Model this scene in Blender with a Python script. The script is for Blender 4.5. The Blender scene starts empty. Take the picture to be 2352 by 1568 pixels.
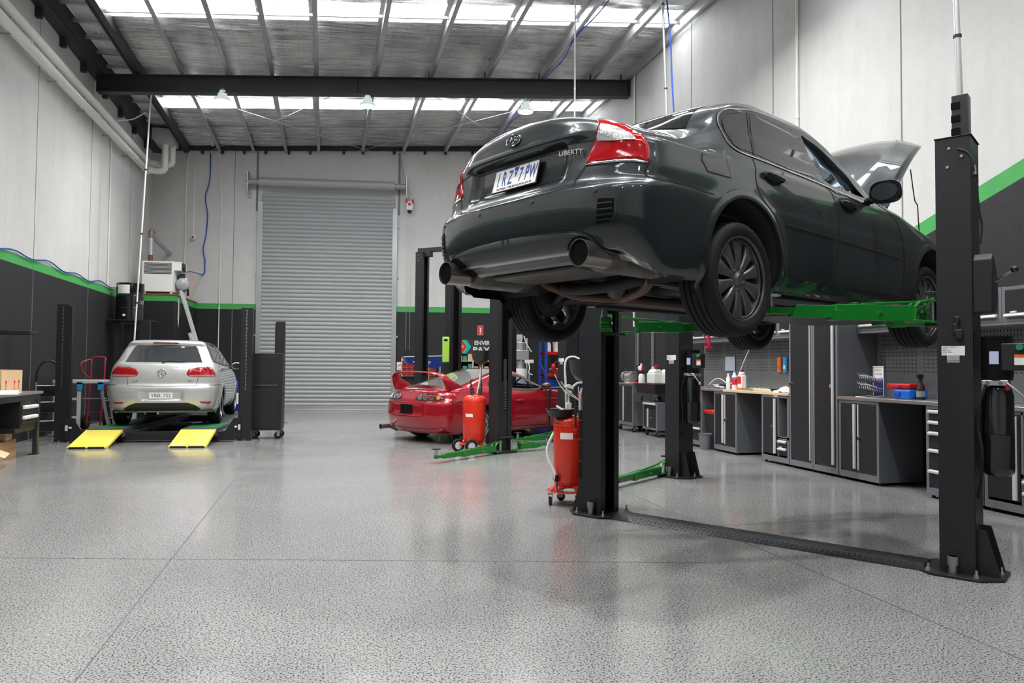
import bpy, bmesh, math, random
from mathutils import Vector, Matrix
from mathutils.bvhtree import BVHTree
from mathutils.geometry import delaunay_2d_cdt
R = random.Random(7)
rad = math.radians
scene = bpy.context.scene
COL = scene.collection

# ------------------------------------------------------------------ camera
CAM_H, YAW, PITCH, ROLL, FPX = 1.30, rad(14.2), rad(1.95), 0.008, 1700.0
_f = Vector((math.sin(YAW)*math.cos(PITCH), math.cos(YAW)*math.cos(PITCH), math.sin(PITCH)))
_r0 = Vector((math.cos(YAW), -math.sin(YAW), 0)); _u0 = _r0.cross(_f)
_r = _r0*math.cos(ROLL) + _u0*math.sin(ROLL); _u = _u0*math.cos(ROLL) - _r0*math.sin(ROLL)
cd = bpy.data.cameras.new('camera'); cam = bpy.data.objects.new('camera', cd); COL.objects.link(cam)
cam.matrix_world = Matrix(((_r.x, _u.x, -_f.x, 0), (_r.y, _u.y, -_f.y, 0), (_r.z, _u.z, -_f.z, CAM_H), (0, 0, 0, 1)))
cd.sensor_fit = 'HORIZONTAL'; cd.sensor_width = 36; cd.lens = 36*FPX/2352; cd.clip_end = 200; cd.clip_start = .05
scene.camera = cam
# ------------------------------------------------------------------ world and exposure
w = bpy.data.worlds.new('world'); scene.world = w; w.use_nodes = True
w.node_tree.nodes['Background'].inputs[0].default_value = (.75, .85, 1, 1)
w.node_tree.nodes['Background'].inputs[1].default_value = 1.0
vs = scene.view_settings
vs.view_transform = 'Standard'; vs.look = 'None'; vs.gamma = 1; vs.use_curve_mapping = False
vs.exposure = 0.22
SKYLIGHT = 9.5      # strength of the daylit translucent roof sheets
LAMP_W = 128.0      # watts of each high bay lamp

# ------------------------------------------------------------------ helpers
def mat(name, col, rough=.5, metal=0., coat=0., emit=None, es=0., alpha=1., trans=0., bump=0., bscale=60., spec=.5, var=0., vscale=6., ior=1.45):
    m = bpy.data.materials.new(name); m.use_nodes = True; nt = m.node_tree; b = nt.nodes['Principled BSDF']
    c = tuple(col) + (1,)
    b.inputs['Base Color'].default_value = c; b.inputs['Roughness'].default_value = rough
    b.inputs['Metallic'].default_value = metal; b.inputs['Coat Weight'].default_value = coat
    b.inputs['Coat Roughness'].default_value = .04; b.inputs['Specular IOR Level'].default_value = spec
    b.inputs['IOR'].default_value = ior
    if trans: b.inputs['Transmission Weight'].default_value = trans
    if alpha < 1: b.inputs['Alpha'].default_value = alpha
    if emit: b.inputs['Emission Color'].default_value = tuple(emit)+(1,); b.inputs['Emission Strength'].default_value = es
    if bump or var:
        tc = nt.nodes.new('ShaderNodeTexCoord'); n = nt.nodes.new('ShaderNodeTexNoise')
        n.inputs['Scale'].default_value = bscale if bump else vscale; n.inputs['Detail'].default_value = 5
        nt.links.new(tc.outputs['Object'], n.inputs['Vector'])
        if bump:
            bp = nt.nodes.new('ShaderNodeBump'); bp.inputs['Strength'].default_value = bump; bp.inputs['Distance'].default_value = .01
            nt.links.new(n.outputs['Fac'], bp.inputs['Height']); nt.links.new(bp.outputs['Normal'], b.inputs['Normal'])
        if var:
            n2 = nt.nodes.new('ShaderNodeTexNoise'); n2.inputs['Scale'].default_value = vscale; n2.inputs['Detail'].default_value = 6
            nt.links.new(tc.outputs['Object'], n2.inputs['Vector'])
            mx = nt.nodes.new('ShaderNodeMix'); mx.data_type = 'RGBA'
            mx.inputs[6].default_value = tuple(v*(1-var) for v in col)+(1,); mx.inputs[7].default_value = tuple(min(1, v*(1+var)) for v in col)+(1,)
            nt.links.new(n2.outputs['Fac'], mx.inputs[0]); nt.links.new(mx.outputs[2], b.inputs['Base Color'])
    return m

def link(o, parent=None):
    COL.objects.link(o)
    if parent is not None: o.parent = parent
    return o

class B:
    """collects shapes into one mesh"""
    def __init__(s): s.v = []; s.f = []; s.mi = []; s.cur = 0
    def add(s, vs_, fs, M=None):
        n = len(s.v)
        s.v += [(M @ Vector(p)) if M is not None else Vector(p) for p in vs_]
        for f in fs: s.f.append([n+i for i in f]); s.mi.append(s.cur)
        return s
    def box(s, x0, x1, y0, y1, z0, z1, M=None):
        return s.add([(x0,y0,z0),(x1,y0,z0),(x1,y1,z0),(x0,y1,z0),(x0,y0,z1),(x1,y0,z1),(x1,y1,z1),(x0,y1,z1)],
              [(0,3,2,1),(4,5,6,7),(0,1,5,4),(1,2,6,5),(2,3,7,6),(3,0,4,7)], M)
    def bar(s, a, b, w_, h, up=(0,0,1)):
        a, b = Vector(a), Vector(b); d = (b-a); L = d.length; d.normalize(); up = Vector(up)
        if abs(d.dot(up)) > .98: up = Vector((0,1,0)) if abs(d.y) < .9 else Vector((1,0,0))
        x = d.cross(up).normalized(); z = x.cross(d)
        M = Matrix(((x.x, d.x, z.x, a.x),(x.y, d.y, z.y, a.y),(x.z, d.z, z.z, a.z),(0,0,0,1)))
        return s.box(-w_/2, w_/2, 0, L, -h/2, h/2, M)
    def cyl(s, a, b, r, r2=None, n=20, caps=True):
        a, b = Vector(a), Vector(b); r2 = r if r2 is None else r2; d = (b-a).normalized()
        t = Vector((0,0,1)) if abs(d.z) < .9 else Vector((1,0,0)); x = d.cross(t).normalized(); y = d.cross(x)
        vs_ = []
        for p, q in ((a, r), (b, r2)):
            for i in range(n):
                th = 2*math.pi*i/n; vs_.append(p + (x*math.cos(th)+y*math.sin(th))*q)
        fs = [(i, (i+1) % n, n+(i+1) % n, n+i) for i in range(n)]
        if caps: fs += [tuple(range(n))[::-1], tuple(range(n, 2*n))]
        return s.add(vs_, fs)
    def tube(s, pts, r, n=10, close=False, caps=True):
        pts = [Vector(p) for p in pts]; N = len(pts); rs = r if isinstance(r, (list, tuple)) else [r]*N
        vs_ = []; prev = None
        for i, p in enumerate(pts):
            if close: d = (pts[(i+1) % N]-pts[i-1]).normalized()
            else: d = ((pts[min(i+1, N-1)]-pts[max(i-1, 0)])).normalized()
            if prev is None:
                t = Vector((0,0,1)) if abs(d.z) < .9 else Vector((1,0,0)); x = d.cross(t).normalized()
            else: x = (prev - d*prev.dot(d)).normalized()
            prev = x; y = d.cross(x)
            for k in range(n):
                th = 2*math.pi*k/n; vs_.append(p+(x*math.cos(th)+y*math.sin(th))*rs[i])
        fs = []
        for i in range(N if close else N-1):
            a0 = i*n; b0 = ((i+1) % N)*n
            for k in range(n): fs.append((a0+k, a0+(k+1) % n, b0+(k+1) % n, b0+k))
        if caps and not close: fs += [tuple(range(n))[::-1], tuple(range((N-1)*n, N*n))]
        return s.add(vs_, fs)
    def lathe(s, prof, c=(0,0,0), n=24, axis='z', M=None, caps=True):
        c = Vector(c); vs_ = []
        for r, h in prof:
            for k in range(n):
                th = 2*math.pi*k/n; q = (r*math.cos(th), r*math.sin(th), h)
                if axis == 'x': q = (h, q[0], q[1])
                elif axis == 'y': q = (q[0], h, q[1])
                vs_.append(c+Vector(q))
        fs = []
        for i in range(len(prof)-1):
            for k in range(n): fs.append((i*n+k, i*n+(k+1) % n, (i+1)*n+(k+1) % n, (i+1)*n+k))
        if caps and prof[0][0] > 1e-5: fs.append(tuple(range(n))[::-1])
        if caps and prof[-1][0] > 1e-5: fs.append(tuple(range((len(prof)-1)*n, len(prof)*n)))
        return s.add(vs_, fs, M)
    def prism(s, poly, t0, t1, plane='xz', M=None):
        """polygon in a plane, extruded along the third axis"""
        n = len(poly)
        g = {'xz': lambda u, v, t: (u, t, v), 'yz': lambda u, v, t: (t, u, v), 'xy': lambda u, v, t: (u, v, t)}[plane]
        vs_ = [g(u, v, t0) for u, v in poly]+[g(u, v, t1) for u, v in poly]
        return s.add(vs_, [tuple(range(n)), tuple(range(n, 2*n))[::-1]]+[(i, n+i, n+(i+1) % n, (i+1) % n) for i in range(n)], M)
    def sphere(s, c, r, n=12, sq=(1,1,1)):
        prof = [(r*math.sin(math.pi*i/n), -r*math.cos(math.pi*i/n)) for i in range(n+1)]
        b = B(); b.lathe(prof, (0,0,0), n*2)
        return s.add([(p.x*sq[0]+c[0], p.y*sq[1]+c[1], p.z*sq[2]+c[2]) for p in b.v], b.f)
    def build(s, name, m, parent=None, bevel=0., seg=2, smooth=None, kind=None):
        me = bpy.data.meshes.new(name); me.from_pydata([tuple(p) for p in s.v], [], s.f)
        ms = m if isinstance(m, (list, tuple)) else [m]
        for q in ms: me.materials.append(q)
        if len(ms) > 1: me.polygons.foreach_set('material_index', s.mi)
        bm = bmesh.new(); bm.from_mesh(me); bmesh.ops.remove_doubles(bm, verts=bm.verts, dist=1e-6)
        bmesh.ops.recalc_face_normals(bm, faces=bm.faces); bm.to_mesh(me); bm.free()
        me.update()
        me.shade_smooth(); me.set_sharp_from_angle(angle=rad(35 if smooth is None else smooth))
        o = bpy.data.objects.new(name, me); link(o, parent)
        if bevel:
            md = o.modifiers.new('bevel', 'BEVEL'); md.width = bevel; md.segments = seg; md.limit_method = 'ANGLE'; md.angle_limit = rad(40)
            md.harden_normals = False
        if kind: o['kind'] = kind
        return o

def thing(name, label, cat, loc=(0,0,0), rz=0., group=None):
    o = bpy.data.objects.new(name, None); o.empty_display_size = .1; COL.objects.link(o)
    o.location = loc; o.rotation_euler = (0,0,rz); o['label'] = label; o['category'] = cat
    if group: o['group'] = group
    return o
def tag(o, label, cat, group=None, loc=None, rz=0.):
    o['label'] = label; o['category'] = cat
    if group: o['group'] = group
    if loc is not None: o.location = loc; o.rotation_euler = (0,0,rz)
    return o
def dup(o, loc=None, rz=None, label=None, parent=None):
    c = o.copy(); COL.objects.link(c)
    if parent is not None: c.parent = parent
    if loc is not None: c.location = loc
    if rz is not None: c.rotation_euler = (0,0,rz)
    if label: c['label'] = label
    for ch in [q for q in bpy.data.objects if q.parent == o]: dup(ch, parent=c)
    return c
def arc(c, r, a0, a1, n, plane='xz'):
    out = []
    for i in range(n+1):
        t = a0+(a1-a0)*i/n; u, v = r*math.cos(t), r*math.sin(t)
        out.append((c[0]+u, c[1], c[2]+v) if plane == 'xz' else (c[0], c[1]+u, c[2]+v) if plane == 'yz' else (c[0]+u, c[1]+v, c[2]))
    return out
def crom(pts, k=6, close=False):
    """smooth curve through points"""
    P_ = [Vector(p) for p in pts]; n = len(P_); out = []
    for i in range(n if close else n-1):
        if close: a, b, c, d = P_[i-1], P_[i], P_[(i+1) % n], P_[(i+2) % n]
        else: a, b, c, d = P_[max(i-1, 0)], P_[i], P_[i+1], P_[min(i+2, n-1)]
        for j in range(k):
            t = j/k; out.append(.5*((2*b)+(c-a)*t+(2*a-5*b+4*c-d)*t*t+(3*b-a-3*c+d)*t**3))
    if not close: out.append(P_[-1])
    return out
def text(txt, size, m, parent, M, name='lettering', ext=.0006, align='CENTER', sx=1., bold=0.):
    cu = bpy.data.curves.new('t', 'FONT'); cu.body = txt; cu.size = size; cu.align_x = align; cu.align_y = 'CENTER'
    cu.extrude = ext; cu.offset = bold; cu.resolution_u = 3
    o = bpy.data.objects.new('t', cu); COL.objects.link(o)
    dg = bpy.context.evaluated_depsgraph_get(); me = bpy.data.meshes.new_from_object(o.evaluated_get(dg))
    bpy.data.objects.remove(o); bpy.data.curves.remove(cu)
    me.transform(M @ Matrix.Diagonal((sx, 1, 1, 1))); me.materials.clear(); me.materials.append(m); me.name = name
    return link(bpy.data.objects.new(name, me), parent)
def facing(o, n, up=(0,0,1)):
    """matrix whose local XY lies on a surface with outward normal n at point o"""
    z = Vector(n).normalized(); x = Vector(up).cross(z).normalized(); y = z.cross(x)
    return Matrix(((x.x, y.x, z.x, o[0]), (x.y, y.y, z.y, o[1]), (x.z, y.z, z.z, o[2]), (0,0,0,1)))
# ------------------------------------------------------------------ materials
def nodes(m): return m.node_tree.nodes, m.node_tree.links
def node(nt, t, **k):
    n = nt.nodes.new(t)
    for a, b in k.items(): setattr(n, a, b)
    return n
def mathn(nt, op, a, b=None, c=None):
    n = nt.nodes.new('ShaderNodeMath'); n.operation = op
    for i, v in enumerate((a, b, c)):
        if v is None: continue
        if isinstance(v, (int, float)): n.inputs[i].default_value = v
        else: nt.links.new(v, n.inputs[i])
    return n.outputs[0]
def mixc(nt, f, a, b):
    n = nt.nodes.new('ShaderNodeMix'); n.data_type = 'RGBA'
    for i, v in ((0, f), (6, a), (7, b)):
        if isinstance(v, (int, float)): n.inputs[i].default_value = v
        elif isinstance(v, tuple): n.inputs[i].default_value = v+(1,)
        else: nt.links.new(v, n.inputs[i])
    return n.outputs[2]
def noise(nt, vec, scale, detail=4, rough=.5, out='Fac'):
    n = nt.nodes.new('ShaderNodeTexNoise'); n.inputs['Scale'].default_value = scale; n.inputs['Detail'].default_value = detail
    n.inputs['Roughness'].default_value = rough; nt.links.new(vec, n.inputs['Vector']); return n.outputs[out]
def ramp(nt, f, a, b):
    n = nt.nodes.new('ShaderNodeMapRange'); n.inputs[1].default_value = a; n.inputs[2].default_value = b; n.clamp = True
    nt.links.new(f, n.inputs[0]); return n.outputs[0]

def floor_mat():
    m = mat('polished_aggregate_concrete', (.5,.5,.5), .25); nt = m.node_tree; b = nt.nodes['Principled BSDF']
    tc = node(nt, 'ShaderNodeTexCoord'); v = tc.outputs['Object']
    sp = noise(nt, v, 100, 2, .55); s1 = ramp(nt, sp, .455, .425)
    sp2 = noise(nt, v, 210, 1, .5); s2 = ramp(nt, sp2, .44, .38)
    big = noise(nt, v, .45, 3, .55)
    base = mixc(nt, ramp(nt, big, .3, .7), (.30,.30,.292), (.38,.38,.37))
    fine = noise(nt, v, 260, 2)
    base = mixc(nt, mathn(nt, 'MULTIPLY', ramp(nt, fine, .4, .6), .25), base, (.22,.22,.22))
    col = mixc(nt, mathn(nt, 'MULTIPLY', s2, .55), base, (.12,.12,.125))
    col = mixc(nt, mathn(nt, 'MULTIPLY', s1, .95), col, (.040,.041,.055))
    nt.links.new(col, b.inputs['Base Color'])
    r = mathn(nt, 'ADD', mathn(nt, 'MULTIPLY', ramp(nt, noise(nt, v, 1.3, 5, .6), .3, .7), .10), .11)
    nt.links.new(r, b.inputs['Roughness']); b.inputs['Specular IOR Level'].default_value = .48
    return m
def wall_mat(name, slope=None):
    """pale precast concrete, green stripe, charcoal paint below; slope = the stripe rises towards the front"""
    m = mat(name, (.6,.6,.6), .6); nt = m.node_tree; b = nt.nodes['Principled BSDF']
    tc = node(nt, 'ShaderNodeTexCoord'); v = tc.outputs['Object']; sx = node(nt, 'ShaderNodeSeparateXYZ'); nt.links.new(v, sx.inputs[0])
    z = sx.outputs[2]; y = sx.outputs[1]
    if slope: z = mathn(nt, 'SUBTRACT', z, mathn(nt, 'MAXIMUM', mathn(nt, 'MULTIPLY', mathn(nt, 'SUBTRACT', 6.95, y), .30), -.1))
    big = noise(nt, v, .8, 6, .65); mot = noise(nt, v, 7, 5, .7); ms = node(nt, 'ShaderNodeMapping'); ms.inputs['Scale'].default_value = (3, 3, .25)
    nt.links.new(v, ms.inputs[0]); streak = noise(nt, ms.outputs[0], 1.4, 5, .6)
    c = mixc(nt, ramp(nt, big, .3, .7), (.58,.58,.568), (.67,.67,.655))
    c = mixc(nt, mathn(nt, 'MULTIPLY', ramp(nt, mot, .45, .8), .3), c, (.52,.52,.51))
    c = mixc(nt, mathn(nt, 'MULTIPLY', ramp(nt, streak, .5, .8), .35), c, (.48,.475,.465))
    green = mixc(nt, ramp(nt, mot, .3, .8), (.07,.40,.10), (.055,.34,.085))
    dark = mixc(nt, ramp(nt, mot, .3, .9), (.013,.0135,.016), (.022,.023,.026))
    st = (2.89, 3.05) if not slope else (2.83, 3.01)
    g = mathn(nt, 'LESS_THAN', z, st[1]); d = mathn(nt, 'LESS_THAN', z, st[0])
    c = mixc(nt, g, c, green); c = mixc(nt, d, c, dark); nt.links.new(c, b.inputs['Base Color'])
    bp = node(nt, 'ShaderNodeBump'); bp.inputs['Strength'].default_value = .25; bp.inputs['Distance'].default_value = .01
    nt.links.new(noise(nt, v, 25, 6, .7), bp.inputs['Height']); nt.links.new(bp.outputs[0], b.inputs['Normal'])
    return m
def foil_mat():
    m = mat('silver_foil_insulation', (.62,.62,.62), .17, metal=.9); nt = m.node_tree; b = nt.nodes['Principled BSDF']
    tc = node(nt, 'ShaderNodeTexCoord'); v = tc.outputs['Object']
    mp = node(nt, 'ShaderNodeMapping'); mp.inputs['Scale'].default_value = (.55, 4.5, 1); nt.links.new(v, mp.inputs[0])
    wr = noise(nt, mp.outputs[0], 2.2, 8, .62); blotch = noise(nt, v, 1.1, 3)
    mp2 = node(nt, 'ShaderNodeMapping'); mp2.inputs['Scale'].default_value = (.8, 3, 1); nt.links.new(v, mp2.inputs[0])
    vor = node(nt, 'ShaderNodeTexVoronoi'); vor.feature = 'SMOOTH_F1'; vor.inputs['Scale'].default_value = 1.9; nt.links.new(mp2.outputs[0], vor.inputs['Vector'])
    h = mathn(nt, 'ADD', mathn(nt, 'MULTIPLY', wr, 1.3), mathn(nt, 'MULTIPLY', vor.outputs[0], .8))
    bp = node(nt, 'ShaderNodeBump'); bp.inputs['Strength'].default_value = 1.; bp.inputs['Distance'].default_value = .16
    nt.links.new(h, bp.inputs['Height']); nt.links.new(bp.outputs[0], b.inputs['Normal'])
    # thin square scrim printed on the foil
    sx = node(nt, 'ShaderNodeSeparateXYZ'); nt.links.new(v, sx.inputs[0])
    gx = mathn(nt, 'LESS_THAN', mathn(nt, 'FRACT', mathn(nt, 'MULTIPLY', sx.outputs[0], 3.3)), .035)
    gy = mathn(nt, 'LESS_THAN', mathn(nt, 'FRACT', mathn(nt, 'MULTIPLY', sx.outputs[1], 3.3)), .035)
    g = mathn(nt, 'MULTIPLY', mathn(nt, 'MAXIMUM', gx, gy), .45)
    nt.links.new(mixc(nt, g, mixc(nt, ramp(nt, blotch, .35, .65), (.50,.50,.51), (.78,.78,.77)), (.2,.2,.2)), b.inputs['Base Color'])
    return m
M_ = {}
M_['black'] = mat('black_powder_coat', (.018,.018,.020), .42, var=.15)
M_['blackgloss'] = mat('gloss_black_enamel', (.008,.008,.010), .12, coat=.6)
M_['blackplastic'] = mat('black_plastic', (.015,.015,.016), .45)
M_['post'] = mat('charcoal_lift_paint', (.017,.017,.0195), .40, bump=.08, bscale=150)
M_['rubber'] = mat('tyre_rubber', (.008,.008,.0085), .7, spec=.35, bump=.05, bscale=200)
M_['green'] = mat('green_lift_enamel', (.006,.165,.018), .3, coat=.3)
M_['steel'] = mat('bare_steel', (.42,.42,.43), .32, metal=1, var=.15)
M_['zinc'] = mat('zinc_plated_steel', (.62,.63,.64), .28, metal=1)
M_['chrome'] = mat('chrome', (.8,.8,.8), .07, metal=1)
M_['galv'] = mat('galvanised_steel', (.50,.51,.52), .36, metal=.75, var=.12, vscale=3)
M_['alu'] = mat('brushed_aluminium', (.60,.61,.62), .35, metal=.8)
M_['alupale'] = mat('pale_anodised_aluminium', (.72,.72,.71), .4, metal=.35)
M_['red'] = mat('red_enamel', (.52,.014,.012), .25, coat=.4)
M_['redpl'] = mat('red_plastic', (.50,.012,.012), .35)
M_['white'] = mat('white_paint', (.80,.80,.78), .45)
M_['whitepl'] = mat('white_plastic', (.78,.78,.76), .35)
M_['pvc'] = mat('white_pvc_pipe', (.80,.79,.75), .35, var=.04)
M_['yellow'] = mat('yellow_ramp_paint', (.88,.72,.10), .38, var=.06)
M_['blue'] = mat('blue_enamel', (.015,.06,.42), .35)
M_['bluepl'] = mat('blue_plastic', (.01,.13,.55), .3)
M_['orange'] = mat('orange_plastic', (.80,.17,.02), .35)
M_['grey'] = mat('mid_grey_cabinet_steel', (.115,.122,.135), .42)
M_['greyl'] = mat('grey_cabinet_frame', (.155,.165,.18), .42)
M_['door'] = mat('charcoal_cabinet_door', (.018,.018,.021), .42)
M_['peg'] = mat('grey_pegboard_steel', (.14,.147,.16), .45)
M_['hole'] = mat('dark_opening', (.006,.006,.007), .9, spec=.1)
M_['ply'] = mat('pale_birch_worktop', (.66,.52,.34), .45, var=.12, vscale=4)
M_['inox'] = mat('stainless_worktop', (.42,.40,.38), .28, metal=.7)
M_['carton'] = mat('brown_cardboard', (.50,.30,.155), .75, var=.08)
M_['carton2'] = mat('pale_cardboard', (.66,.46,.27), .75, var=.06)
M_['paper'] = mat('white_paper', (.82,.81,.79), .6)
M_['darksteel'] = mat('dark_painted_steel', (.035,.035,.040), .45)
M_['beam'] = mat('charcoal_beam_paint', (.030,.029,.033), .5)
M_['rust'] = mat('rust_brown_board', (.33,.12,.05), .7, var=.3)
M_['exh'] = mat('weathered_exhaust_steel', (.085,.075,.062), .42, metal=.55, var=.25, vscale=9)
M_['exhr'] = mat('heat_browned_pipe', (.09,.052,.036), .5, metal=.5, var=.3, vscale=14)
M_['under'] = mat('underbody_coating', (.020,.020,.021), .7, bump=.3, bscale=30)
M_['shield'] = mat('heat_shield', (.055,.050,.045), .45, metal=.5, bump=.4, bscale=12)
M_['glassclear'] = mat('clear_plastic', (.85,.86,.85), .08, trans=.85, ior=1.3)
M_['hose'] = mat('clear_vinyl_hose', (.72,.72,.69), .25)
M_['hosebl'] = mat('blue_air_hose', (.02,.07,.40), .35)
M_['wood'] = mat('timber_handle', (.50,.27,.12), .6)
M_['lime'] = mat('lime_green_plastic', (.42,.75,.10), .4)
M_['label'] = mat('label_white', (.78,.78,.78), .4)
M_['ink'] = mat('printed_black_ink', (.02,.02,.02), .5)
M_['inkblue'] = mat('plate_blue_ink', (.02,.07,.32), .4)
M_['redink'] = mat('printed_red_ink', (.65,.02,.02), .5)
M_['tread'] = mat('checker_plate_steel', (.028,.030,.038), .35, metal=.4)
M_['turq'] = mat('turquoise_print', (.01,.45,.36), .5)
M_['glasstint'] = mat('tinted_glass', (.012,.013,.014), .03, spec=.6, coat=.5)
# ------------------------------------------------------------------ the building
XL, XR, YF = -4.85, 6.60, -7.0
SK = -.1424                                   # the end wall and the rafters run skew to the side walls
def yb(x): return 22.93 + SK*(x-XL)           # end wall
def roofz(x): return 7.56 + .037*(x+4.7)      # underside of the roof sheets
DN = Vector((-SK, 1, 0)).normalized()         # horizontal normal of the end wall (pointing outwards)
DT = Vector((1, SK, 0)).normalized()
mw = wall_mat('painted_precast_wall'); mws = wall_mat('painted_precast_wall_sloping_stripe', True); mfl = floor_mat(); mfo = foil_mat()

b = B(); b.add([(XL-.2,YF-.2,0),(XR+.2,YF-.2,0),(XR+.2,22.6,0),(XL-.2,23.2,0),(XL-.2,YF-.2,-.2),(XR+.2,YF-.2,-.2),(XR+.2,22.6,-.2),(XL-.2,23.2,-.2)],
    [(0,1,2,3),(4,7,6,5),(0,4,5,1),(1,5,6,2),(2,6,7,3),(3,7,4,0)]); b.build('floor', mfl, kind='structure')
b = B(); b.box(XL-.2, XL, YF, 23.2, 0, 8.3); b.build('wall_left', mw, kind='structure')
b = B(); b.box(XR, XR+.2, YF, 22.8, 0, 8.3); b.build('wall_right', mws, kind='structure')
b = B(); b.prism([(XL-.2, yb(XL-.2)), (XR+.2, yb(XR+.2)), (XR+.2, yb(XR+.2)+.2), (XL-.2, yb(XL-.2)+.2)], 0, 8.3, 'xy'); b.build('wall_back', mw, kind='structure')
b = B(); b.box(XL-.2, XR+.2, YF-.2, YF, 0, 8.3); b.build('wall_front', mw, kind='structure')
# corner enclosure carrying the heater
ENC = [(XL+.001, 20.45), (-3.70, 20.22), (-3.58, yb(-3.58)-.001), (XL+.001, yb(XL)-.001)]
b = B(); b.prism(ENC, 0.001, 3.05, 'xy'); b.build('wall_enclosure', mw, kind='structure')
b = B(); b.prism([(x, y) for x, y in [(XL+.002, 20.43), (-3.68, 20.19), (-3.56, yb(-3.56)-.003), (XL+.002, yb(XL)-.003)]], 3.05, 3.075, 'xy')
b.build('trim_1', M_['rust'], kind='structure')
# expansion joints in the slab and panel joints in the walls
jn = mat('joint_sealant', (.20,.20,.195), .6); jd = mat('floor_saw_cut', (.10,.10,.10), .7)
k = 2
def struct_strip(vs_, m):
    global k
    b = B(); b.add(vs_, [(0,1,2,3)]); o = b.build('trim_%d' % k, m, kind='structure'); k += 1; return o
def fl_strip(x0, y0, x1, y1, w_=.006):
    d = Vector((x1-x0, y1-y0, 0)).normalized(); n = Vector((-d.y, d.x, 0))*w_/2
    struct_strip([(x0-n.x, y0-n.y, .0012), (x1-n.x, y1-n.y, .0012), (x1+n.x, y1+n.y, .0012), (x0+n.x, y0+n.y, .0012)], jd)
fl_strip(-.96, YF, -.98, yb(-1)-.01); fl_strip(XL, 6.35, 2.6, 4.50); fl_strip(2.2, 5.55, XR, 5.55); fl_strip(XL, 11.3, XR, 11.0); fl_strip(3.05, YF, 3.1, 21.7)
for y in (3.6, 8.9, 14.22, 17.25, 20.5):
    b = B(); b.box(XL, XL+.004, y-.007, y+.007, 0, 7.4); b.build('trim_%d' % k, jn, kind='structure'); k += 1
for y in (3.3, 7.3, 9.89, 12.5, 15.05, 18.2):
    b = B(); b.box(XR-.004, XR, y-.009, y+.009, 0, 8.0); b.build('trim_%d' % k, jn, kind='structure'); k += 1
for x in (-3.93, -2.6, 5.2):
    b = B(); p = Vector((x, yb(x), 0)); b.box(-.008, .008, -.005, 0, 0, 7.8, Matrix.Translation(p) @ Matrix.Rotation(math.atan(SK), 4, 'Z'))
    b.build('trim_%d' % k, jn, kind='structure'); k += 1
# door jamb channels cast in the wall above the roller door
for x in (-1.97, 2.07):
    b = B(); p = Vector((x, yb(x), 0)); b.box(-.03, .03, -.012, 0, 5.75, 7.6, Matrix.Translation(p) @ Matrix.Rotation(math.atan(SK), 4, 'Z'))
    b.build('trim_%d' % k, jn, kind='structure'); k += 1

from mathutils.noise import noise as mnoise
# ---- roof: foil strips alternating with translucent sheets
skym = mat('daylit_translucent_sheet', (.8,.85,.9), .4, emit=(.97,.985,1), es=SKYLIGHT)
def ys(y, x): return y + SK*(x+.28)
X0 = -3.86
lines = [YF-.3, -1.55, -.82, 3.42, 4.15, 8.40, 9.13, 13.36, 14.10, 18.32, 19.04, 23.3]
wn = 1
cb = B(); 
for i in range(len(lines)-1):
    y0, y1 = lines[i], lines[i+1]
    q = [(X0, ys(y0, X0), roofz(X0)), (XR+.1, ys(y0, XR+.1), roofz(XR+.1)), (XR+.1, ys(y1, XR+.1), roofz(XR+.1)), (X0, ys(y1, X0), roofz(X0))]
    if i % 2 == 0:
        nx, ny = 150, max(8, int((y1-y0)*9)); vv = []
        for jj in range(ny+1):
            for ii in range(nx+1):
                u = ii/nx; x = X0+(XR+.1-X0)*u; y = ys(y0+(y1-y0)*jj/ny, x); e = min(jj, ny-jj)/ny; e = min(1., e*8)
                z = roofz(x)-e*(.022+.030*mnoise((x*.7, y*2.4, 1.5*i))+.012*mnoise((x*1.6, y*8., 3.))) if 1 else 0
                vv.append((x, y, z))
        cb.add(vv, [(jj*(nx+1)+ii, jj*(nx+1)+ii+1, (jj+1)*(nx+1)+ii+1, (jj+1)*(nx+1)+ii) for jj in range(ny) for ii in range(nx)])
        cb.add([(p[0], p[1], p[2]+.03) for p in q], [(3,2,1,0)])
    else:
        b = B(); b.add([(p[0], p[1], p[2]+.012) for p in q]+[(p[0], p[1], p[2]+.02) for p in q], [(0,1,2,3),(7,6,5,4),(0,4,5,1),(1,5,6,2),(2,6,7,3),(3,7,4,0)])
        b.build('window_%d' % wn, skym, kind='structure'); wn += 1
cb.build('ceiling', mfo, kind='structure', smooth=70)
# corrugated eaves strip over the box gutter
b = B(); n = 20; xs = [-4.62+i*(.78/n) for i in range(n+1)]; z0 = 7.66
vs_ = []; 
for i, x in enumerate(xs): 
    z = z0+(.026 if i % 2 else -.020)
    vs_ += [(x, YF-.2, z), (x, 23.0, z)]
b.add(vs_, [(2*i, 2*i+2, 2*i+3, 2*i+1) for i in range(n)])
corr = mat('corrugated_zinc_sheet', (.66,.67,.68), .4, metal=.1); b.build('ceiling_eaves', corr, kind='structure')
b = B()
b.box(XL, -4.56, YF, 22.9, 7.36, 7.72); b.box(XL, -4.60, YF, 22.9, 7.34, 7.36)
for y in [3.1, 5.2, 7.2, 9.2, 11.2, 12.6, 13.99, 15.2, 16.4, 17.9, 19.2, 20.5, 21.8]: b.box(XL+.001, XL+.10, y-.05, y+.05, 7.16, 7.36)
b.build('eaves_beam', M_['beam'], kind='structure')
b = B(); b.box(-4.0, -3.84, YF, 22.85, 7.40, 7.60); b.box(-3.99, -3.97, YF, 22.85, 7.36, 7.62); b.build('eaves_channel', M_['beam'], kind='structure')
b = B()
y = -6
while y < 22.5: b.box(-4.57, -3.98, y, y+.07, 7.55, 7.61); y += .72
b.build('eaves_bearer', M_['galv'], kind='structure')
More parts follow.
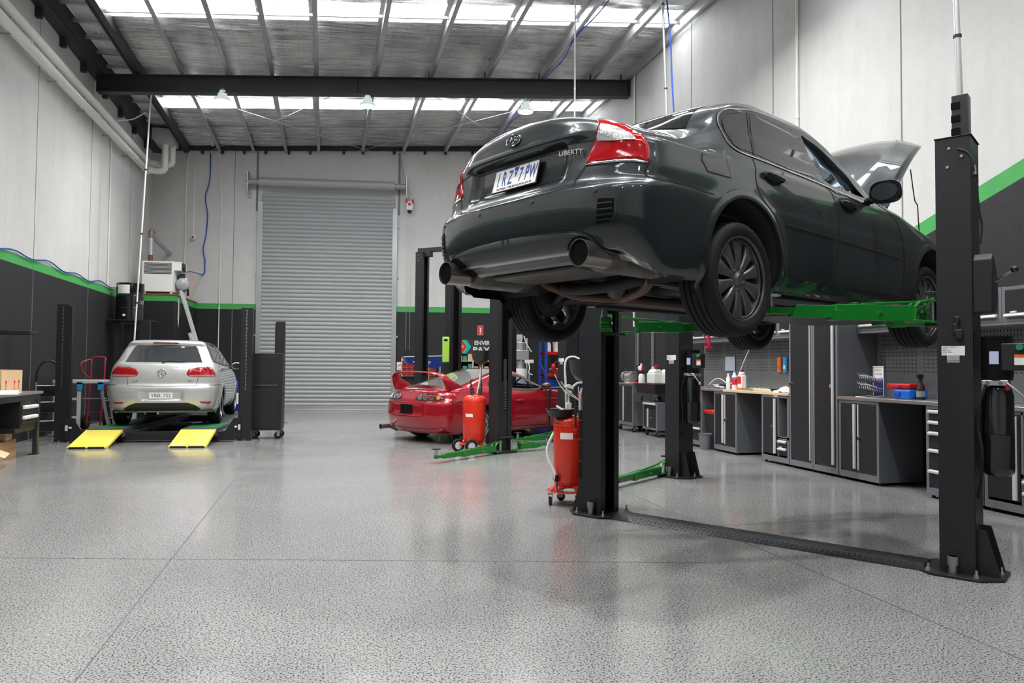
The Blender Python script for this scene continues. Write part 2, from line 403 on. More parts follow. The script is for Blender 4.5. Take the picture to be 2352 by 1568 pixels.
# purlins
for x in (-3.55, -3.05, -2.12, -1.22, -.3, .95, 2.13, 3.35, 4.55, 5.7, 6.48):
    if x == -3.55: continue
    z = roofz(x); b = B(); w_ = .040
    b.box(x-.003, x+.003, YF, yb(x)-.02, z-.20, z); b.box(x, x+w_*2, YF, yb(x)-.02, z-.20, z-.197); b.box(x-w_*2, x, YF, yb(x)-.02, z-.004, z-.001)
    b.box(x+w_*2-.003, x+w_*2, YF, yb(x)-.02, z-.20, z-.18)
    b.build('purlin', M_['galv'], kind='structure')
# bridging angles between the purlins in the middle of each bay
for yc in (13.72, 20.35, 8.3):
    b = B()
    b.bar((X0, ys(yc, X0), roofz(X0)-.08), (XR-.1, ys(yc, XR), roofz(XR)-.08), .04, .05); b.build('purlin_bridging', M_['galv'], kind='structure')
# rafters (universal beams) parallel to the end wall; the top follows the roof slope
def rafter(yat, depth=.38, name='rafter'):
    b = B(); L = [(XL+.02, 0), (XR-.02, 0)]
    p0 = Vector((XL+.15, yat+SK*(XL+.28), roofz(XL)-.205)); p1 = Vector((XR-.03, yat+SK*(XR+.28), roofz(XR)-.205))
    for dz0, dz1, hw in ((0, -.018, .095), (-.018, -depth+.018, .006), (-depth+.018, -depth, .095)):
        vs_ = []
        for p in (p0, p1):
            for s in (-1, 1):
                for dz in (dz0, dz1): vs_.append(p+DN*hw*s+Vector((0,0,dz)))
        b.add(vs_, [(0,1,3,2),(4,6,7,5),(0,4,5,1),(2,3,7,6),(0,2,6,4),(1,5,7,3)])
    # end plate and stiffener
    for t in (.0, .47, 1.0):
        p = p0.lerp(p1, t)
        vs_ = [p+DN*s*.09+DT*q*.007+Vector((0,0,dz)) for q in (-1,1) for s in (-1,1) for dz in (-.01, -depth+.01)]
        b.add(vs_, [(0,1,3,2),(4,6,7,5),(0,4,5,1),(2,3,7,6),(0,2,6,4),(1,5,7,3)])
    for x in (-3.05, -2.12, -1.22, -.3, .95, 2.13, 3.35, 4.55, 5.7, 6.4):
        zt = roofz(x)-.205; yy = yat+SK*(x+.28)
        b.box(x-.012, x-.004, yy-.05, yy+.05, zt-.005, zt+.15)
    b.build(name, M_['beam'], kind='structure')
rafter(16.38); rafter(9.2); rafter(2.0)
# dark steel angle bolted to the end wall under the roof, with cleats
b = B()
za = lambda x: roofz(x)+.12
p = []
for x in (XL+.02, XR-.02):
    for dy in (-.12, -.005):
        for dz in (-.24, 0): p.append((x, yb(x)+dy, za(x)+dz-.03))
b.add(p, [(0,1,3,2),(4,6,7,5),(0,4,5,1),(2,3,7,6),(0,2,6,4),(1,5,7,3)])
for x in (-3.5,-2.95,-2.35,-1.75,-1.1,-.5,.45,1.0,1.9,2.8,3.4,4.2,5.0): b.box(x-.035, x+.035, yb(x)-.12, yb(x)-.002, za(x)-.37, za(x)-.25)
b.build('end_wall_angle', M_['beam'], kind='structure')
# rod cross bracing
def rods(pa, pb, pc, pd):
    b = B(); b.cyl(pa, pb, .008, n=8); b.build('brace_rod', M_['galv'], kind='structure')
    b = B(); b.cyl(pc, pd, .008, n=8); b.build('brace_rod', M_['galv'], kind='structure')
q = lambda x, yy, dz=-.26: (x, yy+SK*(x+.28), roofz(x)+dz)
rods(q(-3.7, 16.6), q(1.3, 22.0), q(-3.3, 22.0), q(.6, 16.6))
rods(q(1.9, 16.6), q(5.6, 22.0), q(.7, 22.0), q(6.2, 16.6))

# ---- high bay lamps
lens = mat('lamp_lens', (.9,.95,1), .3, emit=(.95,1,.98), es=12)
lampb = mat('lamp_housing_lit_acrylic', (.62,.68,.66), .3, emit=(.8,.95,.9), es=.35)  # weak emission stands in for lamplight passing through the translucent housing
def highbay(x, y, z, label, pw=1.):
    t = thing('high_bay_lamp', label, 'lamp', (x, y, z), 0, 'high bay lamps under the roof')
    b = B(); b.lathe([(.015,.24),(.06,.235),(.075,.18),(.095,.17),(.10,.10),(.165,.06),(.175,.02),(.17,.0),(.16,.0),(.155,.02),(.09,.05),(.01,.05)]); b.build('housing', lampb, t)
    b = B(); b.lathe([(.0,.004),(.15,.004),(.15,.012),(0,.012)]); b.build('diffuser', lens, t)
    b = B(); zt = roofz(x)-.2-z if abs(y-16.2) > .9 else roofz(x)-.58-z
    b.tube([(0,0,.24),(0,0,zt)], .008, 6); b.tube(arc((0,0,.26), .03, 0, 2*math.pi, 12), .005, 6); b.build('hanger', M_['galv'], t)
    b = B(); b.tube(crom([(.05,0,.235),(.14,0,.27),(.16,0,.36),(.1,.0,zt)]), .006, 6); b.build('cable', M_['blackplastic'], t)
    ld = bpy.data.lights.new('lamp_light', 'AREA'); ld.shape = 'DISK'; ld.size = .32; ld.energy = LAMP_W*pw; ld.color = (1,.985,.96); ld.spread = rad(150)
    lo = bpy.data.objects.new('lamp_light', ld); link(lo, t); lo.location = (0,0,-.005)
    return t
highbay(-2.20, 16.65, 6.90, 'leftmost of the three lamps hanging below the dark rafter')
highbay(.82, 16.22, 6.93, 'middle lamp hanging below the dark rafter, above the roller door')
highbay(4.25, 15.735, 6.96, 'rightmost lamp below the dark rafter, above the raised dark sedan')
for i, y in enumerate((9.4, 3.2, -3.5)):
    for j, x in enumerate((-2.4, .8, 4.0)):
        highbay(x, y+SK*(x+.28), 6.9, 'high bay lamp on the roof above and behind the camera, out of the photo', (1.15, .85, .35)[i])

# ---- roller door
t = thing('roller_door', 'tall grey corrugated steel roller door in the end wall', 'roller door', (0.05, yb(.05)-.02, 0), math.atan(SK))
rdm = mat('roller_door_grey_steel', (.36,.375,.378), .45, metal=.1, var=.04, vscale=2)
b = B(); W = 1.90; zb = .10; n = 53; pit = (6.28-zb)/n
prof = []
for i in range(n):
    z = zb+i*pit
    prof += [(0, z), (-.006, z+.006), (-.024, z+pit*.30), (-.028, z+pit*.5), (-.024, z+pit*.72), (-.006, z+pit-.008)]
prof.append((0, zb+n*pit))
vs_ = [(sx_*W, y-.03, z) for y, z in prof for sx_ in (-1, 1)]
b.add(vs_, [(2*i, 2*i+1, 2*i+3, 2*i+2) for i in range(len(prof)-1)]); b.build('curtain', rdm, t, smooth=50)
b = B(); b.box(-W, W, -.075, -.02, .0, .10); b.box(-W, W, -.095, -.075, .0, .03); b.build('bottom_rail', M_['alu'], t, bevel=.004)
for s, nm in ((-1, 'guide'), (1, 'guide')):
    b = B(); xg = s*(W+.03); b.box(xg-.07, xg+.07, -.075, -.005, 0, 6.02 if s < 0 else 5.92); b.box(xg-.045 if s > 0 else xg-.005, xg+.005 if s > 0 else xg+.045, -.085, -.075, 0, 5.95)
    for z in (1.1, 2.15, 3.9, 5.4): b.box(xg+s*.07, xg+s*.12, -.03, 0, z-.03, z+.03)
    b.build(nm, M_['galv'], t, bevel=.003)
b = B(); b.cyl((-W-.02, -.22, 6.55), (W+.02, -.22, 6.55), .135, n=28); b.build('rolled_curtain', rdm, t)
b = B(); b.cyl((-W-.36, -.22, 6.55), (W+.34, -.22, 6.55), .085, n=20); b.build('axle_drum', mat('axle_grey', (.36,.365,.36), .45, metal=.3), t)
for x in (-W-.35, W+.36):
    b = B(); b.box(x-.012, x+.012, -.30, -.01, 6.2, 6.84); b.cyl((x-.05, -.22, 6.55), (x+.05, -.22, 6.55), .045, n=12); b.box(x-.03, x+.03, -.05, 0, 6.15, 6.3); b.build('end_bracket', M_['galv'], t, bevel=.003)
b = B(); b.cyl((W+.45, -.16, 6.05), (W+.45, -.06, 6.05), .10, n=20); b.box(W+.36, W+.54, -.2, -.05, 5.88, 6.0); b.build('chain_hoist', M_['white'], t, bevel=.01)
b = B(); b.box(W+.34, W+.38, -.17, -.05, 6.08, 6.22); b.box(W+.52, W+.57, -.17, -.05, 6.08, 6.2); b.cyl((W+.45, -.17, 6.05), (W+.45, -.2, 6.05), .04, n=12); b.build('hoist_brake', M_['red'], t, bevel=.006)
b = B(); b.cyl((W+.45, -.12, 5.93), (W+.45, -.12, 5.80), .07, .05, n=16); b.build('chain_guide', M_['blackplastic'], t)
b = B()
for dx in (.39, .50):
    x = W+dx
    for i in range(150):
        z = 5.8-i*.027; a = i % 2
        b.box(x-.004 if a else x-.009, x+.004 if a else x+.009, -.125 if a else -.122, -.11 if a else -.114, z-.022, z)
b.build('hand_chain', mat('galvanised_chain', (.45,.45,.43), .35, metal=.8), t)
b = B(); b.cyl((W+.37, -.13, 6.35), (W+.15, -.05, 7.5), .018, n=8); b.cyl((W+.40, -.1, 6.3), (W+.47, -.13, 6.13), .014, n=8); b.build('stay', M_['galv'], t)
# ------------------------------------------------------------------ car tools
def pchip(xs, ys, x):
    n = len(xs)
    if x <= xs[0]: return ys[0]
    if x >= xs[-1]: return ys[-1]
    h = [xs[i+1]-xs[i] for i in range(n-1)]; d = [(ys[i+1]-ys[i])/h[i] for i in range(n-1)]
    m = [d[0]]+[0.]*(n-2)+[d[-1]]
    for i in range(1, n-1):
        if d[i-1]*d[i] > 0:
            w1, w2 = 2*h[i]+h[i-1], h[i]+2*h[i-1]; m[i] = (w1+w2)/(w1/d[i-1]+w2/d[i])
    import bisect
    i = min(bisect.bisect_right(xs, x)-1, n-2); t = (x-xs[i])/h[i]
    return (2*t**3-3*t*t+1)*ys[i]+(t**3-2*t*t+t)*h[i]*m[i]+(-2*t**3+3*t*t)*ys[i+1]+(t**3-t*t)*h[i]*m[i+1]
def sst(a, b, x):
    t = max(0., min(1., (x-a)/(b-a))); return t*t*(3-2*t)
class CarBody:
    """smooth closed shell made of stacked plan outlines; rows: z, y_rear, y_front, half width, rear corner depth, front corner depth, rear and front corner exponents"""
    def __init__(s, rows, nlev=110, nr=34, ns=90, nf=24, deform=None, arches=(), plan=.03):
        s.rows = rows; n = len(rows); par = [0.]
        for i in range(1, n):
            a, b_ = rows[i-1], rows[i]; par.append(par[-1]+math.sqrt((b_[0]-a[0])**2+.15*min(abs(b_[1]-a[1]), .5)**2+.15*min(abs(b_[2]-a[2]), .5)**2+(b_[3]-a[3])**2)+.004)
        T = par[-1]; cols = list(zip(*rows)); s.V = []; s.F = []; s.del_ = set()
        N = 2*(nr+ns+nf); s.N = N; s.nlev = nlev
        for i in range(nlev):
            t = T*i/(nlev-1); z, yr, yf, w_, cr, cf, pr, pf = [pchip(par, c, t) for c in cols]
            half = []
            for k in range(nr):
                th = math.pi/2*(k/nr); half.append((w_*math.sin(th)**(2/pr), yr+cr*(1-math.cos(th)**(2/pr))))
            for k in range(ns): half.append((w_, yr+cr+(yf-cf-yr-cr)*k/ns))
            for k in range(nf+1):
                th = math.pi/2*(1-k/nf); half.append((w_*math.sin(th)**(2/pf), yf-cf*(1-math.cos(th)**(2/pf))))
            ring = half+[(-x, y) for x, y in half[-2:0:-1]]
            ym, hl = (rows[4][1]+rows[4][2])/2, (rows[4][2]-rows[4][1])/2
            for x, y in ring:
                q = abs((y-ym)/hl); x *= 1-plan*q**3
                p = Vector((x, y, z)); s.V.append(deform(p) if deform else p)
        s.N = len(s.V)//nlev; N = s.N
        for (ax, az, ar) in arches:     # snap vertices near the wheel openings onto a clean circle
            for p in s.V:
                if abs(p.x) < .5: continue
                d = math.hypot(p.y-ax, p.z-az)
                if abs(d-ar) < .028 and d > 1e-6: p.y = ax+(p.y-ax)*ar/d; p.z = az+(p.z-az)*ar/d
        for i in range(nlev-1):
            for k in range(N):
                a, b_, c, d = i*N+k, i*N+(k+1) % N, (i+1)*N+(k+1) % N, (i+1)*N+k
                cen = (s.V[a]+s.V[b_]+s.V[c]+s.V[d])/4; cut = False
                for (ax, az, ar) in arches:
                    if abs(cen.x) > .5 and math.hypot(cen.y-ax, cen.z-az) < ar-.004: cut = True
                    if abs(cen.x) > .5 and abs(cen.y-ax) < ar*.93 and cen.z < az-.1: cut = True
                if not cut: s.F.append((a, b_, c, d))
        s.F.append(tuple(range((nlev-1)*N, nlev*N)))
        s.bvh = BVHTree.FromPolygons([tuple(p) for p in s.V], s.F)
        s.full = s.bvh
    def cut(s, test):
        s.F = [f for f in s.F if len(f) > 4 or not test((s.V[f[0]]+s.V[f[1]]+s.V[f[2]]+s.V[f[3]])/4)]
    def build(s, name, m, parent, classify=None):
        nv = len(s.V); nrm = [Vector((0,0,0)) for _ in range(nv)]; c0 = sum(s.V, Vector())/nv; test = 0.
        for f in s.F:
            p = [s.V[i] for i in f[:4]]; n = (p[2]-p[0]).cross(p[3]-p[1]) if len(f) == 4 else (p[1]-p[0]).cross(p[2]-p[0]); q = (p[0]+p[2])/2-c0
            test += n.dot(Vector((q.x, 0, 0)))
            for i in f:
                if len(f) == 4: nrm[i] += n
        flip = test < 0; out = {}
        for f in s.F:
            cen = sum((s.V[i] for i in f), Vector())/len(f); k = classify(cen) if (classify and len(f) == 4) else name
            out.setdefault(k, []).append(tuple(f)[::-1] if flip else f)
        obs = {}
        for k, fs in out.items():
            ids = sorted({i for f in fs for i in f}); mp = {v: j for j, v in enumerate(ids)}
            nm = k[0] if isinstance(k, tuple) else k; me = bpy.data.meshes.new(nm); me.from_pydata([tuple(s.V[i]) for i in ids], [], [tuple(mp[i] for i in f) for f in fs]); me.materials.append(m); me.shade_smooth()
            me.normals_split_custom_set_from_vertices([tuple((-nrm[i] if flip else nrm[i]).normalized()) for i in ids])
            obs[k] = link(bpy.data.objects.new(nm, me), parent)
        return obs
    def hit(s, u, z, ang, off=0.):
        """ray from outside at heading ang (0 = side from +x, 90 = rear), u = horizontal coordinate across the view"""
        a = rad(ang); d = Vector((-math.cos(a), math.sin(a), 0)); t = Vector((math.sin(a), math.cos(a), 0))
        o = t*u+Vector((0, 0, z)) - d*4
        h, n, _, _ = s.bvh.ray_cast(o, d)
        if h is not None and off:
            for du, dz in ((.02,0),(-.02,0),(0,.02),(0,-.02)):
                h2, n2, _, _ = s.bvh.ray_cast(o+t*du+Vector((0,0,dz)), d)
                if h2 is not None and (h2-h).length < .09: n = n+(n2 if n2.dot(n) > 0 else -n2)
            n = n.normalized()
        if h is None:
            h, n, _, dist = s.bvh.find_nearest(t*u+Vector((0,0,z))-d*.9)
        if n.dot(d) > 0: n = -n
        return h+n*off, n
    def patch(s, name, poly, ang, m, parent, off=.003, th=0., res=.03, smooth=0, mirror=False, close=True):
        if smooth: poly = [tuple(p)[:2] for p in crom([(u, v, 0) for u, v in poly], smooth, close=True)]
        dense = []
        for i in range(len(poly)):
            a, c = Vector(poly[i]), Vector(poly[(i+1) % len(poly)]); k = max(1, int((c-a).length/res))
            dense += [a.lerp(c, j/k) for j in range(k)]
        n = len(dense); us = [p.x for p in dense]; vs_ = [p.y for p in dense]; pts = list(dense)
        u = min(us)+res/2
        while u < max(us):
            v = min(vs_)+res/2
            while v < max(vs_):
                ins = False; j = n-1; dm = 9
                for i in range(n):
                    if (dense[i].y > v) != (dense[j].y > v) and u < (dense[j].x-dense[i].x)*(v-dense[i].y)/(dense[j].y-dense[i].y)+dense[i].x: ins = not ins
                    dm = min(dm, (dense[i].x-u)**2+(dense[i].y-v)**2); j = i
                if ins and dm > (res*.45)**2: pts.append(Vector((u, v)))
                v += res
            u += res
        r = delaunay_2d_cdt(pts, [], [list(range(n))], 1, 1e-5)
        P3 = [s.hit(p.x, p.y, ang, off)[0] for p in r[0]]
        b = B(); b.add(P3, [tuple(f) for f in r[2]])
        if mirror: b.add([Vector((-p.x, p.y, p.z)) for p in P3], [tuple(f)[::-1] for f in r[2]])
        me = bpy.data.meshes.new(name); me.from_pydata([tuple(p) for p in b.v], [], b.f); me.materials.append(m)
        bm = bmesh.new(); bm.from_mesh(me)
        a = rad(ang); dd = Vector((math.cos(a), -math.sin(a), 0))
        for f in bm.faces:
            f.normal_update(); q = Vector((-dd.x, dd.y, 0)) if (mirror and f.calc_center_median().x < 0 and ang < 80) else dd
            if f.normal.dot(q) < 0: f.normal_flip()
        bm.to_mesh(me); bm.free(); me.shade_smooth()
        o = bpy.data.objects.new(name, me); link(o, parent)
        if th:
            md = o.modifiers.new('thick', 'SOLIDIFY'); md.thickness = th; md.offset = -1; md.use_rim = True
        return o
    def ribbon(s, name, line, ang, m, parent, wd=.006, off=.0015, close=False, smooth=0, mirror=False, b=None):
        pts = [Vector((u, v, 0)) for u, v in line]
        if smooth: pts = crom(pts, smooth, close)
        out = []
        for i in range(len(pts) if close else len(pts)-1):
            a, c = pts[i], pts[(i+1) % len(pts)]; k = max(1, int((c-a).length/.03)); out += [a.lerp(c, j/k) for j in range(k)]
        if not close: out.append(pts[-1])
        pts = out; n = len(pts); own = b is None; b = b or B(); vs_ = []
        for i in range(n):
            d = (pts[(i+1) % n]-pts[i-1]) if close else (pts[min(i+1, n-1)]-pts[max(i-1, 0)])
            d.normalize(); q = Vector((-d.y, d.x, 0))*wd/2
            for sg in (-1, 1): vs_.append(s.hit(pts[i].x+q.x*sg, pts[i].y+q.y*sg, ang, off)[0])
        fs = [(2*i, 2*((i+1) % n), 2*((i+1) % n)+1, 2*i+1) for i in range(n if close else n-1)]
        b.add(vs_, fs)
        if mirror: b.add([Vector((-p.x, p.y, p.z)) for p in vs_], fs)
        return b.build(name, m, parent) if own else b
    def liner(s, ax, az, ar, m, parent, x0=.46, name='wheel_arch_liner'):
        for sg, in ((-1,), (1,)):
            b = B(); n = 40; vs_ = []; ok = []
            for i in range(n+1):
                th = -.10*math.pi+i*(1.20*math.pi/n); y = ax+ar*math.cos(th); z = az+ar*math.sin(th)
                h = s.bvh.ray_cast(Vector((3*sg, ax+(ar+.012)*math.cos(th), az+(ar+.012)*math.sin(th))), Vector((-sg, 0, 0)))[0]
                xx = h.x if h is not None and abs(h.x) > .5 else .78*sg
                vs_ += [(xx, y, z), (xx-sg*.018, ax+(ar-.004)*math.cos(th), az+(ar-.004)*math.sin(th)), (x0*sg, y, z)]
            fs = []
            for i in range(n): 
                for j in range(2): fs.append((3*i+j, 3*i+3+j, 3*i+4+j, 3*i+1+j))
            c = len(vs_); vs_.append((x0*sg, ax, az)); fs += [(3*i+2, 3*i+5, c) for i in range(n)]
            b.add(vs_, fs); b.build(name, m, parent)
    def lip(s, ax, az, ar, m, parent, wd=.045, lift=.010, name='wheel_arch_lip', a0=-.2, a1=1.2):
        for sg in (-1, 1):
            b = B(); n = 44; vs_ = []
            for i in range(n+1):
                th = a0*math.pi+i*((a1-a0)*math.pi/n)
                for rr_, o_ in ((ar+wd, .0005), (ar+wd*.6, lift*.55), (ar+.012, lift), (ar-.004, lift*.9), (ar-.006, -.02)):
                    y = ax+rr_*math.cos(th); z = az+rr_*math.sin(th); q = max(rr_, ar+.010)
                    h = s.bvh.ray_cast(Vector((3*sg, ax+q*math.cos(th), az+q*math.sin(th))), Vector((-sg, 0, 0)))[0]
                    xx = abs(h.x) if h is not None and abs(h.x) > .5 else .80
                    vs_.append(((xx+o_)*sg, y, z))
            b.add(vs_, [(5*i+j, 5*i+5+j, 5*i+6+j, 5*i+1+j) for i in range(n) for j in range(4)]); b.build(name, m, parent)

def tyre_mesh(Rt, Rr, W):
    b = B(); n = 120; h = W/2
    prof = [(Rr-.012, -h*.86), (Rr+.010, -h*.95), (Rr+(Rt-Rr)*.35, -h*1.03), (Rr+(Rt-Rr)*.62, -h*1.03), (Rt-.022, -h*.97), (Rt-.010, -h*.90), (Rt-.004, -h*.78)]
    gr = [-.50, -.17, .17, .50]; 
    for g in gr: prof += [(Rt, h*(g-.045)), (Rt-.008, h*(g-.035)), (Rt-.008, h*(g+.035)), (Rt, h*(g+.045))]
    prof += [(r, -x) for r, x in prof[:7][::-1]]
    vs_ = []; sh = {5, 6, len(prof)-7, len(prof)-6}
    for j, (r, x) in enumerate(prof):
        for k in range(n):
            th = 2*math.pi*(k+.5*(j % 1))/n; q = r-(.003 if (j in sh and k % 3 == 0) else 0)
            vs_.append((x, q*math.cos(th), q*math.sin(th)))
    fs = [(i*n+k, i*n+(k+1) % n, (i+1)*n+(k+1) % n, (i+1)*n+k) for i in range(len(prof)-1) for k in range(n)]
    b.add(vs_, fs); b.lathe([(Rr-.012, -h*.86), (Rr-.012, h*.86)], (0,0,0), 60, 'x', caps=False); return b
def rim_mesh(Rr, W, nsp, face=.02, wr=.052, wh=.020, hub=.058, bolts=5, twin=False, bright=None):
    """barrel, spokes, hub and bolts; outer face looks along +x"""
    b = B(); h = W/2; xf = h-face
    b.lathe([(Rr+.002, h*.93), (Rr+.006, h*.96), (Rr-.004, h*.955), (Rr-.014, xf-.004), (Rr-.024, xf-.03), (Rr-.034, -h*.2), (Rr-.028, -h*.85), (Rr+.004, -h*.93), (Rr+.002, -h*.86)], (0,0,0), 72, 'x', caps=False)
    for i in range(nsp):
        th0 = 2*math.pi*i/nsp+math.pi/2; vs_ = []; m = 9; u_ = [-1, -.72, 0, .72, 1]
        for j in range(m):
            t = j/(m-1); r = hub*.8+(Rr-.012-hub*.8)*t
            hw = wh+(wr-wh)*t**1.7; x = xf-.012*(1-t)**2-.014*t*t+.010
            for u in u_: 
                xx = x-.005*abs(u)**3-(.004 if abs(u) > .9 else 0)
                vs_.append((xx, r*math.cos(th0)-u*hw*math.sin(th0), r*math.sin(th0)+u*hw*math.cos(th0)))
            for u in (1, -1): vs_.append((x-.045, r*math.cos(th0)-u*hw*.8*math.sin(th0), r*math.sin(th0)+u*hw*.8*math.cos(th0)))
        k = 7; b.add(vs_, [(j*k+q, j*k+(q+1) % k, (j+1)*k+(q+1) % k, (j+1)*k+q) for j in range(m-1) for q in range(k)])
    b.lathe([(.0, xf+.010), (.026, xf+.009), (.030, xf+.004), (hub*.72, xf-.004), (hub*1.15, xf-.004), (hub*1.25, xf-.03), (hub*1.2, -h*.1), (0, -h*.1)], (0,0,0), 36, 'x')
    return b
def wheel(parent, c, side, Rt, Rr, W, nsp, mrim, mt, ang=0., steer=0., kw={}, name='wheel'):
    """side +1: outer face towards +x"""
    key = ('wheel', Rt, Rr, W, nsp, mrim.name)
    if key not in _cache:
        r = rim_mesh(Rr, W, nsp, **kw).build(name, mrim, None, smooth=28); t = tyre_mesh(Rt, Rr, W).build('tyre', mt, None, smooth=40)
        h = W/2; face = kw.get('face', .02); b = B()
        for i in range(5):
            a = 2*math.pi*i/5+math.pi/2+math.pi; b.cyl((h-face-.012, .057*math.cos(a), .057*math.sin(a)), (h-face+.005, .057*math.cos(a), .057*math.sin(a)), .0105, .009, 6)
        n = b.build('wheel_nut', M_['steel'], None, bevel=.002); b = B()
        b.lathe([(.0, -.012), (.145, -.012), (.145, .002), (.0, .002)], (0,0,0), 40, 'x'); b.lathe([(.145,-.03),(.075,-.05),(.0,-.05)], (0,0,0), 30, 'x')
        d = b.build('brake_disc', M_['darksteel'], None); _cache[key] = [x.data for x in (r, t, n, d)]; mods = [m for m in n.modifiers]
        for x in (r, t, n, d): bpy.data.objects.remove(x)
    ms = _cache[key]; w_ = bpy.data.objects.new(name, ms[0]); link(w_, parent)
    w_.location = c; w_.rotation_euler = (ang, 0, (0 if side > 0 else math.pi)+steer)
    for nm, me in (('tyre', ms[1]), ('wheel_nuts', ms[2]), ('brake_disc', ms[3])): link(bpy.data.objects.new(nm, me), w_)
    return w_
_cache = {}
def paint(name, col, metal=.5, rough=.32, flake=0.):
    m = mat(name, col, rough, metal, coat=1.); m.node_tree.nodes['Principled BSDF'].inputs['Coat Roughness'].default_value = .03
    return m
def plate(parent, name, c, n, w_, h, txt, ink, base, size, sub=None, up=(0,0,1), shield=False):
    M = facing(c, n, up); b = B(); b.box(-w_/2, w_/2, -h/2, h/2, -.004, .0); o = b.build(name, base, parent, bevel=.006, seg=3)
    o.data.transform(M); b = B(); t = .002
    for x0, x1, y0, y1 in ((-w_/2, w_/2, h/2-t*2, h/2), (-w_/2, w_/2, -h/2, -h/2+t*2), (-w_/2, -w_/2+t*2, -h/2, h/2), (w_/2-t*2, w_/2, -h/2, h/2)): b.box(x0, x1, y0, y1, 0, .0015)
    b.build('raised_rim', base, o).data.transform(M)
    return o, M

def split_lr(o):
    """separate a mirrored pair into a right-hand and a left-hand piece"""
    me = o.data; V = [v.co.copy() for v in me.vertices]
    sides = {1: [], -1: []}
    for p in me.polygons: sides[1 if p.center.x > 0 else -1].append(tuple(p.vertices))
    mt = me.materials[0]; nm, par = o.name.split('.')[0], o.parent; bpy.data.objects.remove(o)
    for sd, fs in sides.items():
        b = B(); b.add(V, fs); used = sorted({i for f in fs for i in f}); mp = {v: j for j, v in enumerate(used)}; b.v = [V[i] for i in used]; b.f = [[mp[i] for i in f] for f in fs]; b.mi = [0]*len(fs); b.build(nm, mt, par)
def inpoly(y, z, poly, sh=0):
    ins = False; j = len(poly)-1
    for i in range(len(poly)):
        if (poly[i][1] > z) != (poly[j][1] > z) and y < (poly[j][0]-poly[i][0])*(z-poly[i][1])/(poly[j][1]-poly[i][1])+poly[i][0]: ins = not ins
        j = i
    return ins
# ------------------------------------------------------------------ dark grey sedan up on the front lift
SED = (1.895, 4.472, 1.48, 1.113)
pd = paint('dark_grey_metallic_paint', (.026,.031,.035), .45, .34)
tail_red = mat('red_lamp_lens', (.38,.006,.010), .10, coat=1., var=.0); tail_clear = mat('clear_lamp_lens', (.55,.55,.54), .12, metal=.6, coat=1., bump=.6, bscale=40)
tail_amber = mat('amber_lamp_lens', (.75,.22,.02), .1, coat=1.)
car = thing('sedan', 'dark grey four-door sedan raised on the front two-post lift with its bonnet open', 'car', SED[:3], -SED[3])
rows = [ # z    yr     yf    w     cr   cf   pr   pf
 (.285, -.87, 3.50, .815, .26, .55, 2.9, 2.4), (.32, -.91, 3.58, .842, .28, .60, 3.0, 2.4), (.385, -.965, 3.64, .862, .31, .65, 3.1, 2.4),
 (.46, -1.00, 3.68, .872, .33, .70, 3.2, 2.4), (.56, -1.032, 3.69, .876, .35, .72, 3.2, 2.4), (.68, -1.040, 3.68, .878, .36, .74, 3.1, 2.4),
 (.735, -1.036, 3.64, .877, .36, .78, 3.0, 2.4), (.765, -1.008, 3.58, .873, .38, .80, 2.8, 2.4), (.84, -.985, 3.42, .868, .37, .80, 2.8, 2.3), (.92, -.965, 3.12, .855, .36, .8, 2.8, 2.2),
 (.985, -.962, 2.75, .834, .36, .7, 2.8, 2.2), (1.04, -.968, 2.35, .812, .36, .6, 2.8, 2.1), (1.085, -.970, 2.14, .788, .37, .45, 2.9, 2.1), (1.13, -.965, 2.04, .768, .38, .38, 2.9, 2.1),
 (1.175, -.950, 1.97, .750, .38, .36, 2.9, 2.1), (1.20, -.90, 1.93, .738, .38, .35, 2.9, 2.1), (1.215, -.72, 1.905, .730, .32, .34, 3, 2.1), (1.228, -.45, 1.885, .722, .28, .34, 3, 2.1), (1.245, -.30, 1.86, .714, .24, .34, 3, 2.1),
 (1.30, -.20, 1.77, .695, .22, .34, 3, 2.1), (1.38, -.03, 1.64, .665, .22, .33, 3, 2.1), (1.45, .14, 1.50, .630, .22, .33, 3, 2.1), (1.495, .28, 1.40, .595, .22, .32, 2.8, 2.1),
 (1.53, .42, 1.30, .55, .22, .3, 2.6, 2.1), (1.552, .54, 1.22, .47, .20, .2, 2.4, 2.1), (1.563, .68, 1.14, .34, .14, .12, 2.2, 2.1), (1.567, .88, 1.06, .08, .04, .04, 2, 2)]
def sed_deform(p):
    x, y, z = p; ax = abs(x)
    if y < .1 and z > .95: z -= .125*(min(ax, .8)/.66)**2.4*sst(.97, 1.2, p.z)*sst(.05, -.45, y)*(1-sst(1.3, 1.4, p.z))
    if y < -.7:
        m = sst(.41, .37, ax)*sst(.785, .83, z)*sst(1.02, .985, z); y += .045*m                      # number plate recess
        y += .010*math.exp(-((z-.80)/.02)**2)*0
        y -= .012*math.exp(-((z-1.035)/.022)**2)*sst(.56, .40, ax)                                    # lower edge of the lid lip
    if p.z < .44 and y < -.62 and ax < .80: z += (.385-.30)*sst(.44, .30, p.z)*sst(.86, .66, ax)
    if ax > .6 and .4 < p.z < .8: x += math.copysign(.010*math.exp(-((p.z-.66)/.05)**2), x)*sst(-.5, .4, y)*0
    for cy in (0, 2.65):                                                                              # gently flared wings over the wheels
        d = math.hypot(p.y-cy, p.z-.41)
        if ax > .6: x += math.copysign(.014*math.exp(-((d-.385)/.07)**2), x)
    # shoulder crease from the tail lamp forward
    if ax > .7: x += math.copysign(.006*math.exp(-((p.z-(.985 if y > 0 else .985+y*.02))/.03)**2), x)
    return Vector((x, y, z))
AR = [(0, .41, .365), (2.65, .41, .365)]
cb_ = CarBody(rows, nlev=120, nr=44, ns=120, nf=26, deform=sed_deform, arches=AR)
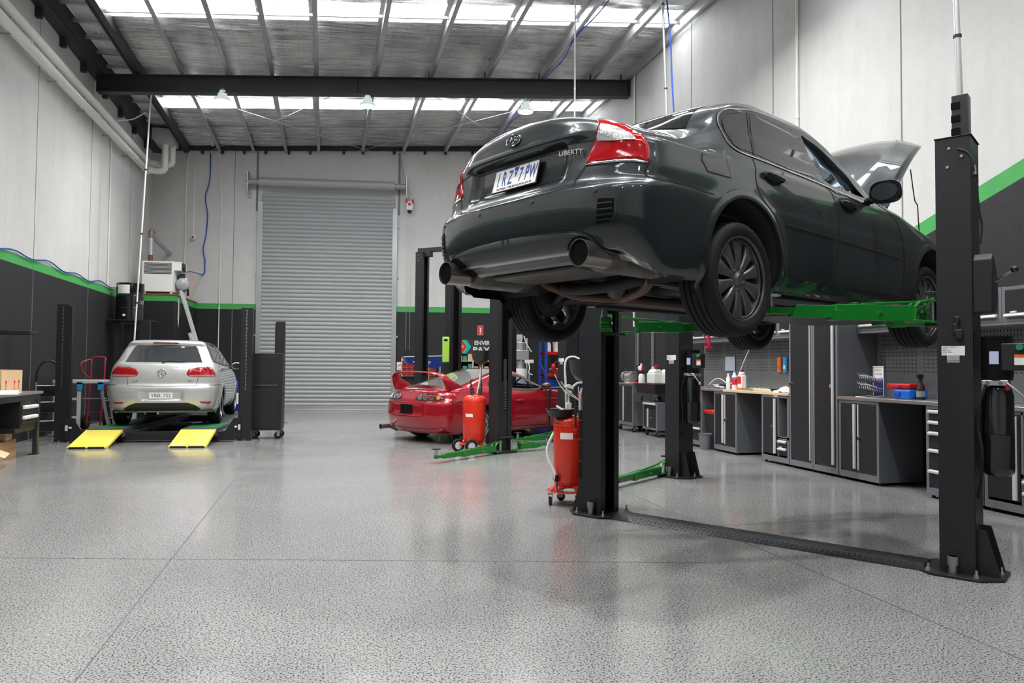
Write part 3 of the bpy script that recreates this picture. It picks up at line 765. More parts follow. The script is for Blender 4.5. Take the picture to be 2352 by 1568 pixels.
fdg = [(1.04,1.055),(.985,1.40),(1.10,1.405),(1.22,1.375),(1.32,1.33),(1.47,1.24),(1.58,1.11),(1.64,1.01),(1.30,1.025)]   # front door glass (y, z)
ws = [(-.62,1.16),(-.50,1.46),(0,1.50),(.50,1.46),(.62,1.16),(0,1.13)]                               # windscreen (x, z)
cb_.cut(lambda c: (abs(c.x) > .5 and inpoly(c.y, c.z, fdg)) or (c.y > 1.3 and inpoly(c.x, c.z, ws)) or (c.y > 2.15 and c.z > .93 and abs(c.x) < .70 and c.z < 1.2))
RD = [(.20,1.08),(.178,1.01),(.14,.89),(.19,.79),(.36,.66),(.41,.46),(.43,.375),(1.05,.365),(1.085,.6),(1.105,.74),(1.11,.9),(1.07,.99),(.99,1.04)]
FD = [(.99,1.04),(1.07,.99),(1.11,.90),(1.105,.74),(1.085,.6),(1.05,.365),(2.105,.40),(2.13,.5),(2.125,.72),(2.09,.86),(2.0,.96),(1.78,1.03),(1.64,1.02)]
LID = [(-.582,1.30),(-.583,1.004),(-.557,.934),(-.538,.86),(-.49,.785),(-.44,.748),(0,.738),(.44,.748),(.49,.785),(.538,.86),(.557,.934),(.583,1.004),(.582,1.30)]
def sed_parts(c):
    if c.y < -.28 and inpoly(c.x, c.z, LID) and (c.y < -.70 or c.z > 1.10): return 'boot_lid'
    if c.z < (.862 if c.y < -.775 else .758) and c.y < -.30: return 'rear_bumper'
    if abs(c.x) > .6 and inpoly(c.y, c.z, RD): return ('rear_door', c.x > 0)
    if abs(c.x) > .6 and inpoly(c.y, c.z, FD): return ('front_door', c.x > 0)
    if c.y > 3.05 and c.z < .8: return 'front_bumper'
    return 'body'
cb_.build('body', pd, car, sed_parts)
H = M_['hole']
for a in AR: cb_.liner(*a, M_['under'], car)
cb_.lip(0, .41, .365, pd, car, a0=-.22, a1=1.22); cb_.lip(2.65, .41, .365, pd, car, a0=-.2, a1=1.2)
glass = M_['glasstint']; blk = M_['blackplastic']
# side windows (right and left)
frame = [(-.012,1.185),(.005,1.265),(.055,1.315),(.15,1.358),(.33,1.408),(.60,1.437),(.88,1.436),(1.12,1.418),(1.26,1.38),(1.36,1.335),(1.50,1.245),(1.62,1.10),(1.70,1.0),(1.30,1.012),(.97,1.045),(.23,1.08),(.09,1.078),(.02,1.10)]
def ring(outer, inner): return outer+[outer[0]]+[inner[0]]+inner[::-1]
# black surround drawn as ribbons so that the front window stays open
b = B(); cb_.ribbon('', frame, 0, blk, None, .030, .003, True, 3, True, b)
cb_.ribbon('', fdg, 0, blk, None, .050, .004, True, 2, True, b); cb_.ribbon('', [(1.0,1.05),(.93,1.42)], 0, blk, None, .070, .0045, False, 0, True, b)
split_lr(b.build('window_surround', M_['blackgloss'], car))
b = B(); cb_.ribbon('', [(q[0], q[1]) for q in [(-.030,1.19),(-.015,1.27),(.04,1.325),(.14,1.372),(.26,1.40),(.443,1.44),(.67,1.462),(.94,1.455)]], 0, blk, None, .010, .005, False, 4, True, b)
cb_.ribbon('', [(-.030,1.19),(-.015,1.12),(.03,1.082),(.12,1.068),(.30,1.062),(.98,1.03),(1.66,.985)], 0, blk, None, .009, .005, False, 4, True, b); split_lr(b.build('window_trim', M_['chrome'], car))
for s_, nm in ((0, 'rear_quarter_window'), (0, 'rear_door_window')):
    pl = [(.0,1.19),(.02,1.265),(.07,1.302),(.155,1.342),(.345,1.396),(.215,1.095),(.10,1.092),(.035,1.110)] if nm == 'rear_quarter_window' else [(.385,1.396),(.60,1.422),(.875,1.421),(.937,1.352),(.968,1.061),(.56,1.068),(.25,1.094)]
    for mir in (0, 1):
        o = cb_.patch(nm, pl, 0, glass, car, off=.0055, res=.05)
        if mir: o.data.transform(Matrix.Diagonal((-1,1,1,1)))
b = B(); cb_.ribbon('', [(.365,1.405),(.232,1.085)], 0, blk, None, .022, .007, False, 0, True, b); split_lr(b.build('window_divider', blk, car))
# front and rear screens
wsg = mat('windscreen_glass', (.55,.66,.72), .03, trans=.9, ior=1.2)
cb_.patch('windscreen', [(-.63,1.15),(-.51,1.47),(0,1.512),(.51,1.47),(.63,1.15),(0,1.12)], -90, wsg, car, off=.004, th=.005, res=.06)
cb_.patch('rear_screen', [(-.62,1.19),(-.53,1.45),(0,1.49),(.53,1.45),(.62,1.19),(0,1.25)], 90, glass, car, off=.004, res=.05)
# seams
ds = mat('panel_gap', (.004,.004,.004), .8)
b = B()
for ln, sm in [([(.20,1.08),(.178,1.01),(.14,.89),(.19,.79),(.36,.66),(.41,.46),(.43,.375)], 5), ([(.99,1.04),(1.07,.99),(1.11,.90),(1.105,.74),(1.085,.6),(1.05,.385)], 5),
        ([(1.78,1.03),(2.0,.96),(2.09,.86),(2.125,.72),(2.13,.5),(2.105,.40)], 5), ([(.43,.378),(1.06,.365),(2.10,.36)], 0), ([(-.765,.86),(-.80,.80),(-.79,.772),(-.73,.764),(-.50,.765),(-.30,.752)], 4)]:
    cb_.ribbon('', ln, 0, ds, None, .010, .0014, False, sm, True, b)
cb_.ribbon('', [(-.115,.873),(-.14,1.012),(-.335,1.012),(-.372,.935),(-.335,.872)], 0, ds, None, .006, .0012, True, 0, False, b)
lid = [(-.572,1.115),(-.583,1.004),(-.557,.934),(-.538,.86),(-.49,.785),(-.44,.748),(0,.738),(.44,.748),(.49,.785),(.538,.86),(.557,.934),(.583,1.004),(.572,1.115)]
cb_.ribbon('', lid, 90, ds, None, .013, .0012, False, 3, False, b); 
cb_.ribbon('', [(.33,1.000),(.575,.990)], 90, ds, None, .009, .0012, False, 0, True, b)
b.build('panel_gaps', ds, car)
b = B(); cb_.ribbon('', [(.43,.682),(1.06,.668)], 0, ds, None, .012, .006, False, 0, True, b); cb_.ribbon('', [(1.11,.667),(2.08,.642)], 0, ds, None, .012, .006, False, 0, True, b)
split_lr(b.build('side_moulding', pd, car, smooth=60))
b = B(); cb_.ribbon('', [(.43,.687),(1.06,.673)], 0, ds, None, .005, .0085, False, 0, True, b); cb_.ribbon('', [(1.11,.672),(2.08,.647)], 0, ds, None, .005, .0085, False, 0, True, b)
split_lr(b.build('moulding_highlight', M_['steel'], car))  # bright steel line stands in for the highlight along the moulding
b = B(); cb_.ribbon('', [(.36,.345),(1.06,.335),(2.20,.33)], 0, ds, None, .02, .008, False, 0, True, b); split_lr(b.build('sill_edge', pd, car))
# lower edge of the plate recess, in body paint
b = B(); cb_.ribbon('', [(-.35,.828),(-.2,.812),(0,.808),(.2,.812),(.35,.828)], 90, ds, None, .008, .004, False, 3, False, b); b.build('recess_edge', pd, car)
# tail lamps: wrap round the corner
def lampuv(pts, a=45):
    t = Vector((math.sin(rad(a)), math.cos(rad(a)), 0)); return [(t.x*x+t.y*y, z) for x, y, z in pts]
outer = [(.572,-.885,1.115),(.61,-.83,1.105),(.648,-.775,1.082),(.707,-.755,1.035),(.765,-.765,.990),(.800,-.765,.945),(.812,-.765,.905),(.814,-.775,.870),(.813,-.787,.851),(.762,-.836,.864),(.678,-.887,.869),(.54,-.934,.871),(.557,-.916,.934),(.583,-.903,1.004),(.582,-.89,1.07)]
clear = [(.592,-.885,1.068),(.630,-.84,1.055),(.667,-.81,1.033),(.705,-.80,1.003),(.750,-.804,.972),(.735,-.821,.966),(.590,-.902,.980),(.598,-.899,1.033)]
trim = [(.541,-.936,.869),(.679,-.888,.867),(.765,-.836,.862),(.813,-.788,.850),(.814,-.787,.840),(.765,-.836,.850),(.682,-.891,.853),(.538,-.938,.857)]
for s_ in (1, -1):
    o = cb_.patch('tail_lamp', lampuv(outer), 45, tail_red, car, off=.007, th=.010, res=.02, smooth=2)
    c1 = cb_.patch('clear_lens', lampuv(clear), 45, tail_clear, o, off=.012, res=.015, smooth=2)
    c3 = None if 1 else cb_.patch('amber_reflector', lampuv([(.80,-.80,.885),(.810,-.775,.885),(.812,-.775,.855),(.80,-.80,.85)]), 45, tail_amber, o, off=.0085, res=.02)
    c2 = cb_.patch('chrome_strip', lampuv(trim), 45, M_['chrome'], o, off=.009, th=.008, res=.03)
    if s_ < 0:
        for q in (o, c1, c2): q.data.transform(Matrix.Diagonal((-1,1,1,1))); q.data.flip_normals()
# diffuser, exhaust cut-outs, vents, sensors
dif = mat('lower_bumper_plastic', (.040,.044,.047), .42)
cb_.patch('diffuser', [(-.68,.395),(-.625,.43),(-.59,.478),(-.51,.505),(-.31,.523),(0,.532),(.31,.523),(.51,.505),(.59,.478),(.625,.43),(.68,.395),(.55,.39),(0,.385),(-.55,.39)], 90, dif, car, off=.004, th=.006, res=.04)
b = B(); cb_.ribbon('', [(-.69,.392),(-.635,.425),(-.60,.475),(-.52,.510),(-.31,.528),(0,.537),(.31,.528),(.52,.510),(.60,.475),(.635,.425),(.69,.392)], 90, ds, None, .012, .008, False, 4, False, b); b.build('bumper_lower_edge', pd, car)
for s_ in (1, -1):
    cb_.patch('exhaust_opening', [(s_*.535+.10*math.cos(a), .385+.105*math.sin(a)) for a in [math.pi*i/14 for i in range(15)]], 90, H, car, off=.0075, res=.03)
    cb_.patch('bumper_vent', [(s_*x, z) for x, z in [(.657,.662),(.735,.656),(.733,.59),(.715,.545),(.645,.535)]], 90, H, car, off=.002, res=.02)
    b = B()
    for z in (.635, .605, .577, .553):
        cb_.ribbon('', [(s_*.652, z), (s_*.728, z+.002)], 90, ds, None, .007, .010, False, 0, False, b)
    b.build('vent_slats', pd, car)
    cb_.ribbon('vent_edge', [(s_*x, z) for x, z in [(.60,.522),(.67,.526),(.722,.535),(.742,.59),(.744,.662)]], 90, pd, car, .008, .007, False, 3)
for x in (-.66, -.23, .23, .64):
    h, n = cb_.hit(x, .705, 90, .0); b = B(); b.cyl(h-n*.002, h+n*.005, .012, n=16); b.build('parking_sensor', pd, car, bevel=.002)
# fuel flap
o = cb_.patch('fuel_flap', [(-.12,.877),(-.145,1.008),(-.332,1.008),(-.367,.935),(-.332,.877)], 0, pd, car, off=.0022, res=.03)
# handles
for y0, z0 in ((.335, .953), (1.275, .925)):
    for s_ in (1, -1):
        h = [cb_.hit(y0+dy, z0+dz, 0, .0)[0] for dy, dz in ((-.10, .012), (.10, -.004))]
        b = B(); c = crom([h[0]+Vector((.002,0,0)), h[0].lerp(h[1], .15)+Vector((.024,0,.004)), h[0].lerp(h[1], .85)+Vector((.026,0,.004)), h[1]+Vector((.002,0,0))], 5)
        b.tube(c, [.007]+[.0125]*(len(c)-2)+[.007], 10); o = b.build('door_handle', pd, car)
        p = cb_.patch('handle_recess', [(y0+.085*math.cos(t), z0-.010+.036*math.sin(t)) for t in [2*math.pi*i/16 for i in range(16)]], 0, H, o, off=.0025, res=.03)
        if s_ < 0:
            for q in (o, p): q.data.transform(Matrix.Diagonal((-1,1,1,1))); q.data.flip_normals()
# badges
h, n = cb_.hit(0, 1.105, 90, .004); Mx = facing(h, n)
b = B(); b.tube([(.060*math.cos(t), .033*math.sin(t), .002) for t in [2*math.pi*i/40 for i in range(40)]], .0035, 8, close=True)
def star(x, y, r):
    p = []
    for i in range(8):
        a = math.pi/4*i; q = r if i % 2 == 0 else r*.26; p.append((x+q*math.cos(a)*(1.25 if i % 4 == 0 else 1), y+q*math.sin(a)))
    b.prism(p, .0, .004, 'xy')
star(-.022, .007, .021)
for x, y in ((.012,.015),(.032,.010),(.030,-.006),(.012,-.002),(-.002,-.017)): star(x, y, .009)
b.build('oval_badge', M_['chrome'], car).data.transform(Mx)
b = B(); b.lathe([(0, -.001), (1, -.001), (1, .0), (0, .0)], n=36); o = b.build('badge_field', mat('badge_blue_black', (.01,.014,.03), .2, coat=1), car); o.data.transform(Mx @ Matrix.Diagonal((.058,.031,1,1)))
h, n = cb_.hit(.432, .948, 90, .003); text('LIBERTY', .036, M_['chrome'], car, facing(h, n, (.12,0,1)), 'model_lettering', .0025, sx=1.42, bold=.0006)
# number plate
hp = Vector((-.0, -.955, .897)); nn = Vector((0, -1, .27)).normalized()
pm = mat('number_plate_white', (.80,.80,.79), .35)
b = B(); Mx = facing(hp, nn); b.box(-.186, .186, -.067, .067, 0, .003); np_ = b.build('number_plate', pm, car, bevel=.0); np_.data.transform(Mx)
b = B(); b.box(-.19, .19, -.072, .070, -.006, -.0005); b.build('plate_backing', blk, np_).data.transform(Mx)
b = B()
for x0, x1, y0, y1 in ((-.186,.186,.064,.067),(-.186,.186,-.067,-.064),(-.186,-.183,-.067,.067),(.183,.186,-.067,.067)): b.box(x0, x1, y0, y1, .003, .0045)
b.build('plate_rim', pm, np_).data.transform(Mx)
for ch, x in (('1', -.150), ('R', -.098), ('Z', -.045), ('7', .045), ('P', .098), ('W', .150)):
    text(ch, .122, M_['inkblue'], np_, Mx @ Matrix.Translation((x, .004, .0035)), 'plate_lettering', .0006, sx=.48, bold=.0015)
text('VICTORIA - THE EDUCATION STATE', .0165, M_['ink'], np_, Mx @ Matrix.Translation((0, -.054, .0035)), 'plate_lettering', .0004, sx=1.12, bold=.0004)
b = B(); b.prism([(-.022,.065),(.022,.065),(.0,.000)], .003, .0042, 'xy'); b.build('plate_triangle', M_['inkblue'], np_).data.transform(Mx)
text('VIC', .015, pm, np_, Mx @ Matrix.Translation((0, .036, .0045)), 'plate_lettering', .0004)
b = B()
for x in (-.105, .105): b.cyl((x, .056, .003), (x, .056, .0055), .005, n=12)
b.build('plate_screws', M_['steel'], np_).data.transform(Mx)
# plate lamp housing under the lip
b = B(); b.box(-.19, .19, -.955, -.90, 1.0, 1.022); b.build('plate_lamp_bar', blk, car, bevel=.004)
# bonnet, raised on its stay
b = B(); nx, ny = 24, 18; vs_ = []; al = rad(41); hy, hz = 2.12, 1.035
for j in range(ny+1):
    t = j/ny
    for i in range(nx+1):
        u = -1+2*i/nx; w_ = .745-.10*t**1.5; L = 1.20+.30*(1-abs(u)**2.3); l = L*t-.06*(1-abs(u)**2)*(1-t)
        hgt = .055*(1-u*u)*math.sin(math.pi*min(1, t*.9+.12))-.10*t**3 + .012*math.exp(-((abs(u)-.62)/.07)**2)
        vs_.append((u*w_, hy+l*math.cos(al)-hgt*math.sin(al), hz+l*math.sin(al)+hgt*math.cos(al)))
b.add(vs_, [(j*(nx+1)+i, j*(nx+1)+i+1, (j+1)*(nx+1)+i+1, (j+1)*(nx+1)+i) for j in range(ny) for i in range(nx)])
bo = b.build('bonnet', pd, car, smooth=60); md = bo.modifiers.new('thick', 'SOLIDIFY'); md.thickness = .018; md.offset = -1
b = B(); b.box(-.14, .14, 0, .30, 0, .05); o = b.build('bonnet_scoop', pd, bo, bevel=.03, seg=4); o.data.transform(Matrix.Translation((0, hy+.5*math.cos(al), hz+.5*math.sin(al)+.045)) @ Matrix.Rotation(al, 4, 'X'))
b = B(); b.tube(crom([(.50,3.43,.98),(.50,3.40,1.15),(.50,3.38,1.30),(.50,3.32,1.34),(.50,3.235,1.60)], 3), .005, 8); b.cyl((.50,3.43,1.0), (.50,3.425,1.05), .010, n=8); b.build('bonnet_stay', M_['blackplastic'], car)
# mirrors
for s_ in (1, -1):
    b = B(); b.sphere((0,0,0), 1, 14)
    for v in b.v:
        for i in range(3): v[i] = math.copysign(abs(v[i])**.62, v[i])
    o = b.build('door_mirror', M_['blackgloss'], car); o.data.transform(Matrix.Translation((s_*.965, 1.60, 1.055)) @ Matrix.Rotation(s_*.12, 4, 'Z') @ Matrix.Diagonal((.105,.075,.078,1)))
    for v in o.data.vertices:
        if v.co.y < 1.585: v.co.y = 1.585
    b = B(); b.tube([(s_*.80,1.66,1.02),(s_*.88,1.63,1.015)], [.03,.022], 10); b.build('mirror_arm', M_['blackgloss'], o)
    b = B(); b.lathe([(0,0),(1,0),(1,.01),(0,.01)], n=28, axis='y'); g = b.build('mirror_glass', mat('mirror_glass', (.03,.035,.04), .03, coat=1), o); g.data.transform(Matrix.Translation((s_*.965, 1.582, 1.055)) @ Matrix.Diagonal((.088,.3,.060,1)))
# cabin
b = B()
b.box(-.70, .70, 0, 2.0, .70, .98); b.box(-.66, .66, 1.75, 2.05, .96, 1.10)
for x in (-.36, .36):
    b.box(x-.24, x+.24, 1.0, 1.10, .85, 1.30); b.box(x-.13, x+.13, 1.0, 1.07, 1.31, 1.47)
b.build('cabin_trim', M_['blackplastic'], car, bevel=.02)
b = B(); b.tube([(.36+.18*math.cos(t), 1.70+.05*math.sin(t), 1.08+.17*math.sin(t)) for t in [2*math.pi*i/24 for i in range(24)]], .015, 8, close=True); b.build('steering_wheel', M_['blackplastic'], car)
cb_2 = B(); cb_2.box(-.55, .55, .6, 1.38, 1.475, 1.485); cb_2.build('headlining', M_['blackplastic'], car)
# engine bay seen under the bonnet edge
b = B(); b.box(-.62, .62, 2.3, 3.4, .55, .86); b.box(-.3, .3, 2.5, 3.2, .86, .93); b.build('engine', M_['darksteel'], car, bevel=.03)
# wheels
rimm = mat('gunmetal_alloy', (.13,.13,.133), .38, metal=.7)
for (x, y, s_, a, st) in ((.748, 0, 1, .0, 0), (-.748, 0, -1, .3, 0), (.745, 2.65, 1, .5, .0), (-.745, 2.65, -1, .1, .0)):
    wheel(car, (x, y, .325), s_, .325, .236, .218, 10, rimm, M_['rubber'], a, st, dict(face=.026, wr=.055, wh=.020, hub=.062))
# ---- underside
u = M_['under']
b = B(); b.add([(-.74,-.80,.40),(.74,-.80,.40),(.74,-.42,.36),(-.74,-.42,.36),(-.55,-.40,.42),(.55,-.40,.42),(.50,.42,.40),(-.50,.42,.40),(.78,.44,.29),(-.78,.44,.29),(.78,2.24,.29),(-.78,2.24,.29),(.46,2.3,.30),(-.46,2.3,.30),(.46,3.1,.30),(-.46,3.1,.30),(.7,3.15,.30),(-.7,3.15,.30),(.5,3.5,.30),(-.5,3.5,.30)],
   [(0,1,2,3),(3,2,5,4),(4,5,6,7),(7,6,8,9),(9,8,10,11),(11,10,12,13),(13,12,14,15),(15,14,16,17),(17,16,18,19)]); b.build('floor_pan', u, car)
b = B(); b.box(-.36, .36, 1.7, 3.2, .235, .27); b.build('engine_undertray', M_['blackplastic'], car, bevel=.02)
b = B()
for x in (-.66, .66): b.box(x-.05, x+.05, .46, 2.2, .265, .305)
b.box(-.30,-.22,.5,2.2,.27,.30); b.box(.22,.30,.5,2.2,.27,.30); b.build('chassis_rail', u, car, bevel=.01)
b = B(); b.box(-.40,.36,-.80,-.43,.352,.40); b.build('spare_wheel_well', M_['shield'], car, bevel=.04, seg=4)
for s_ in (1, -1):
    x = s_*.55; y0, y1 = (-.86, -.34)
    b = B(); pr = [(.0,0),(.065,0),(.088,.025),(.094,.05),(.096,.10),(.099,.105),(.096,.11),(.096,.38),(.099,.385),(.096,.39),(.094,.46),(.07,.50),(.0,.51)]
    b.lathe([(r, h) for r, h in pr], (0,0,0), 32, 'y'); mf = b.build('rear_muffler', M_['exh'], car); mf.data.transform(Matrix.Translation((x, y0, .392)) @ Matrix.Diagonal((1.22,1,.80,1)))
    b = B(); tp = mat('exhaust_tip_steel', (.30,.28,.25), .22, metal=.9) if s_ > 0 else tp
    b.lathe([(.060,.20),(.064,.02),(.067,.0),(.070,-.0),(.070,.01),(.066,.24)], (0,0,0), 36, 'y', caps=False); o = b.build('exhaust_tip', tp, mf); o.data.transform(Matrix.Translation((s_*.575, -1.03, .395)))
    b = B(); b.lathe([(0,.24),(.061,.24),(.063,.012)], (0,0,0), 32, 'y'); o = b.build('tip_bore', H, mf); o.data.transform(Matrix.Translation((s_*.575, -1.03, .395)))
    b = B(); b.tube(crom([(x-s_*.02,-.36,.40),(x-s_*.12,-.27,.36),(x-s_*.25,-.18,.30),(s_*.13,-.10,.275),(0.0,-.04,.265)], 6), .031, 16); b.build('exhaust_pipe', M_['exhr'], car)
    # suspension
    b = B(); b.bar((s_*.30,-.02,.33),(s_*.66,.0,.26),.05,.03); b.bar((s_*.32,.20,.33),(s_*.66,.03,.27),.04,.03); b.bar((s_*.32,-.2,.34),(s_*.66,-.03,.27),.035,.03); b.bar((s_*.62,.5,.33),(s_*.64,.05,.30),.05,.06); b.build('suspension_arm', M_['darksteel'], car, bevel=.008)
    b = B(); b.tube([(s_*(.58+.045*math.cos(t)*s_), -.02+.045*math.sin(t), .34+t*.0062) for t in [i*.35 for i in range(105)]], .007, 6); b.build('coil_spring', M_['black'], car)
    b = B(); b.cyl((s_*.60,-.02,.26),(s_*.57,-.02,.62),.022,n=12); b.build('damper', M_['darksteel'], car)
    b = B(); b.cyl((s_*.12,0,.36),(s_*.62,0,.33),.016,n=12); b.cyl((s_*.16,0,.358),(s_*.22,0,.354),.04,.03,n=14); b.cyl((s_*.56,0,.334),(s_*.62,0,.33),.03,.04,n=14); b.build('drive_shaft', M_['darksteel'], car)
    b = B(); b.bar((s_*.2,2.62,.28),(s_*.66,2.66,.25),.07,.035); b.bar((s_*.25,3.0,.30),(s_*.66,2.68,.25),.05,.03); b.build('front_control_arm', M_['darksteel'], car, bevel=.01)
    b = B(); b.tube([(s_*.57+.055*math.cos(t), 2.67+.055*math.sin(t), .52+t*.006) for t in [i*.4 for i in range(90)]], .008, 6); b.cyl((s_*.60,2.67,.3),(s_*.56,2.67,.8),.024,n=12); b.build('strut', M_['darksteel'], car)
b = B(); b.tube(crom([(0,-.04,.265),(0.02,.2,.262),(.04,.6,.258),(0,1.2,.26),(0,2.2,.28)], 6), .033, 16); b.build('centre_exhaust_pipe', M_['exhr'], car)
b = B(); b.tube([(0,.75,.262),(0,.80,.262),(0,.83,.262),(0,1.22,.262),(0,1.25,.262),(0,1.3,.262)], [.035,.06,.075,.075,.06,.035], 20); b.build('resonator', M_['exh'], car)
b = B(); b.tube([(0,-.14,.37),(0,-.10,.36),(0,0,.36),(0,.12,.36),(0,.2,.36)], [.06,.10,.115,.08,.04], 20); b.cyl((0,.2,.36),(0,2.2,.36),.03,n=14); b.build('differential', M_['darksteel'], car)
b = B(); b.tube(crom([(-.40,.18,.36),(-.33,-.22,.345),(-.15,-.30,.315),(.15,-.30,.315),(.33,-.22,.345),(.40,.18,.36)], 6), .036, 14); b.build('rear_subframe', u, car)
b = B(); b.tube(crom([(-.60,.12,.30),(-.55,.30,.31),(0,.33,.33),(.55,.30,.31),(.60,.12,.30)], 5), .010, 8); b.build('anti_roll_bar', M_['darksteel'], car)
b = B(); b.box(-.42,.42,.22,.62,.30,.40); b.build('fuel_tank', u, car, bevel=.04, seg=3)
# ------------------------------------------------------------------ silver hatchback on the four-post lift
HAT = (-2.650, 14.275, .243, -.024)
ps = paint('silver_metallic_paint', (.60,.605,.61), .45, .32)
car = thing('hatchback', 'silver hatchback parked on the four-post lift, seen from behind', 'car', HAT[:3], -HAT[3])
rows = [(.24,-.70,3.20,.80,.28,.5,2.6,2.4),(.30,-.76,3.28,.84,.32,.5,2.8,2.4),(.40,-.80,3.35,.872,.36,.6,2.8,2.4),(.52,-.825,3.38,.885,.38,.6,2.8,2.4),(.62,-.825,3.38,.889,.38,.6,2.8,2.4),
 (.675,-.815,3.33,.888,.38,.6,2.8,2.3),(.72,-.79,3.26,.886,.36,.7,2.8,2.2),(.82,-.785,3.10,.878,.36,.7,2.8,2.1),(.92,-.775,2.7,.862,.36,.7,2.8,2.1),(1.0,-.76,2.25,.838,.36,.6,2.8,2.1),
 (1.05,-.745,2.08,.815,.36,.45,2.8,2.1),(1.09,-.71,1.98,.79,.35,.35,2.8,2.1),(1.18,-.64,1.84,.745,.33,.35,2.9,2.1),(1.28,-.56,1.66,.70,.30,.33,3,2.1),(1.37,-.49,1.48,.65,.26,.33,3,2.1),
 (1.41,-.50,1.36,.622,.24,.33,3,2.1),(1.44,-.49,1.26,.59,.24,.3,2.9,2.1),(1.465,-.40,1.10,.53,.25,.3,2.6,2.1),(1.48,-.22,.9,.42,.25,.25,2.4,2.1),(1.487,.0,.7,.25,.15,.15,2.2,2.1),(1.49,.2,.5,.05,.04,.04,2,2)]
def hat_deform(p):
    x, y, z = p; ax = abs(x)
    if y < -.55: y += .030*sst(.33, .31, ax)*sst(.44, .47, z)*sst(.615, .59, z)
    for cy in (0, 2.575):
        d = math.hypot(y-cy, z-.335)
        if ax > .6: x += math.copysign(.010*math.exp(-((d-.35)/.05)**2), x)
    return Vector((x, y, z))
AR = [(0,.335,.345),(2.575,.335,.345)]
hb = CarBody(rows, nlev=84, nr=34, ns=90, nf=20, deform=hat_deform, arches=AR); 
def hat_parts(c):
    if c.y < -.35 and abs(c.x) < .535 and c.z > .685: return 'tailgate'
    if c.y < -.38 and c.z < .70: return 'rear_bumper'
    if abs(c.x) > .55 and .64 < c.y < 1.78 and .27 < c.z < 1.05: return ('door', c.x > 0)
    return 'body'
hb.build('body', ps, car, hat_parts)
for a in AR: hb.liner(*a, M_['under'], car); hb.lip(*a, ps, car, wd=.03, lift=.006, a0=-.12, a1=1.12)
b = B(); b.add([(-.80,-.70,.26),(.80,-.70,.26),(.80,3.1,.22),(-.80,3.1,.22)],[(0,1,2,3)]); b.build('floor_pan', M_['under'], car)
hg = mat('hatch_tinted_glass', (.05,.055,.06), .03, coat=.6, spec=.6)
hb.patch('rear_screen', [(-.60,1.085),(-.50,1.33),(-.46,1.375),(0,1.385),(.46,1.375),(.50,1.33),(.60,1.085)], 90, hg, car, off=.003, res=.05)
b = B(); b.tube(crom([(.02,-.735,1.10),(.10,-.72,1.115),(.35,-.735,1.10)],4), .010, 8); b.sphere((.0,-.74,1.095), .022); b.build('rear_wiper', M_['blackplastic'], car)
b = B(); b.box(-.20,.20,-.525,-.49,1.408,1.428); b.build('high_brake_lamp', mat('dark_red_lens', (.16,.005,.01), .15, coat=.8), car, bevel=.006)
for mir in (0, 1):
    o = hb.patch('side_window', [(-.42,1.12),(-.30,1.36),(-.18,1.40),(.40,1.42),(.62,1.41),(.60,1.06),(.1,1.08),(-.2,1.10)], 0, hg, car, off=.003, res=.07); o2 = hb.patch('front_side_window', [(.66,1.41),(1.0,1.37),(1.30,1.25),(1.62,1.06),(1.5,1.03),(.64,1.055)], 0, hg, car, off=.003, res=.07)
    if mir:
        for q in (o, o2): q.data.transform(Matrix.Diagonal((-1,1,1,1))); q.data.flip_normals()
b = B(); hb.ribbon('', [(-.46,1.10),(-.32,1.37),(-.18,1.415),(.40,1.435),(.8,1.42),(1.05,1.375),(1.34,1.25),(1.68,1.045)], 0, ds, None, .022, .004, False, 3, True, b); hb.ribbon('', [(-.46,1.10),(-.2,1.085),(.6,1.042),(1.68,1.02)], 0, ds, None, .018, .004, False, 3, True, b); hb.ribbon('', [(.63,1.42),(.62,1.05)], 0, ds, None, .045, .0045, False, 0, True, b); split_lr(b.build('window_surround', M_['blackplastic'], car))
hb.patch('windscreen', [(-.62,1.12),(-.5,1.40),(.5,1.40),(.62,1.12)], -90, hg, car, off=.003, res=.08)
for s_ in (1, -1):
    o = hb.patch('tail_lamp', [(s_*x, z) for x, z in [(.37,.90),(.395,.965),(.53,1.00),(.70,1.015),(.765,.965),(.805,.90),(.80,.845),(.60,.838),(.42,.845),(.38,.87)]], 90, tail_red, car, off=.006, th=.008, res=.03)
    hb.patch('reverse_lens', [(s_*x, z) for x, z in [(.405,.872),(.79,.878),(.795,.847),(.42,.848)]], 90, mat('smoky_pink_lens', (.42,.22,.22), .15, coat=.8) if s_ > 0 else bpy.data.materials['smoky_pink_lens'], o, off=.0085, res=.03)
    hb.patch('rear_reflector', [(s_*x, z) for x, z in [(.58,.425),(.77,.415),(.72,.385),(.61,.392)]], 90, tail_red, car, off=.004, res=.03)
b = B(); hb.ribbon('', [(-.54,1.02),(-.55,.85),(-.53,.73),(-.49,.69),(0,.682),(.49,.69),(.53,.73),(.55,.85),(.54,1.02)], 90, ds, None, .007, .0012, False, 4, False, b)
hb.ribbon('', [(.62,1.05),(.66,.9),(.66,.45),(.60,.36)], 0, ds, None, .008, .0012, False, 4, True, b); hb.ribbon('', [(1.66,1.02),(1.80,.9),(1.82,.6),(1.78,.3)], 0, ds, None, .008, .0012, False, 4, True, b); hb.ribbon('', [(-.40,.70),(-.70,.70)], 0, ds, None, .008, .0012, False, 0, True, b); b.build('panel_gaps', ds, car)
b = B(); hb.ribbon('', [(.40,.62),(1.6,.60)], 0, ds, None, .012, .006, False, 0, True, b); split_lr(b.build('side_moulding', ps, car))
hb.patch('diffuser', [(-.60,.30),(-.50,.37),(-.40,.405),(.40,.405),(.50,.37),(.60,.30),(.55,.27),(-.55,.27)], 90, M_['blackplastic'], car, off=.004, res=.05)
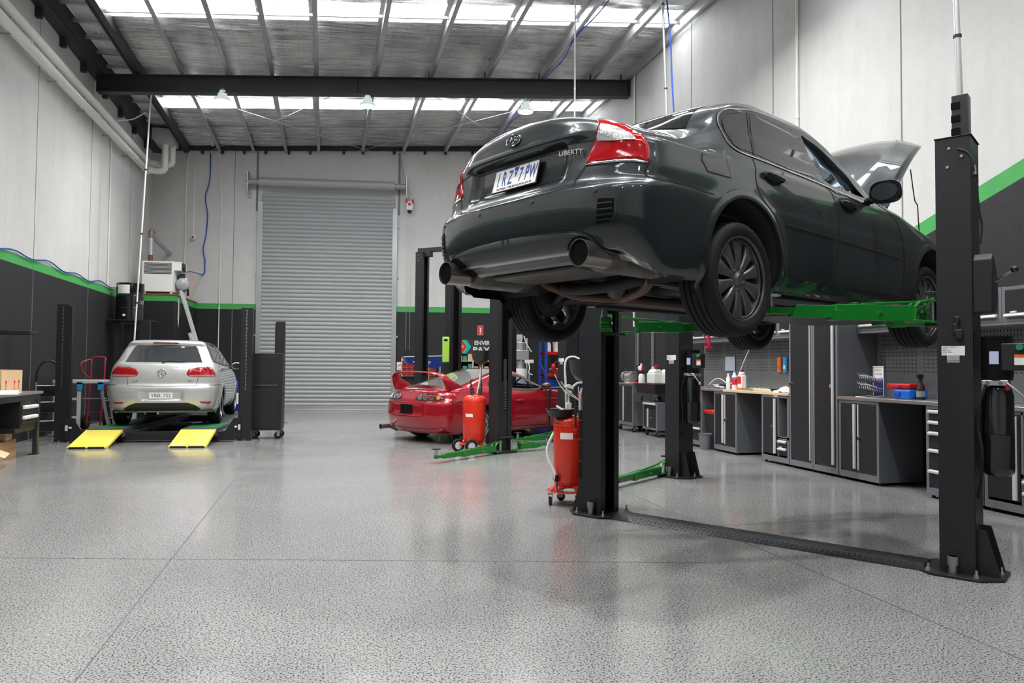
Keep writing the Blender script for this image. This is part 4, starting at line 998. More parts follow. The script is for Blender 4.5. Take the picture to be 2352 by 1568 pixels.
b = B(); hb.ribbon('', [(-.315,.60),(-.30,.465),(-.27,.452),(0,.45),(.27,.452),(.30,.465),(.315,.60),(.29,.612),(-.29,.612)], 90, ds, None, .010, .003, True, 2, False, b); b.build('recess_edge', ps, car)
h, n = hb.hit(-.015, .527, 90, .006); Mx = facing(h, (0,-1,.05)); b = B(); b.box(-.186,.186,-.055,.055,0,.004); o = b.build('number_plate', M_['label'], car); o.data.transform(Mx)
gr = mat('plate_grey_ink', (.12,.13,.25), .5); text('YRB: 752', .082, gr, o, Mx @ Matrix.Translation((.0,-.002,.0045)), 'plate_lettering', .0004, bold=.001); b = B()
for x0, x1, y0, y1 in ((-.183,.183,.049,.052),(-.183,.183,-.052,-.049),(-.183,-.180,-.052,.052),(.180,.183,-.052,.052)): b.box(x0,x1,y0,y1,.004,.0046)
b.build('plate_border', gr, o).data.transform(Mx)
h, n = hb.hit(-.01, .905, 90, .004); Mx = facing(h, n); b = B(); b.tube([(.062*math.cos(t), .062*math.sin(t), .003) for t in [2*math.pi*i/36 for i in range(36)]], .007, 8, close=True)
for p0, p1 in (((-.045,.04),(-.018,-.045)),((-.018,-.045),(0,0)),((0,0),(.018,-.045)),((.018,-.045),(.045,.04)),((-.02,.055),(0,.012)),((.02,.055),(0,.012))): b.bar((*p0,.003),(*p1,.003),.011,.004)
b.build('round_badge', M_['chrome'], car).data.transform(Mx)
for tx, x in (('GOLF', -.445), ('TDI', .425)): h, n = hb.hit(x, .765, 90, .003); text(tx, .045, M_['chrome'], car, facing(h, n), 'model_lettering', .002, sx=1.15)
for s_ in (1, -1):
    b = B(); b.sphere((0,0,0), 1, 12)
    for v in b.v:
        for i in range(3): v[i] = math.copysign(abs(v[i])**.7, v[i])
    o = b.build('door_mirror', ps, car); o.data.transform(Matrix.Translation((s_*.99,1.42,1.03)) @ Matrix.Diagonal((.10,.07,.07,1))); b = B(); b.lathe([(0,0),(1,0),(1,.01),(0,.01)], n=26, axis='y'); b.build('mirror_glass', bpy.data.materials['mirror_glass'], o).data.transform(Matrix.Translation((s_*.99,1.345,1.03)) @ Matrix.Diagonal((.086,.3,.055,1))); b = B(); b.tube([(s_*.84,1.45,.99),(s_*.92,1.43,.99)], .02, 8); b.build('mirror_arm', M_['blackplastic'], o)
    h, n = hb.hit(.45, .90, 0, .01); b = B(); b.tube([(s_*(h.x+.0),.36,.90),(s_*(h.x+.02),.40,.905),(s_*(h.x+.02),.52,.905),(s_*(h.x),.56,.90)], .012, 8); b.build('door_handle', ps, car)
rims = mat('silver_alloy', (.50,.50,.50), .32, metal=.75)
for (x, y, s_) in ((.755,0,1),(-.755,0,-1),(.765,2.575,1),(-.765,2.575,-1)): wheel(car, (x,y,.315), s_, .315, .215, .205, 7, rims, M_['rubber'], .2*y, 0, dict(face=.03, wr=.05, wh=.022, hub=.06))
b = B(); b.cyl((-.42,-.72,.27),(-.42,-.3,.27),.03,n=16); b.box(-.5,.5,-.1,.1,.24,.34); b.build('exhaust', M_['exh'], car)
b = B(); b.cyl((-.65,0,.28),(.65,0,.28),.035,n=12); b.build('rear_axle', M_['darksteel'], car)

# ------------------------------------------------------------------ red coupe
COU = (2.148, 13.152, 0, 1.053)
pr_ = paint('deep_red_gloss_paint', (.36,.006,.018), .2, .22)
car = thing('coupe', 'low red coupe with a tall rear wing, parked between the lift columns', 'car', COU[:3], -COU[3])
rows = [(.16,-.74,3.30,.78,.26,.5,2.5,2.4),(.20,-.80,3.42,.82,.30,.55,2.6,2.4),(.28,-.86,3.52,.86,.36,.6,2.6,2.4),(.36,-.90,3.57,.885,.42,.7,2.5,2.4),(.48,-.925,3.60,.905,.45,.75,2.5,2.3),(.60,-.925,3.58,.910,.46,.8,2.4,2.3),
 (.68,-.915,3.50,.908,.46,.85,2.4,2.2),(.71,-.89,3.42,.905,.46,.85,2.4,2.2),(.76,-.855,3.20,.89,.46,.85,2.4,2.1),(.82,-.83,2.85,.865,.45,.8,2.4,2.1),(.88,-.795,2.35,.83,.44,.7,2.4,2.1),(.915,-.72,2.02,.795,.42,.5,2.5,2.1),
 (.935,-.58,1.93,.77,.36,.42,2.7,2.1),(.95,-.42,1.88,.745,.32,.40,2.8,2.1),(.985,-.26,1.80,.715,.28,.38,2.8,2.1),(1.05,-.04,1.66,.675,.26,.36,2.7,2.1),(1.12,.20,1.52,.635,.26,.34,2.6,2.1),(1.18,.40,1.38,.59,.26,.33,2.5,2.1),
 (1.225,.56,1.25,.54,.26,.3,2.4,2.1),(1.25,.68,1.14,.47,.22,.28,2.3,2.1),(1.265,.80,1.02,.36,.14,.14,2.2,2.1),(1.272,.88,.94,.12,.04,.04,2,2)]
def cou_deform(p):
    x, y, z = p; ax = abs(x)
    if y < -.5:
        y += .022*sst(.43, .40, ax)*sst(.475, .50, z)*sst(.665, .64, z)
    for cy in (0, 2.55):
        d = math.hypot(y-cy, z-.32)
        if ax > .55: x += math.copysign(.022*math.exp(-((d-.38)/.10)**2), x)
    if ax > .7 and .2 < y < 1.9: x -= math.copysign(.014*math.exp(-((z-.52)/.13)**2)*sst(.2,.7,y)*sst(1.9,1.5,y), x)
    return Vector((x, y, z))
AR = [(0,.325,.345),(2.55,.325,.345)]
cc = CarBody(rows, nlev=92, nr=36, ns=90, nf=20, deform=cou_deform, arches=AR)
cdg = [(.80,.905),(.82,1.12),(1.0,1.142),(1.20,1.11),(1.42,1.01),(1.62,.90)]; cws = [(-.60,.96),(-.46,1.19),(.46,1.19),(.60,.96)]
cc.cut(lambda c: (abs(c.x) > .5 and inpoly(c.y, c.z, cdg)) or (c.y > 1.2 and inpoly(c.x, c.z, cws))); 
def cou_parts(c):
    if c.y < -.10 and abs(c.x) < .60 and c.z > .705: return 'rear_hatch'
    if c.y < -.36 and c.z < .70: return 'rear_bumper'
    if abs(c.x) > .55 and .70 < c.y < 1.67 and .24 < c.z < .90: return ('door', c.x > 0)
    return 'body'
cc.build('body', pr_, car, cou_parts)
for a in AR: cc.liner(*a, M_['under'], car)
b = B(); b.add([(-.80,-.72,.19),(.80,-.72,.19),(.80,3.2,.15),(-.80,3.2,.15)],[(0,1,2,3)]); b.build('floor_pan', M_['under'], car)
cgl = mat('coupe_screen_glass', (.20,.205,.20), .05, coat=.8, spec=.7)  # base colour lightened to imitate the foil ceiling reflected in the rear screen
cc.patch('rear_screen', [(-.62,.975),(-.50,1.20),(-.38,1.245),(.38,1.245),(.50,1.20),(.62,.975),(0,.955)], 90, cgl, car, off=.003, res=.05)
b = B(); cc.ribbon('', [(-.64,.985),(-.53,1.195),(-.40,1.25),(0,1.255),(.40,1.25),(.53,1.195),(.64,.985)], 90, ds, None, .008, .0045, False, 3, False, b); cc.ribbon('', cdg, 0, ds, None, .04, .0045, True, 2, True, b); b.build('window_surround', M_['blackgloss'], car)
cc.patch('windscreen', [(-.62,.95),(-.48,1.20),(.48,1.20),(.62,.95)], -90, wsg, car, off=.003, th=.004, res=.08)
for mir in (0, 1):
    o = cc.patch('quarter_window', [(.36,1.04),(.55,1.11),(.76,1.135),(.76,.92),(.30,.955)], 0, M_['glasstint'], car, off=.003, res=.06)
    if mir: o.data.transform(Matrix.Diagonal((-1,1,1,1))); o.data.flip_normals()
b = B(); b.box(-.68,.68,.1,1.9,.6,.86); b.box(-.62,.62,1.62,1.95,.82,.94)
for x in (-.35,.35): b.box(x-.22,x+.22,.78,.9,.7,1.05)
b.build('cabin_trim', M_['blackplastic'], car, bevel=.02); b = B(); b.tube([(.36+.18*math.cos(t), 1.48+.06*math.sin(t), .93+.16*math.sin(t)) for t in [2*math.pi*i/24 for i in range(24)]], .016, 8, close=True); b.bar((.20,1.48,.93),(.52,1.48,.93),.03,.02); b.build('steering_wheel', M_['blackplastic'], car)
smk = mat('smoked_lamp_cover', (.035,.03,.032), .05, coat=1.)
lr = mat('lamp_red_cell', (.16,.02,.03), .1, coat=1); lc = mat('lamp_chrome_cell', (.20,.19,.19), .15, metal=.8, coat=1)
for s_ in (1, -1):
    o = cc.patch('tail_lamp', [(s_*x, z) for x, z in [(.205,.742),(.215,.785),(.265,.825),(.40,.838),(.62,.830),(.72,.80),(.755,.765),(.74,.735),(.60,.722),(.30,.718)]], 90, smk, car, off=.006, th=.006, res=.03)
    for i, (x, r, m) in enumerate(((.30,.038,lc),(.425,.043,lr),(.545,.043,lr),(.66,.038,tail_amber if s_ > 0 else lc))):
        h, n = cc.hit(s_*x, .775, 90, .008); b = B(); b.lathe([(0,.002),(r,.002),(r,-.004),(0,-.004)], n=20); b.build('lamp_cell', m, o).data.transform(facing(h, n)); b = B(); b.tube([(r*math.cos(t), r*math.sin(t), .002) for t in [2*math.pi*i/20 for i in range(20)]], .004, 6, close=True); b.build('lamp_cell_rim', M_['chrome'], o).data.transform(facing(h, n))
# wing
b = B()
Wp = [(-.74,-.62,.90),(-.735,-.66,1.02),(-.70,-.69,1.12),(-.60,-.72,1.165),(-.40,-.75,1.19),(0,-.77,1.20),(.40,-.75,1.19),(.60,-.72,1.165),(.70,-.69,1.12),(.735,-.66,1.02),(.74,-.62,.90)]
C_ = crom(Wp, 6); n = len(C_); vs_ = []
for i, p in enumerate(C_):
    d = (C_[min(i+1,n-1)]-C_[max(i-1,0)]).normalized(); nn = Vector((-d.z,0,d.x)).normalized(); t = abs(i/(n-1)*2-1); ch = .17+.26*sst(.62,1,t); th = .028+.010*t
    q = p+Vector((0,.06+.14*sst(.62,1,t),0))
    for k in range(10):
        a = 2*math.pi*k/10; vs_.append(q+Vector((0,1,0))*(ch/2)*math.cos(a)+nn*th/2*math.sin(a))
b.add(vs_, [(i*10+k, i*10+(k+1)%10, (i+1)*10+(k+1)%10, (i+1)*10+k) for i in range(n-1) for k in range(10)]+[tuple(range(10)), tuple(range((n-1)*10,n*10))]); b.build('rear_wing', pr_, car, smooth=60)
h, n = cc.hit(0, .86, 90, .004); b = B(); b.tube([(.035*math.cos(t), .024*math.sin(t), 0) for t in [2*math.pi*i/24 for i in range(24)]], .004, 6, close=True); b.tube([(.012*math.cos(t), .022*math.sin(t), 0) for t in [2*math.pi*i/20 for i in range(20)]], .003, 6, close=True); b.tube([(.030*math.cos(t), .008+.010*math.sin(t), 0) for t in [2*math.pi*i/20 for i in range(20)]], .003, 6, close=True); b.build('oval_badge', mat('badge_pink_chrome', (.5,.25,.25), .2, metal=.8), car).data.transform(facing(h, n))
h, n = cc.hit(-.04, .905, 90, .004); b = B(); b.box(-.17,.17,-.014,.014,0,.006); b.build('brake_light_strip', mat('pale_lens', (.65,.45,.42), .3), car, bevel=.003).data.transform(facing(h, n))
cc.patch('plate_recess', [(-.17,.49),(-.165,.645),(.175,.645),(.18,.49)], 90, H, car, off=.003, res=.05)
b = B(); cc.ribbon('', [(-.43,.655),(-.44,.49),(-.41,.47),(.41,.47),(.44,.49),(.43,.655),(-.43,.66)], 90, ds, None, .010, .003, True, 2, False, b); cc.ribbon('', [(-.85,.30),(-.5,.245),(.5,.245),(.85,.30)], 90, ds, None, .014, .006, False, 4, False, b); b.build('bumper_crease', pr_, car)
b = B()
for ln, sm in [([(.78,.90),(.70,.75),(.66,.55),(.74,.36),(.82,.22)],5),([(1.66,.88),(1.70,.7),(1.69,.4),(1.66,.2)],5),([(.80,.245),(1.66,.235)],0),([(-.62,.70),(-.36,.69),(-.34,.60)],3)]: cc.ribbon('', ln, 0, ds, None, .009, .0012, False, sm, True, b)
cc.ribbon('', [(-.10+.10*math.cos(t), .745+.075*math.sin(t)) for t in [2*math.pi*i/16 for i in range(16)]], 0, ds, None, .006, .0012, True, 0, False, b); cc.ribbon('', [(-.70,.715),(0,.70),(.70,.715)], 90, ds, None, .008, .0012, False, 4, False, b); b.build('panel_gaps', ds, car)
for s_ in (1, -1):
    h, n = cc.hit(.93, .70, 0, .01); b = B(); b.tube([(s_*(h.x-.01),.84,.70),(s_*(h.x+.015),.88,.705),(s_*(h.x+.015),1.0,.705),(s_*(h.x-.01),1.03,.70)], .013, 8); b.build('door_handle', pr_, car)
    b = B(); b.sphere((0,0,0), 1, 12); o = b.build('door_mirror', mat('mirror_red_black', (.06,.01,.012), .2, coat=1) if s_ > 0 else bpy.data.materials['mirror_red_black'], car); o.data.transform(Matrix.Translation((s_*.94,1.57,.95)) @ Matrix.Diagonal((.105,.08,.065,1))); b = B(); b.tube([(s_*.80,1.60,.91),(s_*.88,1.58,.92)], .03, 8); b.build('mirror_arm', pr_, o); b = B(); b.lathe([(0,0),(1,0),(1,.01),(0,.01)], n=24, axis='y'); b.build('mirror_glass', bpy.data.materials['mirror_glass'], o).data.transform(Matrix.Translation((s_*.94,1.51,.95)) @ Matrix.Diagonal((.075,.3,.045,1)))
for (x, y, s_) in ((.76,0,1),(-.76,0,-1),(.76,2.55,1),(-.76,2.55,-1)): wheel(car, (x,y,.318), s_, .318, .225, .24, 5, rims, M_['rubber'], .3*y, 0, dict(face=.03, wr=.06, wh=.03, hub=.06))
b = B(); b.lathe([(.040,0),(.046,0),(.040,.10),(.038,.40)], (-.62,-1.0,.235), 24, 'y', caps=False); b.lathe([(0,.06),(.04,.06)], (-.62,-1.0,.235), 24, 'y'); o = b.build('exhaust_tip', M_['steel'], car); b = B(); b.tube([(-.60,-.80,.235),(-.55,-.72,.235),(-.48,-.2,.235),(-.46,-.1,.235)], [.04,.085,.085,.05], 20); b.build('muffler', M_['exh'], o)
# ------------------------------------------------------------------ lifts
def arm(t, inv, hinge, pad, z, zpad=None, gw=.085, gh=.085, name='lift_arm', stem=.05, fork=True):
    """green telescopic arm; hinge and pad given in world x, y"""
    a = inv @ Vector((hinge[0], hinge[1], z)); p = inv @ Vector((pad[0], pad[1], z)); d = (p-a); L = d.length; d.normalize(); n = Vector((-d.y, d.x, 0))
    b = B(); s0 = a+d*.16; s1 = a+d*(.16+(L-.16)*.60); h = Vector((0,0,1))
    # outer stage with cut end
    def boxstage(q0, q1, w_, hh, cut=0.):
        v = []
        for q, c in ((q0, 0), (q1, cut)):
            for sg in (-1, 1): v += [q+n*w_/2*sg-h*hh/2, q+n*w_/2*sg+h*hh/2-d*c]
        b.add(v, [(0,1,3,2),(4,6,7,5),(0,4,5,1),(2,3,7,6),(0,2,6,4),(1,5,7,3)])
    boxstage(s0, s1, gw, gh, .035); boxstage(s1-d*.05, p-d*.13, gw*.80, gh*.78, .03)
    b.box(-.03,.03,-gw/2-.006,gw/2+.006,-gh/2-.004,gh*.12, Matrix.Translation(s1-d*.045) @ Matrix(((d.x,n.x,0,0),(d.y,n.y,0,0),(0,0,1,0),(0,0,0,1))))
    boxstage(p-d*.15, p+d*.02, gw*.62, gh*.42); b.cyl(p-h*.022, p+h*.022, .034, n=20)
    if fork:
        for sg in (1, -1):
            c = [a+n*.030*sg+h*.10*0+h*.085, a+d*.06+n*.030*sg+h*.088, a+d*.13+n*.030*sg+h*.075, a+d*.165+n*.030*sg+h*.04, a+d*.17+n*.030*sg-h*gh/2]
            for i in range(len(c)-1): b.bar(c[i], c[i+1], .03, .012)
        b.bar(a-h*.055, s0-h*.045+d*.02, .10, .014); b.bar(a+h*.085, a+d*.08+h*.088, .10, .012)
        b.bar(a+d*.14+h*.078, s0+d*(L*.32)+h*(gh/2+.004), .02, .014); b.cyl(s0+d*L*.36+n*.0+h*gh/2, s0+d*L*.36+h*(gh/2+.012), .03, n=16)
        b.tube(arc((0,0,0), 0, 0, 1, 1), .001, 4) if 0 else None
    ar_ = b.build(name, M_['green'], t, bevel=.003)
    b = B(); b.cyl(a-h*.075, a+h*.10, .019, n=16); b.cyl(a+h*.1, a+h*.108, .028, n=16); b.build('hinge_pin', M_['zinc'], ar_)
    b = B(); b.cyl(s0+d*(L*.22)+n*(gw/2+.012), s0+d*(L*.22)-n*(gw/2+.012), .010, n=10); b.build('stop_bolt', M_['zinc'], ar_)
    zp = (zpad-z) if zpad else stem+.06
    b = B(); b.cyl(p+h*.02, p+h*(zp-.014), .020, n=20); b.cyl(p+h*.03, p+h*(zp*.5+.01), .024, n=20); st = b.build('pad_stem', M_['zinc'], ar_)
    b = B(); b.lathe([(0,-.014),(.035,-.014),(.06,-.010),(.064,0),(.0,0)], (p.x,p.y,p.z+zp), 28); b.build('lift_pad', M_['galv'] if zpad else M_['rubber'], ar_)
    return ar_
def post(t, x, s, h, label=False, unit=False, bars=0., base=True):
    """column at local x; s = +1 when the other column lies towards -x"""
    b = B(); T = Matrix.Translation((x, 0, 0)) @ Matrix.Diagonal((s, 1, 1, 1)); dpt, w_, th = .20, .29, .008
    b.box(dpt/2-th, dpt/2, -w_/2, w_/2, 0, h, T)                                   # back
    for q in (-1, 1): b.box(-dpt/2, dpt/2, q*w_/2-(th if q > 0 else 0), q*w_/2+(th if q < 0 else 0), 0, h, T)
    for q in (-1, 1): b.box(-dpt/2, -dpt/2+.010, q*w_/2, q*(w_/2-.075), 0, h, T)
    b.box(-dpt/2-.006, dpt/2+.006, -w_/2-.006, w_/2+.006, h, h+.006, T)
    o = b.build('column', M_['post'], t, bevel=.002)
    if base:
        b = B(); q = [(-.21,-.17),(-.14,-.235),(.13,-.235),(.25,-.12),(.25,.12),(.13,.235),(-.14,.235),(-.21,.17)]
        b.prism([(x+s*u, v) for u, v in q], .002, .018, 'xy'); b.build('base_plate', M_['post'], o, bevel=.002)
        for q in (-1, 1):
            b = B(); yy = q*.10; b.prism([(x+s*.10,.018),(x+s*.225,.018),(x+s*.215,.06),(x+s*.15,.30),(x+s*.10,.30)], yy-.005, yy+.005, 'xz'); b.build('gusset', M_['post'], o)
        for u, v in ((-.155,-.19),(.11,-.20),(.215,-.0),(.11,.20),(-.155,.19)):
            b = B(); c = (x+s*u, v); b.cyl((*c,.018),(*c,.024),.020,n=14); b.cyl((*c,.024),(*c,.040),.014,n=6); b.cyl((*c,.040),(*c,.066),.008,n=10); b.build('anchor_bolt', M_['zinc'], o)
    # carriage inside the column
    zc = bars
    b = B(); b.box(-.085,.07,-.115,.115,zc-.12,zc+.95,T); b.box(-.175,-.085,-.13,.13,zc-.115,zc-.095,T); b.box(-.175,-.085,-.13,.13,zc+.095,zc+.115,T)
    if zc > 1: b.box(-.02,.075,-.05,.05,zc+.9,h+.30,T)
    c = b.build('carriage', M_['black'], t, bevel=.004)
    if zc > 1:
        for zz in (h+.06, h+.145, h+.23): b = B(); b.box(-.022,.03,-.055,-.049,zz-.022,zz+.022,T); b.build('carriage_slot', M_['hole'], c)
    # labels are mounted on the camera-side flank
    if label:
        b = B(); b.box(x-.075, x+.055, -w_/2-.0015, -w_/2, 1.395, 1.455); l = b.build('rating_label', M_['label'], o)
        for i in range(5): text(('ABCDEFG RATED LIFT CAPACITY'[:0] or 'CAPACITY 4000 KG') if i == 0 else ['MODEL', 'SERIAL NO', 'RATED LOAD', 'DATE'][i-1], .009, M_['ink'], l, Matrix.Translation((x-.070, -w_/2-.002, 1.447-i*.0105)) @ Matrix.Rotation(rad(90), 4, 'X'), 'label_print', .0002, 'LEFT')
        b = B(); b.box(x-.045, x+.025, -w_/2-.0015, -w_/2, 1.350, 1.392); l2 = b.build('data_label', M_['label'], o)
        b = B()
        for i in range(5): b.box(x-.045, x+.025, -w_/2-.003, -w_/2-.0015, 1.353+i*.008, 1.3555+i*.008)
        b.build('data_lines', M_['ink'], l2)
    b = B(); 
    for u, zz in ((-.02, h-.07), (.05, h-.13), (-.03, h-.19)): b.cyl((x+u, -w_/2-.006, zz), (x+u, -w_/2+.003, zz), .009, n=12)
    b.build('bolt_heads', M_['zinc'], o)
    b = B(); b.cyl((x-s*.02, -.145-.03, .13), (x-s*.02, -.145-.03, .018), .026, n=20); b.lathe([(.026,.0),(.033,0),(.033,.055),(.026,.055)], (x-s*.02,-.175,.075), 22); b.build('height_adapter', M_['steel'], o)
    if unit:
        b = B(); b.box(.10,.106,-.12,.10,1.30,1.55,T); b.build('unit_bracket', M_['black'], o, bevel=.002)
        m_ = B(); m_.cyl((x+s*.21,-.02,1.24),(x+s*.21,-.02,1.50),.085,n=28); m_.cyl((x+s*.21,-.02,1.50),(x+s*.21,-.02,1.515),.088,n=28)
        for i in range(10):
            a = i*math.pi/5; m_.box(x+s*.21+.083*math.cos(a)-.004, x+s*.21+.083*math.cos(a)+.004, -.02+.083*math.sin(a)-.004, -.02+.083*math.sin(a)+.004, 1.26, 1.49)
        u = m_.build('power_unit_motor', M_['blackgloss'], t)
        b = B(); b.box(x+s*.21+.03 if s > 0 else x+s*.21-.16, x+s*.21+.16 if s > 0 else x+s*.21-.03, -.10,-.01,1.30,1.47); b.build('switch_box', M_['blackplastic'], u, bevel=.006)
        b = B(); b.cyl((x+s*.21+.13,-.10,1.445),(x+s*.21+.13,-.125,1.445),.020,n=16); b.build('start_button', mat('green_button', (.03,.22,.12), .25, coat=1) if not _cache.get('gb') else _cache['gb'], u)
        b = B(); b.box(x+s*.21+.10,x+s*.21+.155,-.102,-.10,1.335,1.40); b.build('warning_sticker', M_['label'], u)
        b = B(); b.box(x+s*.21+.10,x+s*.21+.155,-.1025,-.102,1.38,1.40); b.build('sticker_orange', M_['orange'], u)
        b = B(); b.box(x+s*.21-.03,x+s*.21+.02,-.108,-.104,1.34,1.42); b.build('motor_plate', mat('pale_blue_label', (.45,.50,.70), .4), u)
        b = B(); b.box(x+s*.21-.075,x+s*.21+.065,-.10,.05,1.208,1.240); b.build('valve_block', M_['alu'], t, bevel=.004)
        b = B()
        for dx in (-.04,.03): b.cyl((x+s*.21+dx,-.11,1.223),(x+s*.21+dx,-.122,1.223),.012,n=12)
        b.build('valve_plugs', M_['zinc'], t)
        b = B(); b.lathe([(.0,0),(.070,0),(.086,.02),(.088,.05),(.088,.25),(.0895,.255),(.088,.26),(.088,.50),(.075,.545),(.04,.56),(0,.56)], (x+s*.21,-.02,.645), 32); b.build('oil_reservoir', M_['blackgloss'], t)
        b = B(); b.tube(crom([(x+s*.21+.06,-.10,1.225),(x+s*.28+.04,-.12,1.18),(x+s*.33+.04,-.13,1.13)],4), .007, 8); b.sphere((x+s*.33+.045,-.13,1.12), .018); b.build('release_lever', M_['steel'], t)
        b = B(); b.cyl((x+s*.21+.055,-.07,1.185),(x+s*.21+.065,-.09,1.215),.016,n=12); b.build('filler_cap', M_['redpl'], t)
        b = B(); b.tube(crom([(x+s*.16,-.10,1.21),(x+s*.13,-.12,1.10),(x+s*.115,-.12,.95),(x+s*.14,-.13,.80),(x+s*.13,-.12,.62),(x+s*.11,-.1,.5)],5), .009, 8); b.build('hydraulic_hose', M_['rubber'], t)
def lift_frame(name, label, A, Bp):
    m = Vector(((A[0]+Bp[0])/2, (A[1]+Bp[1])/2, 0)); rz = math.atan2(Bp[1]-A[1], Bp[0]-A[0]); t = thing(name, label, 'car lift', m, rz, None)
    inv = (Matrix.Translation(m) @ Matrix.Rotation(rz, 4, 'Z')).inverted(); return t, inv, math.hypot(Bp[0]-A[0], Bp[1]-A[1])/2
def car2w(c, x, y): 
    th = c[3]; return (c[0]+x*math.cos(th)+y*math.sin(th), c[1]-x*math.sin(th)+y*math.cos(th))
def toworld(A, Bp, x, y):
    m = Vector(((A[0]+Bp[0])/2, (A[1]+Bp[1])/2, 0)); rz = math.atan2(Bp[1]-A[1], Bp[0]-A[0]); p = (Matrix.Translation(m) @ Matrix.Rotation(rz, 4, 'Z')) @ Vector((x, y, 0)); return p.x, p.y
A, Bq = (2.41,6.26), (4.02,3.97)
t, inv, hs = lift_frame('two_post_lift', 'front two-post car lift with green arms holding up the dark grey sedan', A, Bq)
post(t, -hs, -1, 2.80, bars=1.70); post(t, hs, 1, 2.80, label=True, unit=True, bars=1.70)
arm(t, inv, toworld(A, Bq, hs-.13, -.10), car2w(SED, .70, .56), 1.665, 1.765, .075, .10)
arm(t, inv, toworld(A, Bq, hs-.13, .10), car2w(SED, .70, 2.06), 1.655, 1.765, .075, .09)
arm(t, inv, toworld(A, Bq, -hs+.13, -.10), car2w(SED, -.70, .56), 1.665, 1.765, .085, .10)
arm(t, inv, toworld(A, Bq, -hs+.13, .10), car2w(SED, -.70, 2.06), 1.665, 1.765, .085, .09)
# floor cover plate between the columns
b = B(); w0 = hs-.20; b.add([(-w0,-.17,.002),(w0,-.17,.002),(w0,.17,.002),(-w0,.17,.002),(-w0,-.09,.030),(w0,-.09,.030),(w0,.09,.030),(-w0,.09,.030)], [(0,1,5,4),(1,2,6,5),(2,3,7,6),(3,0,4,7),(4,5,6,7)])
cp = b.build('cover_plate', M_['tread'], t)
b = B(); i = 0; x = -w0+.03
while x < w0-.03:
    for j, y in enumerate((-.155,-.13,-.105,-.065,-.02,.025,.07,.11,.14)):
        s = 1 if (i+j) % 2 else -1; z = .030+.0012 if abs(y) < .09 else .002+(.17-abs(y))/.08*.028+.0012
        b.bar((x-.009, y-.007*s, z), (x+.009, y+.007*s, z), .004, .002)
    x += .036; i += 1
b.build('tread_pattern', mat('worn_tread', (.16,.16,.17), .35, metal=.7), cp)
# safety-lock cover with its lever on the right-hand column
b = B(); b.prism([(-.145+.0,1.66),(-.145,2.00),(-.11,2.04),(.02,1.95),(.06,1.88),(.06,1.76),(-.02,1.66)], hs+.10, hs+.21, 'yz'); b.build('lock_cover', M_['blackplastic'], t, bevel=.012, seg=3)
b = B(); b.tube([(hs+.20,-.02,1.86),(hs+.31,-.07,1.925)], .008, 10); o = b.build('lock_lever', M_['steel'], t)
b = B(); b.sphere((hs+.315,-.072,1.93), .022, 10); b.build('lever_knob', M_['blackgloss'], o)
b = B(); b.tube(crom([(hs+.03,-.15,2.72),(hs+.10,-.155,2.66),(hs+.13,-.14,2.45),(hs+.14,-.12,2.30),(hs+.15,-.10,2.22),(hs+.14,-.1,2.1)],6), .006, 8); b.cyl((hs+.115,-.12,2.60),(hs+.125,-.15,2.53),.014,n=10); b.build('air_line', M_['blackplastic'], t)
b = B(); b.box(hs-.0,hs+.03,-.165,-.145,1.60,1.645); b.box(hs+.005,hs+.045,-.17,-.145,1.50,1.56); b.box(hs-.01,hs+.02,-.165,-.145,1.53,1.60); b.build('rope_hook', M_['blackplastic'], t, bevel=.006)

A2, B2 = (2.61,11.01), (4.16,8.19)
t, inv, hs = lift_frame('two_post_lift', 'middle two-post lift, its green arms lowered to the floor in front of the red coupe', A2, B2)
post(t, -hs, -1, 2.80, bars=.13); post(t, hs, 1, 2.80, label=True, unit=True, bars=.13)
arm(t, inv, toworld(A2, B2, -hs+.13, -.11), (1.47, 9.90), .085, None); arm(t, inv, toworld(A2, B2, -hs+.13, .11), (3.42, 11.25), .085, None)
arm(t, inv, toworld(A2, B2, hs-.13, -.11), (2.98, 7.45), .085, None); arm(t, inv, toworld(A2, B2, hs-.13, .11), (4.66, 9.10), .085, None)
# toothed rack seen in the open face of the left column
b = B(); b.box(-hs+.095,-hs+.10,-.03,.03,1.05,1.40); x = 0
rk = b.build('lock_rack', M_['black'], t); b = B()
for i in range(22): b.box(-hs+.10,-hs+.106,-.028,.028,.66+i*.035,.675+i*.035)
b.build('rack_teeth', M_['steel'], rk)
A3, B3 = (2.60,15.30), (4.14,12.37)
t, inv, hs = lift_frame('two_post_lift', 'tall two-post lift standing either side of the red coupe', A3, B3)
post(t, -hs, -1, 3.85, bars=.13); post(t, hs, 1, 3.85, label=True, bars=.13)
arm(t, inv, toworld(A3, B3, hs-.13, -.11), (3.18, 12.12), .085, None); arm(t, inv, toworld(A3, B3, hs-.13, .11), (4.95, 12.75), .085, None)
arm(t, inv, toworld(A3, B3, -hs+.13, -.11), (1.75, 14.9), .085, None)
A4, B4 = (2.22,17.5), (3.98,15.95)
t, inv, hs = lift_frame('two_post_lift', 'furthest two-post lift with an overhead beam, beside the roller door', A4, B4)
post(t, -hs, -1, 3.98, bars=.13); post(t, hs, 1, 3.98, bars=.13)
b = B(); b.box(-hs-.1, hs+.1, -.06, .06, 3.99, 4.09); b.box(-hs+.05,-hs+.25,-.07,.07,3.88,3.99); b.build('overhead_beam', M_['post'], t, bevel=.004)

